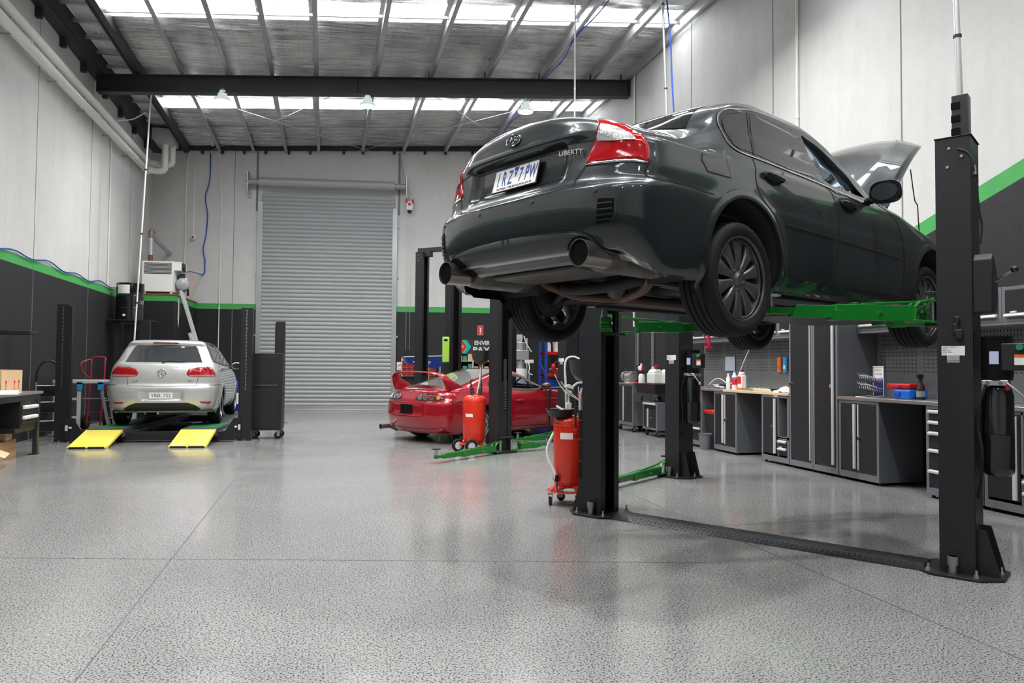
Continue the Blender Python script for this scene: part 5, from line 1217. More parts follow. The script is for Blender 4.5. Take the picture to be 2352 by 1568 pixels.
# ---- four-post alignment lift under the silver hatchback
t = thing('four_post_lift', 'four-post car lift with green-inlaid runways and yellow ramps under the silver hatchback', 'car lift', (-2.70, 13.45, 0), -.07)
chainm = M_['zinc']
for x, y, h in ((-1.46,.06,2.26),(1.42,.0,2.26),(-1.46,4.25,2.26),(1.46,4.05,2.26)):
    s = 1 if x > 0 else -1; b = B()
    b.box(x-.095,x+.095,y-.075,y-.067,0,h); b.box(x-.095,x-.087,y-.075,y+.075,0,h); b.box(x+.087,x+.095,y-.075,y+.075,0,h); b.box(x-.095,x-.03,y+.067,y+.075,0,h); b.box(x+.03,x+.095,y+.067,y+.075,0,h)
    b.box(x-.095,x+.095,y-.075,y+.075,h,h+.006)
    b.box(x-s*.10-.02,x-s*.10+.02,y-.03,y+.05,.25,h-.02)
    c = b.build('column', M_['post'], t, bevel=.002)
    b = B(); b.box(x-.17,x+.17,y-.14,y+.14,.001,.014); p = b.build('foot_plate', M_['galv'], c)
    for dx in (-.135,0,.135):
        b = B(); b.cyl((x+dx,y-.115,.014),(x+dx,y-.115,.05),.009,n=8); b.cyl((x+dx,y-.115,.014),(x+dx,y-.115,.028),.018,n=6); b.build('anchor_bolt', M_['zinc'], c)
    if y < 1:
        b = B()
        for i in range(46):
            z = h-.03-i*.030; sx_ = x+.003*math.sin(i*.8)
            if i % 2: b.box(sx_-.004,sx_+.004,y-.088,y-.078,z-.026,z)
            else: b.box(sx_-.011,sx_+.011,y-.084,y-.080,z-.026,z)
        b.build('lock_chain', chainm, c)
for y in (.0, 4.15):
    b = B(); b.box(-1.33,1.31,y-.07,y+.07,.035,.175); b.build('cross_beam', M_['post'], t, bevel=.006)
    for s in (-1, 1):
        b = B(); b.prism([(s*1.05,.03),(s*1.36,.03),(s*1.36,.40),(s*1.24,.40),(s*1.12,.20),(s*1.05,.17)], y-.085, y-.073, 'xz'); b.box(s*1.33-.03,s*1.33+.03,y-.10,y+.08,.05,.40); b.build('yoke', M_['post'], t)
        b = B(); b.box(s*1.335-.02,s*1.335+.02,y-.115,y-.09,.20,.29); b.cyl((s*1.30,y-.10,.25),(s*1.26,y-.10,.25),.018,n=10); b.build('limit_switch', M_['alupale'], t, bevel=.004)
rw = mat('runway_steel', (.10,.105,.115), .5, metal=.3, bump=.2, bscale=60)
for x in (-.72, .72):
    b = B(); b.box(x-.27,x+.27,-.22,4.6,.19,.235); b.box(x-.27,x-.25,-.2,4.6,.10,.19); b.box(x+.25,x+.27,-.2,4.6,.10,.19); r = b.build('runway', rw, t, bevel=.004)
    b = B(); b.box(x-.25,x+.25,-.02,.95,.235,.243); b.build('green_slip_plate', mat('green_slip_plate', (.03,.25,.09), .5, bump=.2) if x < 0 else bpy.data.materials['green_slip_plate'], r, bevel=.002)
    b = B()
    for i in range(9): b.cyl((x+.272,.35+i*.10,.15),(x+.279,.35+i*.10,.15),.02,n=10)
    b.build('runway_lock_holes', M_['alu'], r)
    b = B(); M2 = Matrix.Translation((x,-.23,.225)) @ Matrix.Rotation(rad(15.5), 4, 'X'); b.box(-.27,.27,-.76,0,-.012,.0,M2); b.box(-.275,-.262,-.74,0,-.04,.004,M2); b.box(.262,.275,-.74,0,-.04,.004,M2); rp = b.build('drive_on_ramp', M_['yellow'], t, bevel=.004)
    b = B()
    for u0, u1 in ((-.25,-.02),(.02,.25)): b.cyl((x+u0,-.965,.018),(x+u1,-.965,.018),.013,n=14)
    b.build('ramp_roller', M_['blackplastic'], rp)
    b = B(); 
    for u in (-.262, 0, .262): b.cyl((x+u-.01,-.965,.018),(x+u+.01,-.965,.018),.017,n=12)
    b.build('roller_bracket', M_['yellow'], rp)
# ------------------------------------------------------------------ storage along the right-hand wall
XF = 6.0
def rframe(b, x0, y0, y1, z0, z1, fw=.035, fd=.02, bot=.07):
    b.box(x0, x0+fd, y0, y0+fw, z0, z1); b.box(x0, x0+fd, y1-fw, y1, z0, z1); b.box(x0, x0+fd, y0+fw, y1-fw, z1-fw, z1); b.box(x0, x0+fd, y0+fw, y1-fw, z0, z0+bot)
def carcass(t, y0, y1, z0, z1, x0=XF, x1=6.59, openfront=False, feet=True):
    """world coordinates relative to t"""
    L = t.location; y0 -= L.y; y1 -= L.y; x0 -= L.x; x1 -= L.x
    b = B()
    b.box(x0+.0205, x1, y0+.001, y0+.012, z0, z1); b.box(x0+.0205, x1, y1-.012, y1-.001, z0, z1); b.box(x0+.0205, x1-.01, y0+.012, y1-.012, z1-.012, z1-.001); b.box(x0+.0205, x1-.01, y0+.012, y1-.012, z0+.001, z0+.012); b.box(x1-.01, x1, y0+.012, y1-.012, z0, z1)
    if not openfront: b.box(x0+.021, x0+.03, y0+.012, y1-.012, z0+.012, z1-.012)
    b.build('cabinet_body', M_['grey'], t, bevel=.002)
    b = B(); rframe(b, x0, y0, y1, z0, z1); b.build('front_frame', M_['greyl'], t, bevel=.002)
    if feet:
        for yy in (y0+.04, y1-.04):
            for xx in (x0+.05, x1-.05): b = B(); b.cyl((xx, yy, 0), (xx, yy, z0+.002), .018, n=10); b.build('foot', M_['blackplastic'], t)
def cdoor(t, y0, y1, z0, z1, hy=None, lock=None, x0=XF, hz=None):
    L = t.location; y0 -= L.y; y1 -= L.y; x0 -= L.x
    b = B(); b.box(x0-.004, x0+.016, y0, y1, z0, z1); d = b.build('door', M_['door'], t, bevel=.003)
    if hy is not None:
        hy -= L.y; a, c = hz or (z0+.01, z1-.01); b = B(); b.prism([(x0-.006,hy-.022),(x0-.024,hy-.018),(x0-.026,hy+.012),(x0-.018,hy+.022),(x0-.006,hy+.022)], a, c, 'xy'); b.build('handle', M_['alupale'], d, bevel=.002)
    if lock is not None:
        b = B(); b.cyl((x0-.003, lock-L.y, (z0+z1)/2), (x0-.02, lock-L.y, (z0+z1)/2), .012, n=14); b.box(x0-.034,x0-.02,lock-L.y-.003,lock-L.y+.003,(z0+z1)/2-.03,(z0+z1)/2+.01); b.build('lock_and_key', M_['chrome'], d)
def cdrawer(t, y0, y1, z0, z1, x0=XF, tab=False):
    L = t.location; y0 -= L.y; y1 -= L.y; x0 -= L.x
    b = B(); b.box(x0-.002, x0+.016, y0, y1, z0, z1); d = b.build('drawer', M_['door'], t, bevel=.002)
    b = B(); q = [(x0-.002, z1+.002), (x0-.030, z1-.010), (x0-.032, z1-.020), (x0-.026, z1-.034), (x0-.002, z1-.030)]; b.prism(q, y0+.005, y1-.005, 'xz')
    if tab: b.box(x0-.02, x0-.0, y1-.09, y1-.05, z1, z1+.018)
    b.build('handle', M_['alupale'], d, bevel=.0015)
def base2(ya, yb_, label, grp='grey base cabinets along the right wall'):
    t = thing('base_cabinet', label, 'cabinet', (6.3, (ya+yb_)/2, 0), 0, grp); carcass(t, ya, yb_, .035, .94); m = (ya+yb_)/2
    cdoor(t, ya+.04, m-.004, .135, .90, None, None); cdoor(t, m+.004, yb_-.04, .135, .90, m+.05, m-.03, hz=(.15,.895))
    for ch in [q for q in bpy.data.objects if q.parent == t and q.name.startswith('door')][:1]:
        b = B(); b.box(XF-6.3-.016, XF-6.3-.004, m-.022-t.location.y, m-.006-t.location.y, .14, .895); b.build('edge_pull', M_['alupale'], ch)
    return t
base2(9.96, 10.62, 'grey base cabinet with two dark doors under the join of the steel and timber worktops')
base2(7.02, 7.68, 'grey base cabinet with two dark doors beside the tall cabinets, under the steel worktop')
def base_open(ya, yb_, label, door_w=.33):
    t = thing('base_cabinet', label, 'cabinet', (6.3, (ya+yb_)/2, 0), 0, 'grey base cabinets along the right wall'); carcass(t, ya, yb_, .035, .94, openfront=True)
    cdoor(t, yb_-.04-door_w, yb_-.04, .135, .90, yb_-.04-door_w+.045, yb_-.04-door_w+.10)
    L = t.location; ys_ = yb_-.05-door_w; b = B(); b.box(XF-L.x, .28, ys_-L.y-.02, ys_-L.y, .1, .93); b.box(XF-L.x, .28, ya-L.y, ys_-L.y, .36, .375); b.box(XF-L.x, XF-L.x+.02, ya-L.y, ys_-L.y, .345, .385); b.build('shelf', M_['greyl'], t)
    cdrawer(t, ya+.04, ys_-.02, .245, .335); cdrawer(t, ya+.04, ys_-.02, .135, .235, tab=True)
    return t
base_open(8.67, 9.30, 'grey base cabinet with an open shelf above a drawer, below the striped cloth')
base_open(4.86, 5.66, 'grey base cabinet with door and open shelf at the right edge of the photo')
t = thing('drawer_cabinet', 'grey five-drawer cabinet with pale handles, partly behind the front lift column', 'cabinet', (6.3, 6.01, 0)); carcass(t, 5.68, 6.35, .035, .94)
for z0, z1 in ((.795,.895),(.685,.785),(.51,.675),(.30,.50),(.135,.29)): cdrawer(t, 5.72, 6.31, z0, z1)
t = thing('drawer_cabinet', 'grey drawer cabinet in the dark, behind the middle lift column', 'cabinet', (6.3, 11.46, 0)); carcass(t, 11.02, 11.9, .035, .94)
for z0, z1 in ((.72,.895),(.53,.71),(.33,.52),(.135,.32)): cdrawer(t, 11.06, 11.86, z0, z1)
for ya, yb_, lab, hy in ((7.70, 8.165, 'tall grey cabinet with a dark door, nearer of the pair', 7.775), (8.17, 8.655, 'tall grey cabinet with a dark door, farther of the pair, beside the timber worktop', None)):
    t = thing('tall_cabinet', lab, 'cabinet', (6.3, (ya+yb_)/2, 0), 0, 'pair of tall grey cabinets'); carcass(t, ya, yb_, .035, 2.12); cdoor(t, ya+.035, yb_-.035, .135, 2.08, hy, (ya+.10) if hy else yb_-.05)
    if hy is None:
        b = B(); b.box(XF-6.3-.014, XF-6.3-.004, ya+.038-t.location.y, ya+.052-t.location.y, .14, 2.07); b.build('edge_pull', M_['alupale'], t)
# worktops
def slab(name, label, m, ya, yb_, x0=5.985):
    b = B(); b.box(x0-6.3, .29, ya-(ya+yb_)/2, (yb_-ya)/2, .94, .978); return tag(b.build(name, m, None, bevel=.004), label, 'worktop', loc=(6.3, (ya+yb_)/2, 0))
slab('worktop', 'pale birch worktop left of the tall cabinets with a striped cloth on it', M_['ply'], 8.665, 10.33)
slab('worktop', 'brushed steel worktop behind the middle lift column', M_['inox'], 10.335, 12.0)
slab('worktop', 'brushed steel worktop carrying the clamp rack and the blue case', M_['inox'], 4.6, 7.69)
# perforated back panels
def pegpanel(ya, yb_, label):
    t = thing('pegboard_panel', label, 'pegboard', (6.59, (ya+yb_)/2, 0), 0, 'grey perforated back panels'); y0, y1 = ya-t.location.y, yb_-t.location.y
    b = B(); b.box(-.03, 0, y0, y1, .98, 1.76); p = b.build('panel', M_['peg'], t, bevel=.002)
    b = B(); n = int((yb_-ya-.06)/.038); 
    for i in range(n):
        y = y0+.04+i*.038
        for z in (1.70,1.65,1.60,1.55): b.box(-.0315,-.030,y-.004,y+.004,z-.012,z+.012)
    n2 = int((yb_-ya-.06)/.06)
    for i in range(n2):
        y = y0+.05+i*.060
        for z in (1.50,1.455,1.41,1.365,1.32,1.275): b.box(-.0315,-.030,y-.017,y+.017,z+.004,z+.009); b.box(-.0315,-.030,y-.017,y-.012,z-.010,z+.004)
    b.build('perforations', M_['hole'], p)
for ya, yb_, lab in ((8.66,9.32,'perforated grey panel behind the striped cloth, next to the tall cabinet'),(9.32,9.98,'perforated grey panel with the orange and blue packs hanging on it'),(9.98,10.64,'perforated grey panel behind the red and white bottles'),(10.64,11.3,'perforated grey panel beside the middle lift power unit'),(11.3,11.96,'perforated grey panel hidden behind the middle lift column'),
        (7.03,7.69,'perforated grey panel behind the clamp rack and cases'),(6.37,7.03,'perforated grey panel left of the front lift column'),(5.71,6.37,'perforated grey panel behind the front lift column'),(5.05,5.71,'perforated grey panel right of the front lift column')): pegpanel(ya, yb_, lab)
# wall cabinets
def wallcab(ya, yb_, label):
    t = thing('wall_cabinet', label, 'cabinet', (6.44, (ya+yb_)/2, 0), 0, 'grey flap wall cabinets'); carcass(t, ya, yb_, 1.765, 2.10, 6.28, 6.59, feet=False)
    L = t.location; b = B(); b.box(6.282-L.x, .15, ya-L.y, yb_-L.y, 1.735, 1.765); b.box(6.27-L.x, 6.30-L.x, ya-L.y, yb_-L.y, 1.735, 1.75); b.build('light_rail', M_['greyl'], t)
    b = B(); x0 = 6.28-L.x; b.box(x0-.004, x0+.012, ya-L.y+.035, yb_-L.y-.035, 1.84, 2.065); d = b.build('flap_door', M_['door'], t, bevel=.003)
    b = B(); b.prism([(x0-.004,1.842),(x0-.030,1.832),(x0-.034,1.818),(x0-.028,1.808),(x0-.004,1.812)], ya-L.y+.04, yb_-L.y-.04, 'xz'); b.box(x0-.02,x0,yb_-L.y-.16,yb_-L.y-.10,1.842,1.86); b.build('handle', M_['alupale'], d, bevel=.0015)
for i, (ya, lab) in enumerate(((8.66,'flap wall cabinet next to the tall cabinets, above the timber worktop'),(9.32,'flap wall cabinet above the orange and blue packs'),(9.98,'flap wall cabinet where the white cord is plugged in'),(10.64,'flap wall cabinet above the steel worktop behind the raised car wheel'),(11.3,'farthest flap wall cabinet, behind the middle lift column'),
        (7.03,'flap wall cabinet above the clamp rack'),(6.37,'flap wall cabinet behind the front wheel of the raised car'),(5.71,'flap wall cabinet just right of the front lift column'),(5.05,'flap wall cabinet at the right edge of the photo'))): wallcab(ya, ya+.655, lab)
# ---- things on the worktops
zt = .978
# clamp display rack
t = thing('clamp_rack', 'white wire display rack hung with steel hose clamps and a printed card', 'display rack', (6.22, 7.35, zt), rad(-12))
b = B(); b.box(-.012,.0,-.10,.12,.0,.0) if 0 else None
card = mat('white_card', (.80,.80,.80), .4)
b = B(); b.box(.06,.066,-.10,.10,.03,.36); c = b.build('display_card', card, t)
b = B(); b.box(.058,.060,-.10,.10,.03,.22); b.build('card_lower_print', mat('indigo_print', (.06,.06,.28), .4), c)
Mc = facing((.0595, .0, .31), (-1,0,0)); text('TORCH', .040, M_['redink'], c, facing((.0592,.02,.315), (-1,0,0)), 'card_print', .0003); text('HOSE CLAMPS', .022, M_['inkblue'], c, facing((.0592,.0,.27), (-1,0,0)), 'card_print', .0003)
b = B(); 
for y in (-.11,.11): b.tube([(.055,y,.36),(.055,y,.02),(-.10,y,.004),(-.16,y,.004)], .004, 6)
b.tube([(-.16,-.11,.004),(-.16,.11,.004)], .004, 6); b.tube([(.055,-.11,.36),(.055,.11,.36)], .004, 6); b.build('wire_frame', M_['white'], t)
b = B(); 
for r_, (z0, n) in enumerate(((.10,5),(.20,5))):
    for i in range(n):
        y = -.095+i*.047; b.tube([(.055,y,z0),(-.14,y,z0+.06),(-.155,y,z0+.085)], .003, 6)
b.build('hooks', M_['zinc'], t)
for r_, (z0, rr) in enumerate(((.10,.022),(.20,.016))):
    for i in range(5):
        for j in range(6):
            y = -.095+i*.047; x = .03-j*.028; z = z0+(.055-x)*.3-rr+.002; o_ = None
            b = B(); b.tube([(x+.003*math.sin(q*2), y+rr*math.cos(q), z+rr*math.sin(q)) for q in [2*math.pi*k_/14 for k_ in range(14)]], .0035, 5, close=True); b.box(x-.006,x+.006,y-.008,y+.008,z-rr-.008,z-rr+.006)
            tag(b.build('hose_clamp', M_['steel']), 'steel hose clamp hanging on the display rack', 'hose clamp', 'hose clamps on the wire rack').matrix_world = Matrix.Translation((6.22,7.35,zt)) @ Matrix.Rotation(rad(-12), 4, 'Z')
def rbox(name, label, cat, m, size, loc, rz=0., bev=.01, group=None, parts=None):
    b = B(); b.box(-size[0]/2,size[0]/2,-size[1]/2,size[1]/2,0,size[2]); o = b.build(name, m, None, bevel=bev, seg=3); tag(o, label, cat, group, loc, rz); return o
# cases
t = thing('tool_case', 'blue rounded plastic case lying on the steel worktop under the red one', 'case', (6.30, 6.93, zt), 0)
b = B(); b.prism([(-.12,-.17),(.13,-.17),(.13,.17),(-.02,.17),(-.12,.06)], 0, .105, 'xy'); b.build('shell', M_['bluepl'], t, bevel=.02, seg=3)
b = B(); b.box(-.135,-.12,-.03,.05,.03,.075); b.build('latch', M_['blue'], t, bevel=.004)
t = thing('tool_case', 'red tool case resting on the blue case', 'case', (6.34, 6.99, zt+.105), 0); b = B(); b.box(-.11,.11,-.17,.18,0,.065); b.build('shell', M_['redpl'], t, bevel=.02, seg=3); b = B(); b.tube([(-.11,-.05,.03),(-.14,-.05,.035),(-.14,.06,.035),(-.11,.06,.03)], .007, 6); b.build('handle', M_['redpl'], t)
def spray(loc, label, body, head, rz=0., s=1., fill=None):
    t = thing('spray_bottle', label, 'bottle', loc, rz); b = B(); b.lathe([(0,0),(.040,0),(.043,.01),(.043,.10),(.034,.13),(.018,.17),(.016,.20),(0,.20)], n=24); b.v = [v*s for v in b.v]; b.build('bottle', body, t)
    b = B(); b.cyl((0,0,.195*s),(0,0,.225*s),.018*s,n=14); b.box(-.05*s,.03*s,-.012*s,.012*s,.225*s,.262*s); b.bar((-.03*s,0,.235*s),(-.055*s,0,.17*s),.014*s,.01*s); b.cyl((-.05*s,0,.25*s),(-.066*s,0,.25*s),.009*s,n=10); b.build('trigger_head', head, t, bevel=.003)
    if fill:
        b = B(); b.lathe([(.0436*s,.03*s),(.0436*s,.09*s)], n=24, caps=False); b.build('bottle_label', fill, t)
    return t
spray((6.27,6.70,zt), 'black trigger spray bottle on the steel worktop beside the blue case', M_['blackplastic'], M_['blackplastic'], .2, 1.05, mat('grey_label', (.25,.25,.26), .5))
frost = mat('frosted_white_plastic', (.70,.72,.68), .35)
spray((6.20,5.13,zt), 'white trigger spray bottle at the right edge, beside the front lift motor', frost, M_['white'], .2, 1.25, mat('greenish_label', (.45,.60,.50), .5))
for i in range(5):
    b = B(); b.tube(crom([(0,0,.004),(.05,.02*(-1)**i,.01),(.10,0,.005)],4), .004, 6); tag(b.build('screwdriver_bit', M_['blackplastic']), 'small black tool lying at the end of the steel worktop by the tall cabinet', 'tool', 'small black tools by the tall cabinet', (6.10+.02*i, 7.55-.05*i, zt), .5*i)
# bottles on the timber worktop
t = thing('bottle', 'tall white bottle with red and purple label beside the red one', 'bottle', (6.16,10.28,zt)); b = B(); b.lathe([(0,0),(.036,0),(.038,.01),(.038,.20),(.020,.235),(.018,.26),(0,.26)], n=20); b.build('bottle_body', M_['whitepl'], t); b = B(); b.lathe([(.0385,.07),(.0385,.16)], n=20, caps=False); b.build('bottle_label', M_['redink'], t); b = B(); b.lathe([(.0388,.165),(.0388,.185)], n=20, caps=False); b.build('label_band', mat('purple_print', (.15,.05,.45), .5), t); b = B(); b.cyl((0,0,.26),(0,0,.29),.019,n=16); b.build('cap', mat('purple_cap', (.25,.2,.6), .4), t)
t = thing('bottle', 'white jug with large red label next to the timber worktop edge', 'bottle', (6.22,10.17,zt)); b = B(); b.box(-.045,.045,-.06,.06,0,.22); b.prism([(-.045,.22),(.045,.22),(.03,.27),(-.03,.27)], -.04,.04,'xz'); b.build('bottle_body', M_['whitepl'], t, bevel=.015, seg=3); b = B(); b.box(-.047,-.044,-.05,.05,.09,.20); b.build('bottle_label', M_['redink'], t); b = B(); b.cyl((0,.0,.26),(0,.0,.30),.022,n=16); b.build('cap', mat('maroon_cap', (.25,.02,.03), .4), t)
t = thing('bottle', 'plain white slim bottle in front of the red labelled jug', 'bottle', (6.10,10.36,zt)); b = B(); b.lathe([(0,0),(.030,0),(.032,.01),(.032,.17),(.015,.20),(.014,.22),(0,.22)], n=18); b.build('bottle_body', M_['whitepl'], t); b = B(); b.cyl((0,0,.22),(0,0,.245),.016,n=14); b.build('cap', M_['whitepl'], t)
rbox('sanding_block', 'orange block lying on the timber worktop beside the bottles', 'block', M_['orange'], (.05,.10,.035), (6.10,10.0,zt), .1)
t = thing('socket_rail', 'open cream tool tray with black end on the timber worktop', 'tool tray', (6.12,9.42,zt), .05)
b = B(); b.box(-.05,.05,-.22,.20,0,.035); b.build('tray', mat('cream_plastic', (.62,.55,.36), .5), t, bevel=.008); b = B(); b.box(-.052,.052,-.24,-.21,0,.042); b.build('end_cap', M_['blackplastic'], t, bevel=.004); b = B(); b.cyl((.0,-.12,.04),(.0,.12,.04),.012,n=10); b.build('tool_roll', M_['steel'], t)
t = thing('tool_tray', 'low metal tray of small parts on the timber worktop', 'tool tray', (6.14,9.78,zt)); b = B(); b.box(-.06,.06,-.14,.14,0,.006); b.box(-.06,-.055,-.14,.14,0,.03); b.box(.055,.06,-.14,.14,0,.03); b.box(-.06,.06,-.14,-.135,0,.03); b.box(-.06,.06,.135,.14,0,.03); b.build('tray', M_['alu'], t); b = B(); b.box(-.04,.03,-.10,.0,.006,.04); b.build('parts_block', mat('cream_parts', (.60,.52,.36), .5), t, bevel=.006); b = B(); b.tube([(-.02,.03,.02),(.02,.12,.05)], .007, 8); b.build('pick', M_['blackplastic'], t)
# cloth
b = B(); n = 22; vs_ = []
for i in range(n+1):
    for j in range(n+1):
        u, v = i/n-.5, j/n-.5; r = math.hypot(u, v)
        z = .075*math.exp(-(r/.28)**2)+.018*math.sin(13*u+5*v)*math.sin(9*v-3*u)*(1-r)+.010*math.sin(29*u)*math.cos(17*v); z = max(z, .0)+.004
        x = u*.30; y = v*.46
        if x < -.115 and -.12 < v < .18: z -= (abs(x)-.115)*2.0; x = -.138-.012
        vs_.append((x, y, z))
b.add(vs_, [(i*(n+1)+j, (i+1)*(n+1)+j, (i+1)*(n+1)+j+1, i*(n+1)+j+1) for i in range(n) for j in range(n)])
clm = mat('striped_cloth', (.72,.66,.66), .9); nt = clm.node_tree; tc = node(nt, 'ShaderNodeTexCoord'); sp_ = node(nt, 'ShaderNodeSeparateXYZ'); nt.links.new(tc.outputs['Object'], sp_.inputs[0])
st = mathn(nt, 'LESS_THAN', mathn(nt, 'FRACT', mathn(nt, 'MULTIPLY', mathn(nt, 'ADD', sp_.outputs[0], sp_.outputs[1]), 55.)), .35); nt.links.new(mixc(nt, st, (.75,.70,.70), (.50,.28,.30)), nt.nodes['Principled BSDF'].inputs['Base Color'])
o = b.build('cleaning_cloth', clm, smooth=80); tag(o, 'crumpled red-striped white cloth on the end of the timber worktop', 'cloth', None, (6.145, 8.95, zt))
# blister packs on the pegboard
for y, m, lab in ((9.66, M_['orange'], 'orange blister pack hanging on the pegboard'), (9.52, mat('sky_blue_plastic', (.03,.30,.70), .35), 'blue blister pack hanging on the pegboard beside the orange one')):
    t = thing('blister_pack', lab, 'pack', (6.548, y, 1.36)); b = B(); b.box(-.03,.0,-.042,.042,-.11,.11); b.build('pack', m, t, bevel=.008); b = B(); b.tube([(-.01,0,.11),(-.01,0,.15),(.008,0,.16)], .002, 5); b.build('hook', M_['zinc'], t)
    b = B(); b.box(-.0315,-.030,-.025,.025,-.06,-.01); b.build('pack_print', M_['white'] if 'blue' in lab else M_['rust'], t)
# white cord from the wall cabinet
b = B(); b.tube(crom([(6.40,10.20,1.735),(6.38,10.22,1.60),(6.36,10.33,1.42),(6.34,10.42,1.25),(6.30,10.50,1.10),(6.25,10.62,1.06),(6.22,10.80,1.13),(6.20,10.95,1.12),(6.18,11.1,1.03)], 6), .0065, 8); b.box(6.28,6.34,10.46,10.52,1.06,1.11); tag(b.build('power_cord', M_['white']), 'white power cord trailing from the wall cabinet to the steel worktop', 'cord')
rbox('wall_notice', 'pale grey notice sheet standing on the pegboard by the middle lift motor', 'sheet', mat('pale_blue_grey_sheet', (.45,.50,.58), .5), (.004,.30,.24), (6.54,11.05,1.26), 0, 0)
t = thing('parts_tray', 'shallow steel tray with small fittings on the steel worktop', 'tray', (6.14,10.75,zt)); b = B(); b.box(-.08,.08,-.2,.2,0,.008); b.box(-.08,-.072,-.2,.2,0,.03); b.box(.072,.08,-.2,.2,0,.03); b.build('tray', M_['inox'], t); b = B(); b.box(-.03,.05,-.12,.0,.008,.04); b.build('box_of_fittings', M_['whitepl'], t, bevel=.004); b = B(); b.cyl((-.02,.1,.008),(-.02,.1,.05),.02,n=12); b.build('fitting', M_['steel'], t)
t = thing('small_box', 'white open box on the steel worktop behind the bottles', 'box', (6.3,11.0,zt)); b = B(); b.box(-.05,.05,-.10,.10,0,.055); b.build('carton', M_['whitepl'], t, bevel=.003); b = B(); b.box(-.052,.052,-.14,-.10,0,.06); b.build('end', M_['blackplastic'], t)
# bins under the counter
t = thing('bin', 'black bin with a red lid under the steel worktop', 'bin', (6.2,10.82,0)); b = B(); b.add([(-.14,-.13,.005),(.14,-.13,.005),(.14,.13,.005),(-.14,.13,.005),(-.17,-.16,.56),(.17,-.16,.56),(.17,.16,.56),(-.17,.16,.56)],[(0,3,2,1),(4,5,6,7),(0,1,5,4),(1,2,6,5),(2,3,7,6),(3,0,4,7)]); b.build('bin_body', M_['blackplastic'], t, bevel=.01); b = B(); b.box(-.18,.18,-.17,.17,.56,.63); b.build('lid', M_['redpl'], t, bevel=.02)
t = thing('waste_basket', 'small grey waste basket beside the double-door base cabinet', 'basket', (6.05,10.74,0)) if 0 else thing('waste_basket', 'small grey waste basket beside the double-door base cabinet', 'basket', (5.92,10.76,0)); b = B(); b.lathe([(0,.0),(.075,.0),(.10,.24),(.108,.245),(.108,.255),(.095,.25),(.07,.01)], n=28); b.build('basket', M_['greyl'], t)
# grease gun hanging by the lift
t = thing('grease_gun', 'red grease gun with an orange nozzle standing up beside the middle lift motor', 'tool', (4.36,7.83,1.53), .3); b = B(); b.cyl((0,0,.02),(0,0,.17),.018,n=12); b.tube(crom([(.0,0,.02),(-.04,0,.06),(-.06,0,.12),(-.09,0,.15)],4), .010, 8); b.box(-.05,.04,-.02,.02,0,.03); b.build('body', mat('pinkish_red_plastic', (.60,.03,.07), .35), t, bevel=.004); b = B(); b.cyl((0,0,.17),(0,0,.23),.014,.010,n=12); b.cyl((0,0,.23),(0,0,.33),.006,n=8); b.build('barrel', M_['white'], t); b = B(); b.cyl((0,0,.33),(0,0,.37),.009,.004,n=10); b.build('tip', M_['orange'], t)
# wall channels
for y, z0, z1, lab in ((14.85,1.35,2.14,'left of two grey slotted channels on the dark wall'),(14.10,1.28,2.17,'right of two grey slotted channels on the dark wall')):
    t = thing('slotted_channel', lab, 'channel', (6.59,y,0), 0, 'grey slotted channels on the dark wall'); b = B(); b.box(-.04,.0,-.03,.03,z0,z1); b.build('channel', M_['galv'], t); b = B()
    for i in range(9): b.box(-.0412,-.040,-.008,.008,z0+.05+i*.09,z0+.08+i*.09)
    b.build('slots', M_['hole'], t)
# ---- mobile cabinet with bench grinder and sprayer
def caster(t, x, y, r=.045, m=None, red=False, rz=0.):
    T = Matrix.Translation((x,y,0)) @ Matrix.Rotation(rz, 4, 'Z'); b = B(); b.cyl(T @ Vector((0,-.012,r)), T @ Vector((0,.012,r)), r, n=20); w_ = b.build('caster_wheel', m or M_['rubber'], t, bevel=.004)
    b = B(); b.box(-.02,.03,-.020,-.015,r*.8,r*2+.03,T); b.box(-.02,.03,.015,.020,r*.8,r*2+.03,T); b.box(-.03,.035,-.025,.025,r*2+.02,r*2+.03,T); b.cyl(T @ Vector((0,-.022,r)), T @ Vector((0,.022,r)), .010, n=8); b.build('caster_fork', M_['zinc'], w_)
    if red: b = B(); b.cyl(T @ Vector((0,-.0135,r)), T @ Vector((0,.0135,r)), r*.62, n=18); b.build('caster_hub', M_['red'], w_)
t = thing('mobile_cabinet', 'grey mobile cabinet on casters with a pale door handle, carrying the grinder', 'cabinet', (6.3,14.25,0)); carcass(t, 13.86,14.7,.13,.955,6.02,6.58, feet=False); cdoor(t,13.90,14.26,.20,.92,None,None,6.02); cdoor(t,14.27,14.66,.20,.92,14.31,14.22,6.02)
b = B(); b.box(-.30,.29,-.40,.46,.955,.985); b.build('top_panel', M_['inox'], t, bevel=.004)
for x in (-.22,.22):
    for y in (-.32,.38): caster(t, x, y)
t = thing('bench_grinder', 'silver bench grinder on the mobile cabinet', 'grinder', (6.15,14.35,.985), .2); b = B(); b.cyl((0,-.09,.13),(0,.09,.13),.075,n=24); b.box(-.07,.07,-.08,.08,0,.07); b.build('motor', M_['alu'], t, bevel=.008)
for y in (-.15,.12): b = B(); b.cyl((0,y,.13),(0,y+.035,.13),.105,n=28); b.cyl((0,y-.004,.13),(0,y,.13),.03,n=14); b.build('guarded_wheel', M_['galv'], t, bevel=.006)
b = B(); b.box(-.02,.10,-.14,.13,.22,.235); b.build('tool_rest', mat('tan_handle', (.45,.33,.12), .5), t); b = B(); b.tube(crom([(.0,.08,.19),(.02,.20,.30),(.05,.30,.28),(.1,.36,.0)],5), .006, 6); b.build('flex', M_['blackplastic'], t)
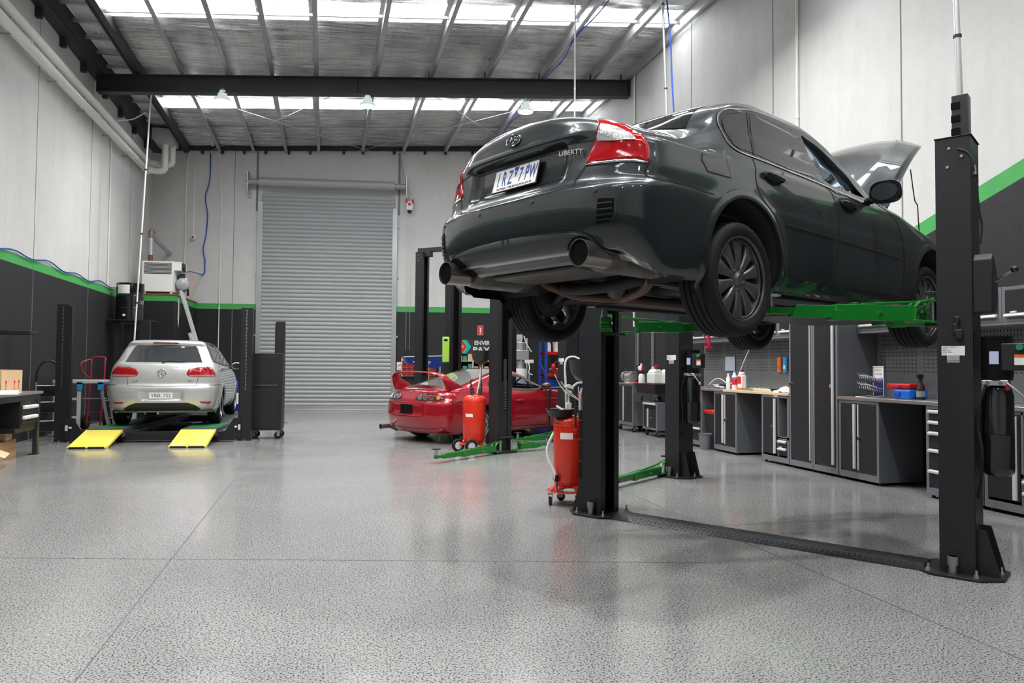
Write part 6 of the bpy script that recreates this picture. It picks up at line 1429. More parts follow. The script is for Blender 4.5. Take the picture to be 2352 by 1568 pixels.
for y, c in ((14.05,M_['redink']),(14.22,M_['paper'])): rbox('magazine', 'magazine lying on the mobile cabinet' if c is M_['paper'] else 'red covered booklet on the mobile cabinet beside the sprayer', 'booklet', c, (.2,.14,.012), (6.12,y-.06,.985), .2, .001)
t = thing('pump_sprayer', 'white pump sprayer with red lever on the mobile cabinet', 'sprayer', (6.25,13.93,.985)); b = B(); b.lathe([(0,0),(.065,0),(.07,.015),(.07,.15),(.05,.19),(0,.20)], n=24); b.build('tank', M_['whitepl'], t); b = B(); b.cyl((0,0,.19),(0,0,.25),.035,n=14); b.bar((0,0,.25),(-.0,-.17,.24),.03,.02); b.build('pump_base', M_['blackplastic'], t, bevel=.003); b = B(); b.box(-.04,.04,-.03,.10,.26,.34); b.sphere((0,.10,.31), .045, 8); b.cyl((0,.03,.34),(0,.03,.40),.02,n=10); b.build('spray_head', M_['whitepl'], t, bevel=.01); b = B(); b.box(-.02,.02,-.06,-.03,.26,.34); b.build('lever', M_['redpl'], t)
# ---- utility trolley with jug tray
t = thing('utility_cart', 'grey mobile drawer cart beside the middle lift column', 'cart', (6.3,13.06,0)); carcass(t,12.75,13.37,.13,.66,6.02,6.58, feet=False); cdoor(t,12.79,13.33,.17,.53,13.12,12.98,6.02); cdrawer(t,12.79,13.33,.54,.63,6.02)
for x in (-.22,.22):
    for y in (-.24,.24): caster(t, x, y, .042, None, True, .4)
t = thing('drip_tray_cart', 'black tray on casters stacked on the cart, holding white jugs', 'tray', (6.22,13.10,.66), 0); b = B(); b.add([(-.26,-.40,.15),(.26,-.40,.15),(.26,.40,.15),(-.26,.40,.15),(-.30,-.46,.34),(.30,-.46,.34),(.30,.46,.34),(-.30,.46,.34)],[(0,3,2,1),(4,5,6,7),(0,1,5,4),(1,2,6,5),(2,3,7,6),(3,0,4,7)]); b.build('tray_body', M_['blackplastic'], t, bevel=.01)
for x, y in ((-.2,-.32),(-.2,.32),(.2,-.32),(.2,.32)): caster(t, x, y, .042, None, True, .8)
for i, (x, y, rz) in enumerate(((6.10,12.98,.1),(6.30,12.82,.4))):
    t = thing('plastic_jug', ('white plastic jug, left of two on the black tray, with the red funnel on it', 'white plastic jug with curved spout, right of two on the black tray')[i], 'jug', (x,y,1.0), rz, 'white jugs on the black tray'); b = B(); b.box(-.11,.11,-.14,.14,0,.20); b.prism([(-.11,.20),(.11,.20),(.05,.27),(-.06,.27)], -.12,.12,'xz'); b.build('jug_body', frost, t, bevel=.02, seg=3); b = B(); b.tube(crom([(0,-.05,.25),(0,-.12,.32),(0,-.2,.33),(0,-.26,.42)] if i else [(0,.05,.25),(0,.07,.31),(0,.12,.28),(0,.13,.2)],4), .02, 8); b.build('spout' if i else 'handle', mat('cream_spout', (.72,.68,.52), .4) if i else frost, t)
t = thing('funnel', 'small red funnel standing on the left white jug', 'funnel', (6.10,12.98,1.27)); b = B(); b.lathe([(.012,0),(.014,.03),(.055,.09),(.058,.09),(.016,.028),(.012,0)], n=20, caps=False); b.build('cone', M_['redpl'], t); b = B(); b.tube([(.05,0,.085),(.08,0,.075),(.055,0,.05)], .005, 6); b.build('grip', M_['redpl'], t)
# conduits on the right-hand wall and poles hanging from the roof
def pole(name, label, x, y, z0, z1, r, m, cat='conduit', extra=None, lean=(0,0)):
    t = thing(name, label, cat, (x,y,0)); b = B(); b.cyl((0,0,z0),(lean[0],lean[1],z1),r,n=12); b.build('tube', m, t); b = B(); n = int((z1-z0)/1.3)+1
    for i in range(n): z = z0+.3+i*1.25; q = (z-z0)/(z1-z0); b.cyl((lean[0]*q,lean[1]*q,z),(lean[0]*q,lean[1]*q,z+.02),r*1.35,n=12)
    b.build('clip', extra or M_['white'], t); return t
pole('wall_conduit', 'thin grey conduit on the right wall above the raised car roof', 6.575, 9.26, 2.12, 7.9, .022, M_['pvc']); pole('wall_conduit', 'thin grey conduit on the right wall near the end of the dark rafter', 6.575, 15.08, 2.2, 7.9, .02, M_['pvc'])
pole('drop_pole', 'pale drop pole beside the front lift column, running up out of view', 5.0, 4.86, 2.45, 7.7, .024, M_['galv'], 'pole', M_['blackplastic'], (-.20,-.0))
t = pole('drop_pole', 'pale drop pole with blue air hose above the raised car boot window', 4.93, 9.9, 2.6, 7.72, .018, M_['galv'], 'pole', M_['blackplastic'], (-.22,-.02))
b = B(); b.tube(crom([(.04,.0,4.2),(.02,-.0,4.9),(-.02,.0,5.6),(-.07,-.03,6.3),(-.19,.02,7.5)],6), .012, 8); b.build('air_hose', M_['hosebl'], t)
t = pole('drop_pole', 'thin white drop pole passing the right end of the dark rafter', 3.86, 11.24, 3.0, 7.55, .013, M_['alupale'], 'pole')
b = B(); b.tube(crom([(0,0,7.5),(.05,-.1,7.62),(.5,-.5,7.66),(.8,-.8,7.64)],6), .016, 8); b.build('flexible_bend', M_['white'], t)
b = B(); b.tube(crom([(4.66,11.0,7.70),(4.68,12.2,7.66),(4.62,13.4,7.69),(4.68,14.4,7.65),(4.64,15.2,7.67),(4.66,15.6,7.69)],8), .012, 8); tag(b.build('air_hose', M_['hosebl']), 'blue air hose tied along a purlin above the dark rafter', 'hose')
b = B(); b.tube(crom([(4.62,16.2,7.68),(4.68,17.4,7.64),(4.62,18.8,7.68),(4.66,20.0,7.63),(4.62,21.2,7.66)],8), .012, 8); tag(b.build('air_hose', M_['hosebl']), 'blue air hose tied along a purlin behind the dark rafter', 'hose')
# ------------------------------------------------------------------ left-hand side and end wall
# white drain pipes along the left wall
for dz, x, lab, yend in ((0, -4.70, 'lower of the two white drain pipes along the left wall', 21.3), (.20, -4.70, 'upper of the two white drain pipes along the left wall', 21.55)):
    t = thing('drain_pipe', lab, 'pipe', (0,0,0)); z0 = 6.38+dz*1.25; r = .085
    xe = -4.25 if dz == 0 else -4.12; ye = yend+.15
    b = B(); b.tube(crom([(x,YF+.1,z0-.05),(x,12,z0),(x,yend-.4,z0+.10),(x,yend-.12,z0+.10)],3)+crom([(x+.01,yend,z0+.10),(x+.10,ye,z0+.10),(xe-.1,ye+.02,z0+.10),(xe-.01,ye+.02,z0+.16),(xe,ye+.02,z0+.26),(xe,ye+.02,7.25)],5), r, 20); b.build('pipe_run', M_['pvc'], t)
    b = B()
    for y in (13.2, 16.9, 20.2): b.cyl((x,y,z0+.02+(y-12)*.009),(x,y+.05,z0+.02+(y-12)*.009),r*1.06,n=24)
    b.build('coupling', M_['pvc'], t)
    b = B()
    for y in (12.6,14.6,16.2,17.9,19.6): b.box(XL+.002,x,y,y+.02,z0-.12+(y-12)*.009,z0-.09+(y-12)*.009)
    b.build('bracket', M_['galv'], t)
b = B(); b.box(-4.52,-4.02,21.1,22.0,7.26,7.54); b.box(-4.46,-4.06,21.2,21.9,7.20,7.27); tag(b.build('rainwater_head', mat('pale_grey_metal', (.42,.43,.43), .5)), 'grey rainwater box above the upturned drain pipe ends', 'gutter box')
# blue hose draped along the left wall
pts = []
for i in range(60): y = 2+i*.31; pts.append((XL+.03, y, 3.07+.035*math.sin(i*1.25)+.02*math.sin(i*.5)))
b = B(); b.tube(crom(pts,3), .012, 8); tag(b.build('wall_hose', M_['hosebl']), 'blue hose draped along the top of the green stripe on the left wall', 'hose')
# workbench at the left edge
t = thing('workbench', 'black workbench with steel top and two drawers at the left edge', 'workbench', (-4.0,11.3,0), 0)
b = B(); b.box(-.80,.08,-1.9,.72,.86,.90); b.build('bench_top', M_['inox'], t, bevel=.004)
b = B(); b.box(-.0,.06,.58,.66,.0,.86); b.box(-.78,-.72,.58,.66,0,.86); b.box(-.78,.06,-1.85,.66,.78,.86); b.box(-.05,.07,.56,.68,0,.012); b.build('bench_leg', M_['black'], t, bevel=.004)
b = B(); b.box(-.0,.06,-1.85,-1.77,.0,.86); b.build('bench_leg', M_['black'], t)
b = B(); b.box(-.74,.045,.0,.60,.42,.80); dc = b.build('drawer_unit', M_['blackplastic'], t, bevel=.003)
for z in (.56,.70):
    b = B(); b.box(.045,.055,.03,.56,z-.10,z+.02); d = b.build('drawer', M_['black'], dc, bevel=.002); 
    b = B(); b.prism([(.055,z+.022),(.085,z+.012),(.088,z-.012),(.080,z-.028),(.055,z-.024)], .05,.54,'xz'); b.build('handle', M_['white'], d, bevel=.002)
b = B(); b.box(-.74,.04,-.15,.66,.36,.42); b.build('lower_rail', M_['black'], t)
b = B(); b.cyl((.045,.28,.755),(.06,.28,.755),.014,n=12); b.build('drawer_lock', M_['zinc'], dc)
def carton(label, loc, size, rz=0., m=None, flaps=False, arrows=False, grp=None):
    t = thing('cardboard_box', label, 'box', loc, rz, grp); m = m or M_['carton']; sx_, sy, sz = size; b = B(); k_ = .004
    b.box(-sx_/2,sx_/2,-sy/2,-sy/2+k_,0,sz); b.box(-sx_/2,sx_/2,sy/2-k_,sy/2,0,sz); b.box(-sx_/2,-sx_/2+k_,-sy/2,sy/2,0,sz); b.box(sx_/2-k_,sx_/2,-sy/2,sy/2,0,sz); b.box(-sx_/2,sx_/2,-sy/2,sy/2,0,k_)
    if not flaps: b.box(-sx_/2,sx_/2,-sy/2,sy/2,sz-k_,sz)
    b.build('box_shell', m, t)
    if flaps:
        for s in (-1, 1):
            b = B(); b.bar((s*sx_/2,0,sz),(s*(sx_/2+.10),0,sz-.05),sy,.004, up=(0,0,1)); b.build('flap', m, t)
    b = B(); b.box(sx_/2,sx_/2+.001,-sy/2,sy/2,sz*.47,sz*.485); b.build('crease', M_['rust'], t) if not arrows else None
    if arrows:
        for yy in (-sy*.28, sy*.12, sy*.32):
            b = B(); b.prism([(yy-.035,.12),(yy+.035,.12),(yy,.17)], sx_/2, sx_/2+.0015, 'yz'); b.box(sx_/2,sx_/2+.0015,yy-.008,yy+.008,.05,.12); b.box(sx_/2,sx_/2+.0015,yy-.04,yy+.04,.035,.042); b.build('red_arrow', M_['redink'], t)
    return t
carton('tan carton with red arrows standing on the left workbench', (-4.36,11.62,.90), (.36,.72,.30), 0, M_['carton2'], arrows=True)
carton('large open brown carton on the floor under the left workbench', (-4.36,11.30,.0), (.42,1.05,.24), .06, flaps=False)
carton('small tan carton resting on the large one under the workbench', (-4.30,11.50,.243), (.28,.30,.11), .1, M_['carton2'])
carton('pale open carton on the floor at the left edge, in front of the large one', (-4.05,10.45,.0), (.30,.55,.19), .25, M_['carton2'], flaps=True)
for i in range(5):
    rbox('paper_stack', 'stack of white papers on the left workbench', 'papers', M_['paper'], (.30,.21+.02*i,.018), (-4.05+.03*i,11.05-.12*i,.90+.018*(i % 2)), .2*i, .001, 'white papers on the left workbench')
rbox('wall_bracket_shelf', 'black bracket end poking in at the left edge above the workbench', 'bracket', M_['black'], (.6,.30,.06), (-4.54,12.55,1.72), 0, .01)
# folding step ladder with a looped handrail
t = thing('step_ladder', 'silver folding step ladder with a black looped handrail leaning by the wall', 'step ladder', (-4.52,14.1,0), .3)
b = B()
for s in (-1, 1): b.tube(crom([(s*.19,-.02,.02),(s*.19,.0,.5),(s*.18,.02,1.0)],3), .014, 10); b.tube([(s*.19,.28,.02),(s*.18,.05,.95)], .012, 10)
b.build('frame', M_['alu'], t)
b = B(); b.tube(crom([(-.18,.02,.98),(-.17,.03,1.15),(-.10,.04,1.30),(0,.045,1.34),(.10,.04,1.28),(.17,.03,1.12),(.18,.02,.98)],5), .018, 10); b.build('hand_loop', M_['blackplastic'], t)
for z, y in ((.30,.06),(.62,.04),(.90,.03)):
    b = B(); b.bar((0,y-.05,z+.02),(0,y+.10,z-.16),.34,.016); o = b.build('tread', M_['darksteel'], t, bevel=.004); b = B(); b.tube([(-.17,y-.05,z+.02),(.17,y-.05,z+.02),(.17,y+.10,z-.16),(-.17,y+.10,z-.16)], .007, 6, close=True); b.build('tread_rim', M_['alupale'], o)
b = B()
for s in (-1, 1): b.cyl((s*.19,-.02,0),(s*.19,-.02,.05),.022,n=10); b.cyl((s*.19,.28,0),(s*.19,.28,.05),.022,n=10)
b.build('rubber_feet', M_['rubber'], t)
# trestle platform
t = thing('platform_trestle', 'aluminium work platform on folding legs with blue corner brackets', 'trestle', (-4.26,14.95,0), 0)
b = B(); b.box(-.42,.40,-.18,.28,.94,1.00); b.build('platform', M_['alupale'], t, bevel=.005)
b = B()
for x in (-.38,.0): b.box(x-.03,x+.03,-.16,-.12,.02,.94)
for z in (.33,.66): b.box(-.38,.0,-.155,-.125,z-.02,z+.02)
b.box(-.03,.02,-.17,-.11,.0,.03); b.build('front_legs', M_['alupale'], t, bevel=.004)
b = B(); 
for y0 in (-.14,.26): b.bar((.34,y0,.94),(.52,y0,.02),.05,.025)
b.bar((.40,-.14,.62),(.40,.26,.62),.03,.02); b.bar((.46,-.14,.3),(.46,.26,.3),.03,.02); b.bar((.0,.05,.66),(.40,.05,.66),.02,.02); b.build('rear_legs', M_['alu'], t, bevel=.003)
for x in (.02,.36): b = B(); b.box(x-.05,x+.04,-.19,-.165,.82,.97); b.box(x-.05,x+.04,-.19,.29,.92,.96); b.build('corner_bracket', mat('blue_bracket', (.03,.28,.60), .4) if x < .1 else bpy.data.materials['blue_bracket'], t, bevel=.006)
# red hand truck
t = thing('hand_truck', 'red hand truck with black tyres leaning against the left wall', 'hand truck', (-4.32,16.1,0), -.2)
b = B()
for s in (-1, 1): b.tube(crom([(s*.13,-.10,.10),(s*.13,.0,.9),(s*.13,.02,1.30),(s*.13,.04,1.38)],3), .016, 10)
b.tube(crom([(-.13,.04,1.38),(-.10,.05,1.42),(.10,.05,1.42),(.13,.04,1.38)],3), .016, 10); b.tube(crom([(-.13,.0,1.0),(-.20,-.14,1.12),(-.22,-.18,1.30),(-.13,-.02,1.38)],4), .014, 8)
for z in (.35,.7,1.0): b.bar((-.13,-.05+z*.06,z),(.13,-.05+z*.06,z),.05,.008)
b.box(-.18,.18,-.30,-.08,.01,.022); b.build('frame', mat('dark_red_enamel', (.35,.02,.04), .35, coat=.3), t)
for s in (-1, 1):
    b = B(); b.lathe([(.055,-.04),(.12,-.045),(.145,-.03),(.15,0),(.145,.03),(.12,.045),(.055,.04)], (s*.22,.02,.152), 28, 'x', caps=False); w_ = b.build('tyre', M_['rubber'], t); b = B(); b.lathe([(0,-.03),(.06,-.03),(.06,.03),(0,.03)], (s*.22,.02,.152), 20, 'x'); b.build('hub', M_['alu'], w_)
b = B(); b.cyl((-.25,.02,.152),(.25,.02,.152),.01,n=8); b.build('axle', M_['zinc'], t)
# black service trolley beside the four-post lift
t = thing('tool_trolley', 'tall black tool trolley cabinet beside the right column of the four-post lift', 'trolley', (-.96,13.82,0), -.07)
b = B(); b.box(-.27,.25,-.20,.25,.155,1.50); b.build('cabinet_body', M_['blackplastic'], t, bevel=.006)
b = B(); b.box(-.25,.19,-.208,-.20,.98,1.44); b.box(-.25,.19,-.208,-.20,.20,.90); b.build('front_panel', M_['black'], t, bevel=.003)
b = B(); b.box(-.26,.20,-.225,-.205,.925,.94); b.box(-.26,.20,-.225,-.205,.955,.965); b.build('handle_rail', mat('dull_chrome', (.35,.35,.37), .3, metal=.9), t)
b = B()
for i in range(22): b.box(.25,.262,-.16,.20,.25+i*.055,.275+i*.055)
b.build('side_louvres', mat('dark_louvre', (.05,.05,.055), .4, metal=.5), t)
for x, y in ((-.22,-.14),(.20,-.14),(-.22,.2),(.20,.2)): caster(t, x, y, .065, M_['rubber'])
# blue and white drums behind
dw = mat('drum_blue', (.01,.02,.30), .35)
t = thing('oil_drum', 'blue drum with a white band standing behind the silver hatchback', 'drum', (-2.10,20.3,0)); b = B(); b.lathe([(0,0),(.285,0),(.29,.01),(.287,.28),(.295,.29),(.287,.30)], n=32); b.lathe([(.287,.58),(.295,.59),(.287,.60),(.287,.87),(.29,.88),(.27,.875),(0,.87)], n=32, caps=False); b.build('shell', dw, t); b = B(); b.lathe([(.288,.30),(.288,.58)], n=32, caps=False); b.build('white_band', M_['white'], t)
# ---- heater, flue, compressor on the enclosure
ZE = 3.078
t = thing('space_heater', 'white box heater with black louvres on top of the corner enclosure', 'heater', (-4.12,20.75,ZE), -.09)
b = B(); b.box(-.38,.37,-.33,.30,.06,.84); b.build('casing', M_['white'], t, bevel=.008)
b = B()
for i in range(9): b.box(-.33,.33,-.335,-.33,.515+i*.033,.532+i*.033)
b.build('louvre_gap', M_['hole'], t)
b = B(); b.box(.37,.54,-.25,.25,.62,.84); b.build('fan_box', M_['white'], t, bevel=.006)
b = B(); b.box(.54,.56,-.2,.1,.64,.82); b.box(.56,.60,-.15,-.05,.60,.70); b.build('fan_motor', M_['blackplastic'], t)
b = B(); 
for x in (-.32,.32): b.box(x-.03,x+.03,-.31,-.25,.001,.06); b.box(x-.03,x+.03,.22,.28,.001,.06)
b.build('feet', M_['white'], t); b = B(); b.box(-.34,.34,-.27,.25,.005,.055); b.build('burner_tray', M_['darksteel'], t)
t = thing('flue_pipe', 'galvanised flue pipe rising from the heater and bending to the end wall', 'pipe', (-4.40,20.75,ZE+.85)); b = B(); b.cyl((0,0,-.01),(0,0,.22),.055,n=18); b.build('rusty_collar', mat('rusty_pipe', (.16,.08,.05), .6, metal=.4), t); b = B(); b.cyl((0,0,.18),(0,0,.66),.065,n=20); b.tube(crom([(.02,.06,.72),(.03,1.0,.62),(.06,2.05,.52)],4), .062, 18); b.build('flue', M_['galv'], t); b = B(); b.tube(crom([(0,0,.62),(0,0,.72),(.0,.04,.80),(.02,.14,.76)],5), .068, 18); b.build('elbow', mat('stained_elbow', (.25,.19,.17), .5, metal=.5), t)
t = thing('air_compressor', 'portable air compressor with grey tank and black wheel beside the heater', 'compressor', (-3.62,21.0,ZE), .2)
b = B(); b.tube([(-.05,-.50,.28),(-.05,-.46,.28),(-.05,-.40,.28),(-.05,.30,.28),(-.05,.36,.28),(-.05,.40,.28)], [.08,.15,.17,.17,.15,.08], 24); b.build('tank', mat('compressor_grey', (.36,.37,.40), .25, coat=.3), t); b = B(); b.cyl((-.07,-.30,.47),(-.07,-.05,.47),.085,n=18); b.box(-.15,.02,-.02,.20,.42,.60); b.build('pump', M_['darksteel'], t, bevel=.006)
b = B(); b.cyl((.06,-.28,.085),(.11,-.28,.085),.085,n=22); w_ = b.build('wheel', M_['rubber'], t); b = B(); b.cyl((.108,-.28,.085),(.114,-.28,.085),.05,n=16); b.build('hub', M_['white'], w_)
b = B(); b.tube(crom([(-.02,-.15,.66),(.10,-.2,.62),(.22,-.25,.5),(.25,-.25,.30),(.1,-.3,.22)],6), .010, 8); b.build('coiled_orange_hose', mat('orange_hose', (.75,.22,.08), .4), t); b = B(); b.box(-.12,-.02,-.42,-.34,.25,.44); b.box(.0,.06,-.40,-.30,.3,.45); b.build('pressure_switch', M_['whitepl'], t, bevel=.006)
b = B(); b.tube(crom([(-3.58,20.9,3.70),(-3.52,21.3,3.78),(-3.46,yb(-3.46)-.14,3.86),(-3.40,yb(-3.4)-.06,3.88),(-3.37,yb(-3.37)-.05,3.95)],5)+crom([(-3.37,yb(-3.37)-.05,4.3),(-3.43,yb(-3.4)-.05,4.6),(-3.36,yb(-3.36)-.05,5.0),(-3.33,yb(-3.33)-.05,5.6),(-3.40,yb(-3.4)-.05,6.1),(-3.29,yb(-3.3)-.05,6.6),(-3.28,yb(-3.28)-.05,7.38)],5), .016, 8); tag(b.build('air_hose', M_['hosebl']), 'blue air hose running up the end wall from the compressor', 'hose')
t = thing('dome_camera', 'small white security camera hanging on a thin conduit on the end wall', 'camera', (-3.70,yb(-3.70)-.09,4.93)); b = B(); b.cyl((0,0,.06),(.0,0,2.5),.013,n=8); b.build('conduit', M_['pvc'], t); b = B(); b.sphere((0,-.02,0), .075, 10); b.build('housing', M_['white'], t); b = B(); b.sphere((0,-.085,-.01), .03, 8); b.build('lens', M_['blackgloss'], t)
for x, z0, lab, hx in ((-3.93,2.0,'white conduit bent at the top, furthest left on the end wall',-3.6),(-2.96,.2,'white conduit on the end wall nearer the roller door',-3.3)):
    t = thing('wall_conduit', lab, 'conduit', (x,yb(x)-.03,0)); b = B(); b.cyl((0,0,z0),(0,0,7.1),.014,n=8); b.tube(crom([(0,0,7.1),((hx-x)*.4,-.02,7.5),((hx-x),-.08,7.62)],5), .016, 8); b.build('tube', M_['pvc'], t); b = B()
    for z in (2.9,4.4,5.9,7.05): b.box(-.03,.03,-.01,.02,z,z+.03)
    b.build('saddle', M_['white'], t)
t = thing('wall_conduit', 'white conduit on the left wall near the corner enclosure', 'conduit', (XL+.02,18.6,0)); b = B(); b.cyl((0,0,3.1),(0,0,6.6),.014,n=8); b.tube(crom([(0,0,6.6),(.05,.1,6.9),(.3,.5,7.1),(.6,.5,7.3)],5), .014, 8); b.build('tube', M_['pvc'], t); b = B(); b.box(-.01,.02,-.03,.03,4.4,4.43); b.build('saddle', M_['white'], t)
t = thing('drop_pole', 'tall thin white pole from the roof down beside the silver hatchback', 'pole', (-4.06,17.5,0)); b = B(); b.cyl((-.0,0,.02),(.30,-.1,7.15),.017,n=10); b.tube(crom([(.30,-.1,7.1),(.33,-.1,7.4),(.42,-.05,7.5)],4), .022, 8); b.build('tube', M_['white'], t); b = B()
for z in (2.6,4.1,5.5): b.cyl((.30*z/7.15,-.1*z/7.15,z),(.30*z/7.15,-.1*z/7.15,z+.03),.028,n=10)
b.build('clip', M_['blackplastic'], t)
# black oil drum on a wall shelf, and the tyre machine below
t = thing('wall_shelf', 'black steel wall shelf on a post beside the corner enclosure', 'shelf', (-4.40,18.9,0)); b = B(); b.box(-.42,.52,-.35,.35,2.28,2.31); b.box(-.12,.12,-.06,.06,.0,2.2); b.bar((.1,-.3,2.0),(.48,-.3,2.28),.03,.03); b.build('frame', M_['black'], t, bevel=.003); b = B(); b.box(-.30,-.18,-.2,-.1,.0,2.25); b.build('upright', M_['black'], t)
t = thing('oil_drum', 'black drum with white label on the wall shelf', 'drum', (-4.42,18.9,2.312)); b = B(); b.lathe([(0,0),(.29,0),(.30,.01),(.295,.26),(.303,.27),(.295,.28),(.295,.55),(.303,.56),(.295,.57),(.295,.84),(.30,.85),(.28,.845),(0,.84)], n=32); b.build('shell', M_['blackgloss'], t)
b = B(); q0 = -2.35; 
for i in range(6):
    a0, a1 = q0+i*.16, q0+(i+1)*.16; b.add([(.304*math.cos(a0),.304*math.sin(a0),.60),(.304*math.cos(a1),.304*math.sin(a1),.60),(.304*math.cos(a1),.304*math.sin(a1),.80),(.304*math.cos(a0),.304*math.sin(a0),.80)],[(0,1,2,3)])
b.build('paper_label', M_['paper'], t); text('110', .13, mat('gold_print', (.45,.33,.08), .5), t, facing((.26,-.23,.40), (.75,-.66,0)), 'drum_lettering', .001)
b = B(); b.cyl((-.05,-.30,.10),(-.05,-.33,.10),.03,n=12); b.build('bung', M_['white'], t)
t = thing('tyre_changer', 'pale grey tyre changer partly hidden behind the silver hatchback', 'machine', (-4.02,18.5,0)); b = B(); b.box(-.30,.30,-.3,.3,0,.95); b.prism([(-.30,.95),(.30,.95),(.15,1.15),(-.2,1.15)],-.25,.25,'xz'); b.build('base_cabinet', mat('pale_machine_grey', (.50,.51,.50), .4), t, bevel=.02); b = B(); b.cyl((-.05,0,1.15),(-.05,0,1.50),.11,n=20); b.cyl((-.05,0,1.50),(-.05,0,1.56),.12,n=20); b.box(-.30,-.10,-.12,.12,1.2,1.36); b.build('motor', M_['alu'], t, bevel=.01); b = B(); b.cyl((-.05,0,1.56),(-.05,0,1.64),.11,n=20); b.build('motor_cap', mat('blue_grey_cap', (.35,.42,.48), .4), t)
b = B(); b.tube(crom([(-.25,-.1,1.40),(-.1,-.2,1.42),(.12,-.25,1.30),(.25,-.25,1.1)],5), .02, 10); b.tube(crom([(-.25,-.15,1.2),(-.42,-.2,1.18),(-.50,-.2,1.05)],5), .012, 8); b.build('white_hose', M_['white'], t); b = B(); b.tube(crom([(-.3,-.2,1.1),(-.48,-.25,.95),(-.45,-.2,.75),(-.28,-.25,.62)],5), .009, 8); b.build('black_cable', M_['rubber'], t)
rbox('service_tag', 'white paper tag stuck on the motor of the tyre changer', 'tag', M_['paper'], (.10,.004,.12), (-3.93,18.365,1.32), .0, 0)
# aluminium extension ladder leaning on the enclosure
t = thing('extension_ladder', 'aluminium extension ladder leaning on the corner enclosure', 'ladder', (-3.00,20.1,0), 0)
a0, a1 = Vector((.42,.0,.0)), Vector((-.58,.30,3.16)); b = B(); n = Vector((-.015,.20,0))
for s in (-1, 1): b.bar(a0+n*s, a1+n*s, .03, .065)
k_ = 11
for i in range(1, k_): p = a0.lerp(a1, i/k_); b.cyl(p-n, p+n, .016, n=8)
b.build('upper_section', M_['alupale'], t); b = B(); c0, c1 = a0+Vector((-.09,-.0,0)), a0.lerp(a1, .66)+Vector((-.09,-.0,0))
for s in (-1, 1): b.bar(c0+n*s*1.1, c1+n*s*1.1, .03, .065)
for i in range(1, 8): p = c0.lerp(c1, i/8); b.cyl(p-n, p+n, .016, n=8)
b.build('lower_section', M_['alupale'], t); b = B(); p = a0.lerp(a1, .50); b.box(p.x-.03,p.x+.03,p.y-.2,p.y-.1,p.z,p.z+.06); b.build('clamp', M_['yellow'], t)
b = B(); b.prism([(0,-.42),(.06,-.30),(.075,0),(.06,.22),(.0,.34),(-.05,.1),(-.06,-.2)], 0, .004, 'xy'); o = b.build('paint_scrape', M_['white']); o.matrix_world = facing((-3.668,20.55,2.66), (.99,-.06,0)); tag(o, 'long white scuffed sticker on the side of the corner enclosure', 'sticker')
# ---- end wall, right of the roller door
def wp(x, z, off): return (x, yb(x)-off, z)
RZ = math.atan(SK)
def bins(label, x, z, ncol, nrow, grp):
    t = thing('bin_rack', label, 'bin rack', (x, yb(x)-.01, z), RZ); b = B(); w_ = ncol*.135; b.box(-w_/2-.02,w_/2+.02,-.015,0,-.03,nrow*.125); b.box(-w_/2-.03,-w_/2-.01,-.06,0,-.03,nrow*.125); b.box(w_/2+.01,w_/2+.03,-.06,0,-.03,nrow*.125); b.build('back_panel', M_['alupale'], t)
    for i in range(ncol):
        for j in range(nrow):
            b = B(); u = -w_/2+.0675+i*.135; v = j*.125; b.prism([(-.018,v),(-.13,v),(-.15,v+.05),(-.12,v+.052),(-.02,v+.09)], u-.058, u+.058, 'yz'); b.v = b.v; o = b.build('parts_bin', M_['redpl'], None, bevel=.003); tag(o, 'small red parts bin on the white rack %s' % grp, 'bin', 'red parts bins %s' % grp, (x, yb(x)-.01, z), RZ)
bins('white rack of red parts bins next to the roller door, behind the coupe wing', 2.42, 1.02, 3, 4, 'next to the roller door'); bins('white rack of red parts bins further right, behind the coupe window', 3.10, .92, 3, 5, 'behind the coupe window')
o = rbox('safety_notice', 'white notice with a red arch printed on it beside the roller door', 'sign', M_['paper'], (.20,.006,.24), wp(2.16,1.17,.01), RZ, 0)
b = B(); b.tube(arc((0,-.006,.10), .065, 0, math.pi, 12), .012, 6); b.box(-.06,.06,-.006,-.003,.03,.045); b.build('notice_print', M_['redink'], o)
t = thing('fire_extinguisher_sign', 'red and white fire extinguisher sign on the dark end wall', 'sign', wp(4.49,2.25,.01), RZ); b = B(); b.box(-.09,.09,-.004,0,-.03,.27); b.build('panel', M_['redink'], t); b = B()
for x0, x1, z0, z1 in ((-.08,.08,.255,.26),(-.08,.08,-.005,.002),(-.08,-.074,0,.26),(.074,.08,0,.26)): b.box(x0,x1,-.0055,-.004,z0,z1)
b.box(-.022,.022,-.0055,-.004,.06,.20); b.box(-.03,-.005,-.0055,-.004,.20,.225); b.box(-.02,.02,-.0055,-.004,.022,.045); b.build('pictogram', M_['white'], t)
t = thing('shop_sign', 'dark sign with turquoise chevron, round red emblem and the words ENVIRO PAX', 'sign', wp(4.28,1.66,.02), RZ); b = B(); b.box(-.62,.75,-.02,0,0,.44); b.build('board', M_['darksteel'], t)
Ms = Matrix.Rotation(rad(90), 4, 'X'); b = B(); b.prism([(-.33,.42),(-.20,.42),(-.06,.22),(-.20,.02),(-.33,.02),(-.19,.22)], -.024, -.020, 'xz'); b.build('chevron', M_['turq'], t)
b = B(); b.lathe([(0,-.024),(.16,-.024),(.16,-.020),(0,-.020)], (-.40,0,.22), 30, 'y'); b.build('emblem', M_['redink'], t); b = B(); b.tube(arc((-.40,-.023,.22), .185, -1.2, 1.3, 16), .008, 6); b.build('emblem_ring', mat('cream_print', (.75,.55,.25), .5), t)
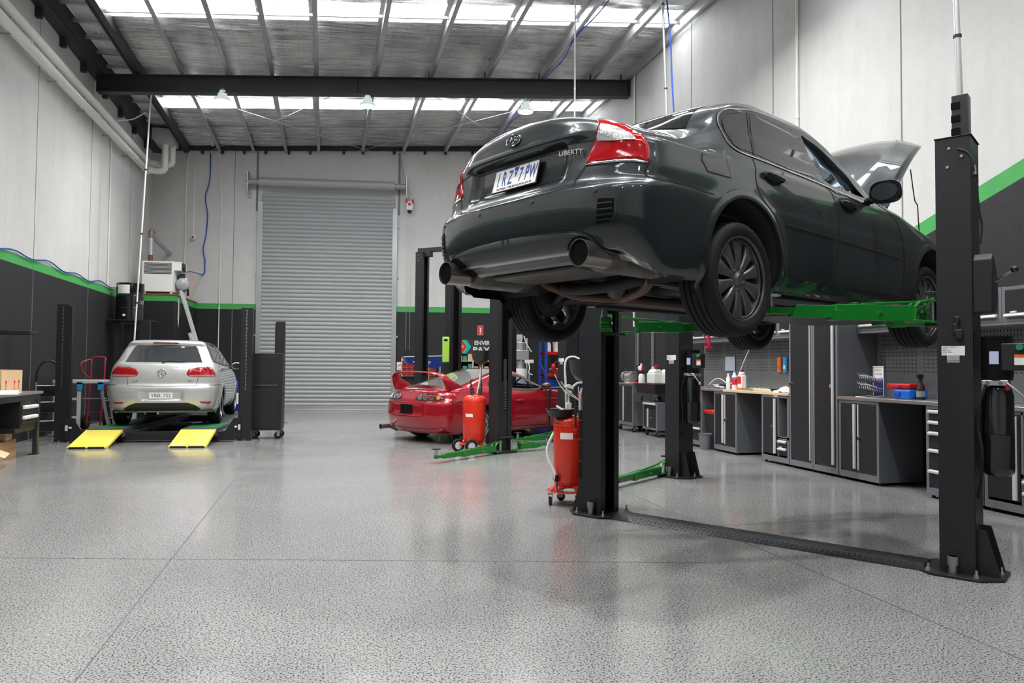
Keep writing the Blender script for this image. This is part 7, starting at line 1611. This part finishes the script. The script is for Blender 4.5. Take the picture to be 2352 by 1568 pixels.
text('BRITE', .10, bpy.data.materials['cream_print'], t, Matrix.Translation((-.40,-.026,.22)) @ Ms, 'emblem_lettering', .001, bold=.002); text('ENVIRO', .17, M_['white'], t, Matrix.Translation((.33,-.024,.33)) @ Ms, 'sign_lettering', .001, bold=.004); text('PAX', .21, M_['white'], t, Matrix.Translation((.24,-.024,.13)) @ Ms, 'sign_lettering', .001, sx=1.3, bold=.006)
# shelving of cartons below the sign
t = thing('parts_shelf', 'white shelving bay filled with small cartons under the chevron sign', 'shelving', (4.22, yb(4.22)-.25, 0), RZ); b = B()
for x in (-.62,.0,.62): b.box(x-.02,x+.02,-.22,-.18,0,1.62); b.box(x-.02,x+.02,.18,.22,0,1.62)
for z in (.35,.72,1.08,1.44): b.box(-.62,.62,-.22,.22,z,z+.02)
b.build('frame', M_['alupale'], t)
cols = [M_['carton'], M_['carton2'], M_['paper'], M_['rust'], mat('green_box', (.08,.25,.15), .5), mat('pink_box', (.65,.35,.38), .5)]
for j, z in enumerate((.74,1.10,1.46)):
    for i in range(8):
        h = .10+.18*R.random(); o = rbox('small_carton', 'small carton on the white shelving under the chevron sign', 'carton', cols[R.randrange(6)], (.12,.30,h), (0,0,0), 0, .002, 'cartons under the chevron sign'); u = -.53+i*.15+(.03 if i > 3 else 0); d_ = DT; base_ = Vector(t.location); o.location = base_+DT*u+Vector((0,0,z)); o.rotation_euler = (0,0,RZ)
# blue waste-oil funnel bin and brooms
t = thing('oil_drain_trolley', 'wide blue drain tray on a stand beyond the coupe spoiler', 'drain tray', (2.52,18.6,0), 0); b = B(); b.add([(-.62,-.3,1.52),(.55,-.3,1.56),(.55,.3,1.56),(-.62,.3,1.52),(-.55,-.26,1.38),(.25,-.05,1.22),(.25,.05,1.22),(-.55,.26,1.38)],[(0,1,5,4),(1,2,6,5),(2,3,7,6),(3,0,4,7),(4,5,6,7)]); b.build('tray', M_['blue'], t, bevel=.006); b = B(); b.tube([(-.62,-.3,1.52),(.55,-.3,1.56),(.55,.3,1.56),(-.62,.3,1.52)], .012, 8, close=True); b.build('rim', M_['alu'], t); b = B(); b.cyl((-.10,0,.0),(-.10,0,1.35),.025,n=10); b.cyl((.24,0,.1),(.24,0,1.25),.04,n=12); b.box(-.3,.4,-.25,.25,.02,.10); b.build('stand', M_['darksteel'], t)
t = thing('broom', 'timber-handled broom standing behind the coupe', 'broom', (2.62,19.3,0)); b = B(); b.cyl((0,0,.1),(.03,.0,1.42),.018,n=8); b.build('handle', M_['wood'], t); b = B(); b.box(-.2,.2,-.04,.04,0,.1); b.build('head', M_['blackplastic'], t)
t = thing('dispenser_bottle', 'clear funnel-shaped dispenser standing behind the coupe spoiler', 'dispenser', (2.30,18.0,0)); b = B(); b.lathe([(.04,1.1),(.19,1.38),(.20,1.38),(.05,1.08)], n=24, caps=False); b.lathe([(.10,.55),(.11,1.05),(.04,1.1)], n=20, caps=False); b.build('funnel', M_['glassclear'], t); b = B(); b.lathe([(.19,1.385),(.215,1.385),(.215,1.41),(.19,1.41)], n=24, caps=False); b.cyl((0,0,.0),(0,0,.5),.05,n=12); b.cyl((0,0,.0),(0,0,.04),.18,n=20); b.cyl((0,0,.5),(0,0,.56),.11,n=20); b.build('frame', M_['white'], t)
# lime green creeper board hanging on a lift column
b = B(); b.box(-.072,.072,-.02,.02,-.26,.26); o = b.build('creeper_board', M_['lime'], None, bevel=.02, seg=3); tag(o, 'lime green plastic kneeling board hung on a tall lift column', 'board', None, (2.405,15.02,1.64), -.25); b = B(); b.box(-.035,.035,-.022,-.019,.17,.21); b.build('grip_slot', M_['hole'], o)
# ---- far right corner, seen under the raised car
t = thing('storage_rack', 'blue and red steel storage rack in the far right corner', 'rack', (6.12,19.1,0), 0); b = B()
for x in (-.42,.42):
    for y in (-.28,.28): b.box(x-.03,x+.03,y-.03,y+.03,0,2.72)
for z in (.3,1.1,1.9,2.5): b.bar((-.42,-.28,z),(-.42,.28,z+.3),.03,.02); b.bar((.42,-.28,z),(.42,.28,z+.2),.03,.02)
b.build('upright', M_['blue'], t); b = B()
for z in (.55,1.05,1.63,2.10):
    b.box(-.42,.42,-.30,-.25,z,z+.08); b.box(-.42,.42,.25,.30,z,z+.08); b.box(-.40,.40,-.28,.28,z+.06,z+.075)
b.build('shelf_beam', M_['red'], t, bevel=.003)
t = thing('bucket', 'white bucket with a red label on the blue and red rack', 'bucket', (6.10,19.02,1.708)); b = B(); b.lathe([(0,0),(.14,0),(.165,.32),(.172,.33),(.172,.36),(.16,.36),(0,.36)], n=26); b.build('pail', M_['whitepl'], t); b = B(); 
for i in range(5): a0, a1 = -2.0+i*.16, -2.0+(i+1)*.16; b.add([(.158*math.cos(a0),.158*math.sin(a0),.10),(.158*math.cos(a1),.158*math.sin(a1),.10),(.162*math.cos(a1),.162*math.sin(a1),.20),(.162*math.cos(a0),.162*math.sin(a0),.20)],[(0,1,2,3)])
b.build('pail_label', M_['redink'], t)
t = thing('bottle', 'yellow-lidded bottle beside the white bucket on the rack', 'bottle', (5.83,19.0,1.708)); b = B(); b.lathe([(0,0),(.06,0),(.06,.2),(.03,.25),(0,.25)], n=16); b.build('bottle_body', M_['whitepl'], t); b = B(); b.cyl((0,0,.25),(0,0,.30),.03,n=12); b.build('cap', M_['yellow'], t)
t = thing('ear_muffs', 'pair of red ear muffs hanging on the blue and red rack', 'ear muffs', (6.02,18.74,1.30), .1); b = B()
for s in (-1, 1): b.sphere((s*.14,0,0), .085, 8, (.8,.7,1.1))
b.build('ear_cup', M_['red'], t); b = B(); b.tube(arc((0,0,.02), .135, .15, math.pi-.15, 16), .010, 8); b.build('headband', M_['redpl'], t)
t = thing('storage_tub', 'red and clear storage tub on the middle shelf of the rack', 'tub', (6.12,19.05,1.128)); b = B(); b.box(-.20,.20,-.15,.15,0,.12); b.build('tub', M_['redpl'], t, bevel=.015); b = B(); b.box(-.21,.21,-.16,.16,.12,.14); b.build('lid', M_['whitepl'], t, bevel=.004)
rbox('blue_crate', 'blue plastic crate low on the storage rack', 'crate', M_['blue'], (.5,.4,.36), (6.15,19.15,.628), 0, .02)
rbox('parts_crate', 'dark red crate on the upper shelf of the storage rack', 'crate', M_['redpl'], (.3,.4,.2), (6.3,19.15,2.178), 0, .02)
t = thing('oil_pump_unit', 'pale grey pump head standing by the far wall between two lift columns', 'pump', (4.86,18.3,0)); b = B(); b.cyl((0,0,.02),(0,0,1.25),.16,n=24); b.build('drum', M_['white'], t); b = B(); b.cyl((0,0,1.25),(0,0,1.46),.10,n=20); b.box(-.19,.19,-.13,.13,1.48,1.72); b.cyl((0,0,1.72),(0,0,1.88),.13,n=24); b.cyl((0,0,1.88),(0,0,1.93),.14,n=24); b.build('motor', M_['alu'], t, bevel=.01); b = B(); b.tube(crom([(-.1,-.1,2.75),(.0,-.1,2.4),(.10,-.1,1.95),(.26,-.1,1.68)],5), .016, 8); b.tube(crom([(.12,-.1,1.5),(.2,-.15,1.3),(.18,-.15,1.15),(.28,-.15,1.1)],5), .014, 8); b.build('white_hose', M_['white'], t)
t = thing('hose_reel', 'white wall hose reel bracket high beside the middle lift column', 'hose reel', (5.58,yb(5.58)-.10,2.10)); b = B(); b.box(-.12,.14,-.06,.06,0,.16); b.prism([(.0,-.14),(.14,-.02),(.14,.0),(-.12,.0)], -.05,.05,'xz'); b.build('bracket', M_['alupale'], t, bevel=.01); b = B(); b.tube(crom([(.12,0,.05),(.2,0,-.02),(.17,0,-.2),(.06,0,-.28),(.03,0,-.42)],5), .014, 8); b.build('hose_end', M_['blackplastic'], t)
for i, (x, z1, m, lab) in enumerate(((5.33,2.32,M_['orange'],'orange handled tool hanging on the dark end wall'),(5.50,2.30,M_['alupale'],'left pale mop pole leaning on the dark end wall'),(5.66,2.30,M_['alupale'],'right pale mop pole leaning on the dark end wall'))):
    t = thing('broom', lab, 'broom', (x,20.6,0)); b = B()
    if i == 0: b.cyl((0,0,2.0),(0,0,2.32),.02,n=8); b.cyl((0,0,.02),(0,0,2.0),.008,n=8)
    else: b.cyl((0,0,.1),(0,0,z1),.016,n=8)
    b.build('handle', m, t); b = B(); b.box(-.06,.06,-.06,.06,.0,.10) if i != 1 else b.box(-.06,.06,-.04,.04,.0,.16); b.build('head', M_['blackplastic'] if i == 0 else M_['whitepl'], t)
t = thing('push_broom', 'white-headed squeegee hung head-up beside the mop poles', 'broom', (5.62,20.2,0)); b = B(); b.box(-.13,.13,-.03,.03,1.40,1.50); b.build('head', M_['white'], t, bevel=.01); b = B(); b.cyl((0,0,0.0),(0,0,1.42),.014,n=8); b.build('handle', M_['alupale'], t)
# ------------------------------------------------------------------ waste-oil drainers
def bowl(t, x, y, z0, z1, r, mastr=.018):
    b = B(); b.cyl((x,y,z0),(x,y,z1-.12),mastr,n=14); b.cyl((x,y,z0),(x,y,z0+.18),mastr*1.6,n=14); m = b.build('mast', M_['steel'], t)
    b = B(); b.lathe([(.03,z1-.14),(r*.55,z1-.12),(r*.85,z1-.06),(r,z1+.06),(r*1.03,z1+.065),(r*1.03,z1+.075),(r*.97,z1+.07),(r*.82,z1-.05),(.02,z1-.11)], (x,y,0), 36, caps=False); b.build('bowl', mat('dark_bowl_plastic', (.025,.028,.027), .3) if not bpy.data.materials.get('dark_bowl_plastic') else bpy.data.materials['dark_bowl_plastic'], t)
    return m
orr = mat('orange_red_enamel', (.62,.028,.012), .25, coat=.5)
bx, by = 2.28, 6.74
t = thing('oil_drainer', 'tall red oil drainer on casters with hoses and pans, beside the front left lift column', 'oil drainer', (bx,by,0), -YAW)
b = B(); b.lathe([(0,.155),(.09,.16),(.14,.185),(.155,.225),(.155,.76),(.15,.80),(.12,.83),(.04,.845),(0,.845)], n=40); tk = b.build('tank', orr, t, smooth=50)
b = B(); b.lathe([(.1555,.225),(.1575,.228),(.1555,.232)], n=40, caps=False); b.lathe([(.1555,.752),(.1575,.756),(.1555,.76)], n=40, caps=False); b.build('weld_seam', orr, tk)
b = B()
for a in (rad(200), rad(290), rad(20), rad(110)):
    p = Vector((.13*math.cos(a),.13*math.sin(a),.20)); q = Vector((.20*math.cos(a),.20*math.sin(a),.135)); b.bar(p, q, .05, .008)
b.lathe([(.10,.128),(.21,.128),(.21,.134),(.10,.134)], n=30, caps=False); b.build('base_ring', orr, t)
for a in (200, 290, 20, 110): caster(t, .195*math.cos(rad(a)), .195*math.sin(rad(a)), .040, M_['rubber'], False, rad(a+70))
bowl(t, .15, .10, .83, 1.30, .155)
b = B(); b.lathe([(.07,.83),(.105,.835),(.135,.89),(.142,.895),(.142,.905),(.128,.90),(.10,.845),(.06,.84)], (-.09,-.05,0), 32, caps=False); b.lathe([(0,.838),(.10,.838)], (-.09,-.05,0), 32); b.build('tool_pan', M_['blackplastic'], t)
b = B(); b.tube(crom([(-.19,.05,.72),(-.20,.02,.90),(-.19,0,1.06),(-.16,-.02,1.10),(.0,-.06,1.09),(.04,-.08,1.03),(.045,-.11,.90),(.04,-.15,.75)],5), .011, 10); b.build('carry_handle', M_['blackplastic'], t)
b = B(); b.box(-.155,-.12,-.03,.03,.66,.72); b.box(.02,.06,-.16,-.13,.66,.72); b.build('clamp', M_['redpl'], t, bevel=.008)
b = B(); q = [(-.09+.0,-.118),(.02,-.143)]; 
for i in range(5):
    a0, a1 = rad(232+i*9), rad(241+i*9); b.add([(.1575*math.cos(a0),.1575*math.sin(a0),.625),(.1575*math.cos(a1),.1575*math.sin(a1),.625),(.1575*math.cos(a1),.1575*math.sin(a1),.685),(.1575*math.cos(a0),.1575*math.sin(a0),.685)],[(0,1,2,3)])
b.build('tank_label', M_['paper'], tk)
b = B(); b.cyl((.095,-.148,.26),(.095,-.148,.86),.021,n=16); b.cyl((.095,-.148,.84),(.095,-.148,.90),.024,.036,n=16); tb = b.build('probe_tube', M_['blackplastic'], t)
b = B()
for z in (.42,.62,.80): b.cyl((.095,-.148,z),(.095,-.148,z+.012),.026,n=16)
b.build('red_clip', M_['redpl'], tb)
b = B()
for dx, tip in ((0,(-.10,-.15,1.17)),(.008,(.07,-.14,1.12)),(-.004,(.10,-.13,1.10)),(.004,(.12,-.12,1.13)),(.0,(-.16,-.14,1.24))): b.tube(crom([(.085+dx,-.135,.86),(.08+dx,-.14,.98),(tip[0]*.6+.03,tip[1],1.08),tip],5), .0048, 8)
b.build('suction_probes', M_['hose'], t)
b = B(); b.tube([(-.16,-.14,1.24),(-.20,-.15,1.27)], .012, 8); b.tube([(-.10,-.15,1.17),(-.13,-.155,1.20)], .012, 8); b.build('probe_tip', M_['blackplastic'], t)
b = B(); b.cyl((-.01,.02,1.09),(-.01,-.02,1.09),.045,n=24); b.cyl((-.01,0,.84),(-.01,0,1.05),.010,n=10); b.box(-.035,.015,-.03,.02,.88,.96); b.build('vacuum_gauge', M_['whitepl'], t, bevel=.004)
b = B(); b.tube(crom([(.02,.02,1.10),(.08,.0,1.15),(.15,.0,1.13),(.18,.02,1.0)],6), .011, 10); b.tube(crom([(-.03,.05,.90),(-.035,.07,1.15),(-.04,.10,1.30),(-.02,.12,1.38),(.04,.12,1.40),(.10,.12,1.38)],6), .011, 10); b.build('clear_hose', M_['hose'], t)
b = B(); b.tube(crom([(-.145,0,.68),(-.18,-.02,.62),(-.215,-.03,.52),(-.20,-.06,.42),(-.15,-.10,.32),(-.13,-.125,.22)],6), .013, 10); b.build('drain_hose', mat('white_ribbed_hose', (.75,.75,.73), .35), t)
b = B(); b.cyl((-.13,-.125,.23),(-.125,-.13,.29),.017,n=12); b.build('hose_cuff', M_['rubber'], t); b = B(); b.tube(crom([(-.13,-.125,.23),(-.13,-.13,.16),(-.11,-.12,.13),(-.09,-.10,.14)],4), .012, 8); b.build('drain_cock', M_['steel'], t)
b = B(); b.tube([(-.13,-.05,.93),(-.05,-.1,.88)], .012, 8); b.build('nozzle', M_['whitepl'], t)
t = thing('oil_drainer', 'orange-red oil drainer tank on two wheels beside the middle left lift column', 'oil drainer', (2.25,11.22,0), -YAW)
b = B(); b.lathe([(0,.10),(.12,.11),(.165,.15),(.175,.19),(.175,.78),(.165,.82),(.12,.855),(.04,.87),(0,.87)], n=40); b.build('tank', orr, t, smooth=50)
b = B(); b.lathe([(.176,.765),(.178,.77),(.176,.775)], n=40, caps=False); b.build('weld_seam', orr, t)
b = B(); b.bar((-.12,-.02,.19),(-.20,-.16,.12),.04,.02); b.bar((-.20,-.16,.12),(-.02,-.20,.12),.03,.02); b.bar((-.02,-.14,.16),(-.04,-.20,.12),.04,.02); b.box(.08,.14,-.1,.1,.02,.14); b.build('chassis', orr, t, bevel=.004)
for x, y in ((-.235,-.13),(-.03,-.235)):
    b = B(); b.lathe([(.06,-.022),(.085,-.024),(.098,-.015),(.10,0),(.098,.015),(.085,.024),(.06,.022)], (0,0,0), 28, 'x', caps=False); w_ = b.build('tyre', M_['rubber'], t); w_.matrix_basis = Matrix.Translation((x,y,.10)) @ Matrix.Rotation(rad(-62), 4, 'Z'); b = B(); b.lathe([(0,-.018),(.065,-.016),(.065,.016),(0,.018)], (0,0,0), 20, 'x'); b.build('hub', M_['alupale'], w_)
b = B()
for i in range(4):
    a0, a1 = rad(225+i*10), rad(235+i*10); b.add([(.1765*math.cos(a0),.1765*math.sin(a0),.535),(.1765*math.cos(a1),.1765*math.sin(a1),.530),(.1765*math.cos(a1),.1765*math.sin(a1),.575),(.1765*math.cos(a0),.1765*math.sin(a0),.585)],[(0,1,2,3)])
b.build('tank_label', M_['paper'], t); bowl(t, .09, .02, .86, 1.47, .15)
b = B(); b.tube(crom([(.04,.0,.88),(.08,.0,1.1),(.09,.02,1.35),(.07,.02,1.46)],5), .014, 8); b.build('clear_hose', M_['hose'], t); b = B(); b.cyl((-.04,-.02,.86),(-.04,-.02,.98),.03,n=12); b.box(.06,.11,-.05,0,.86,.95); b.tube(crom([(-.04,-.02,.96),(-.06,-.04,1.08),(-.02,-.04,1.10)],4), .012, 8); b.build('valve', M_['darksteel'], t)
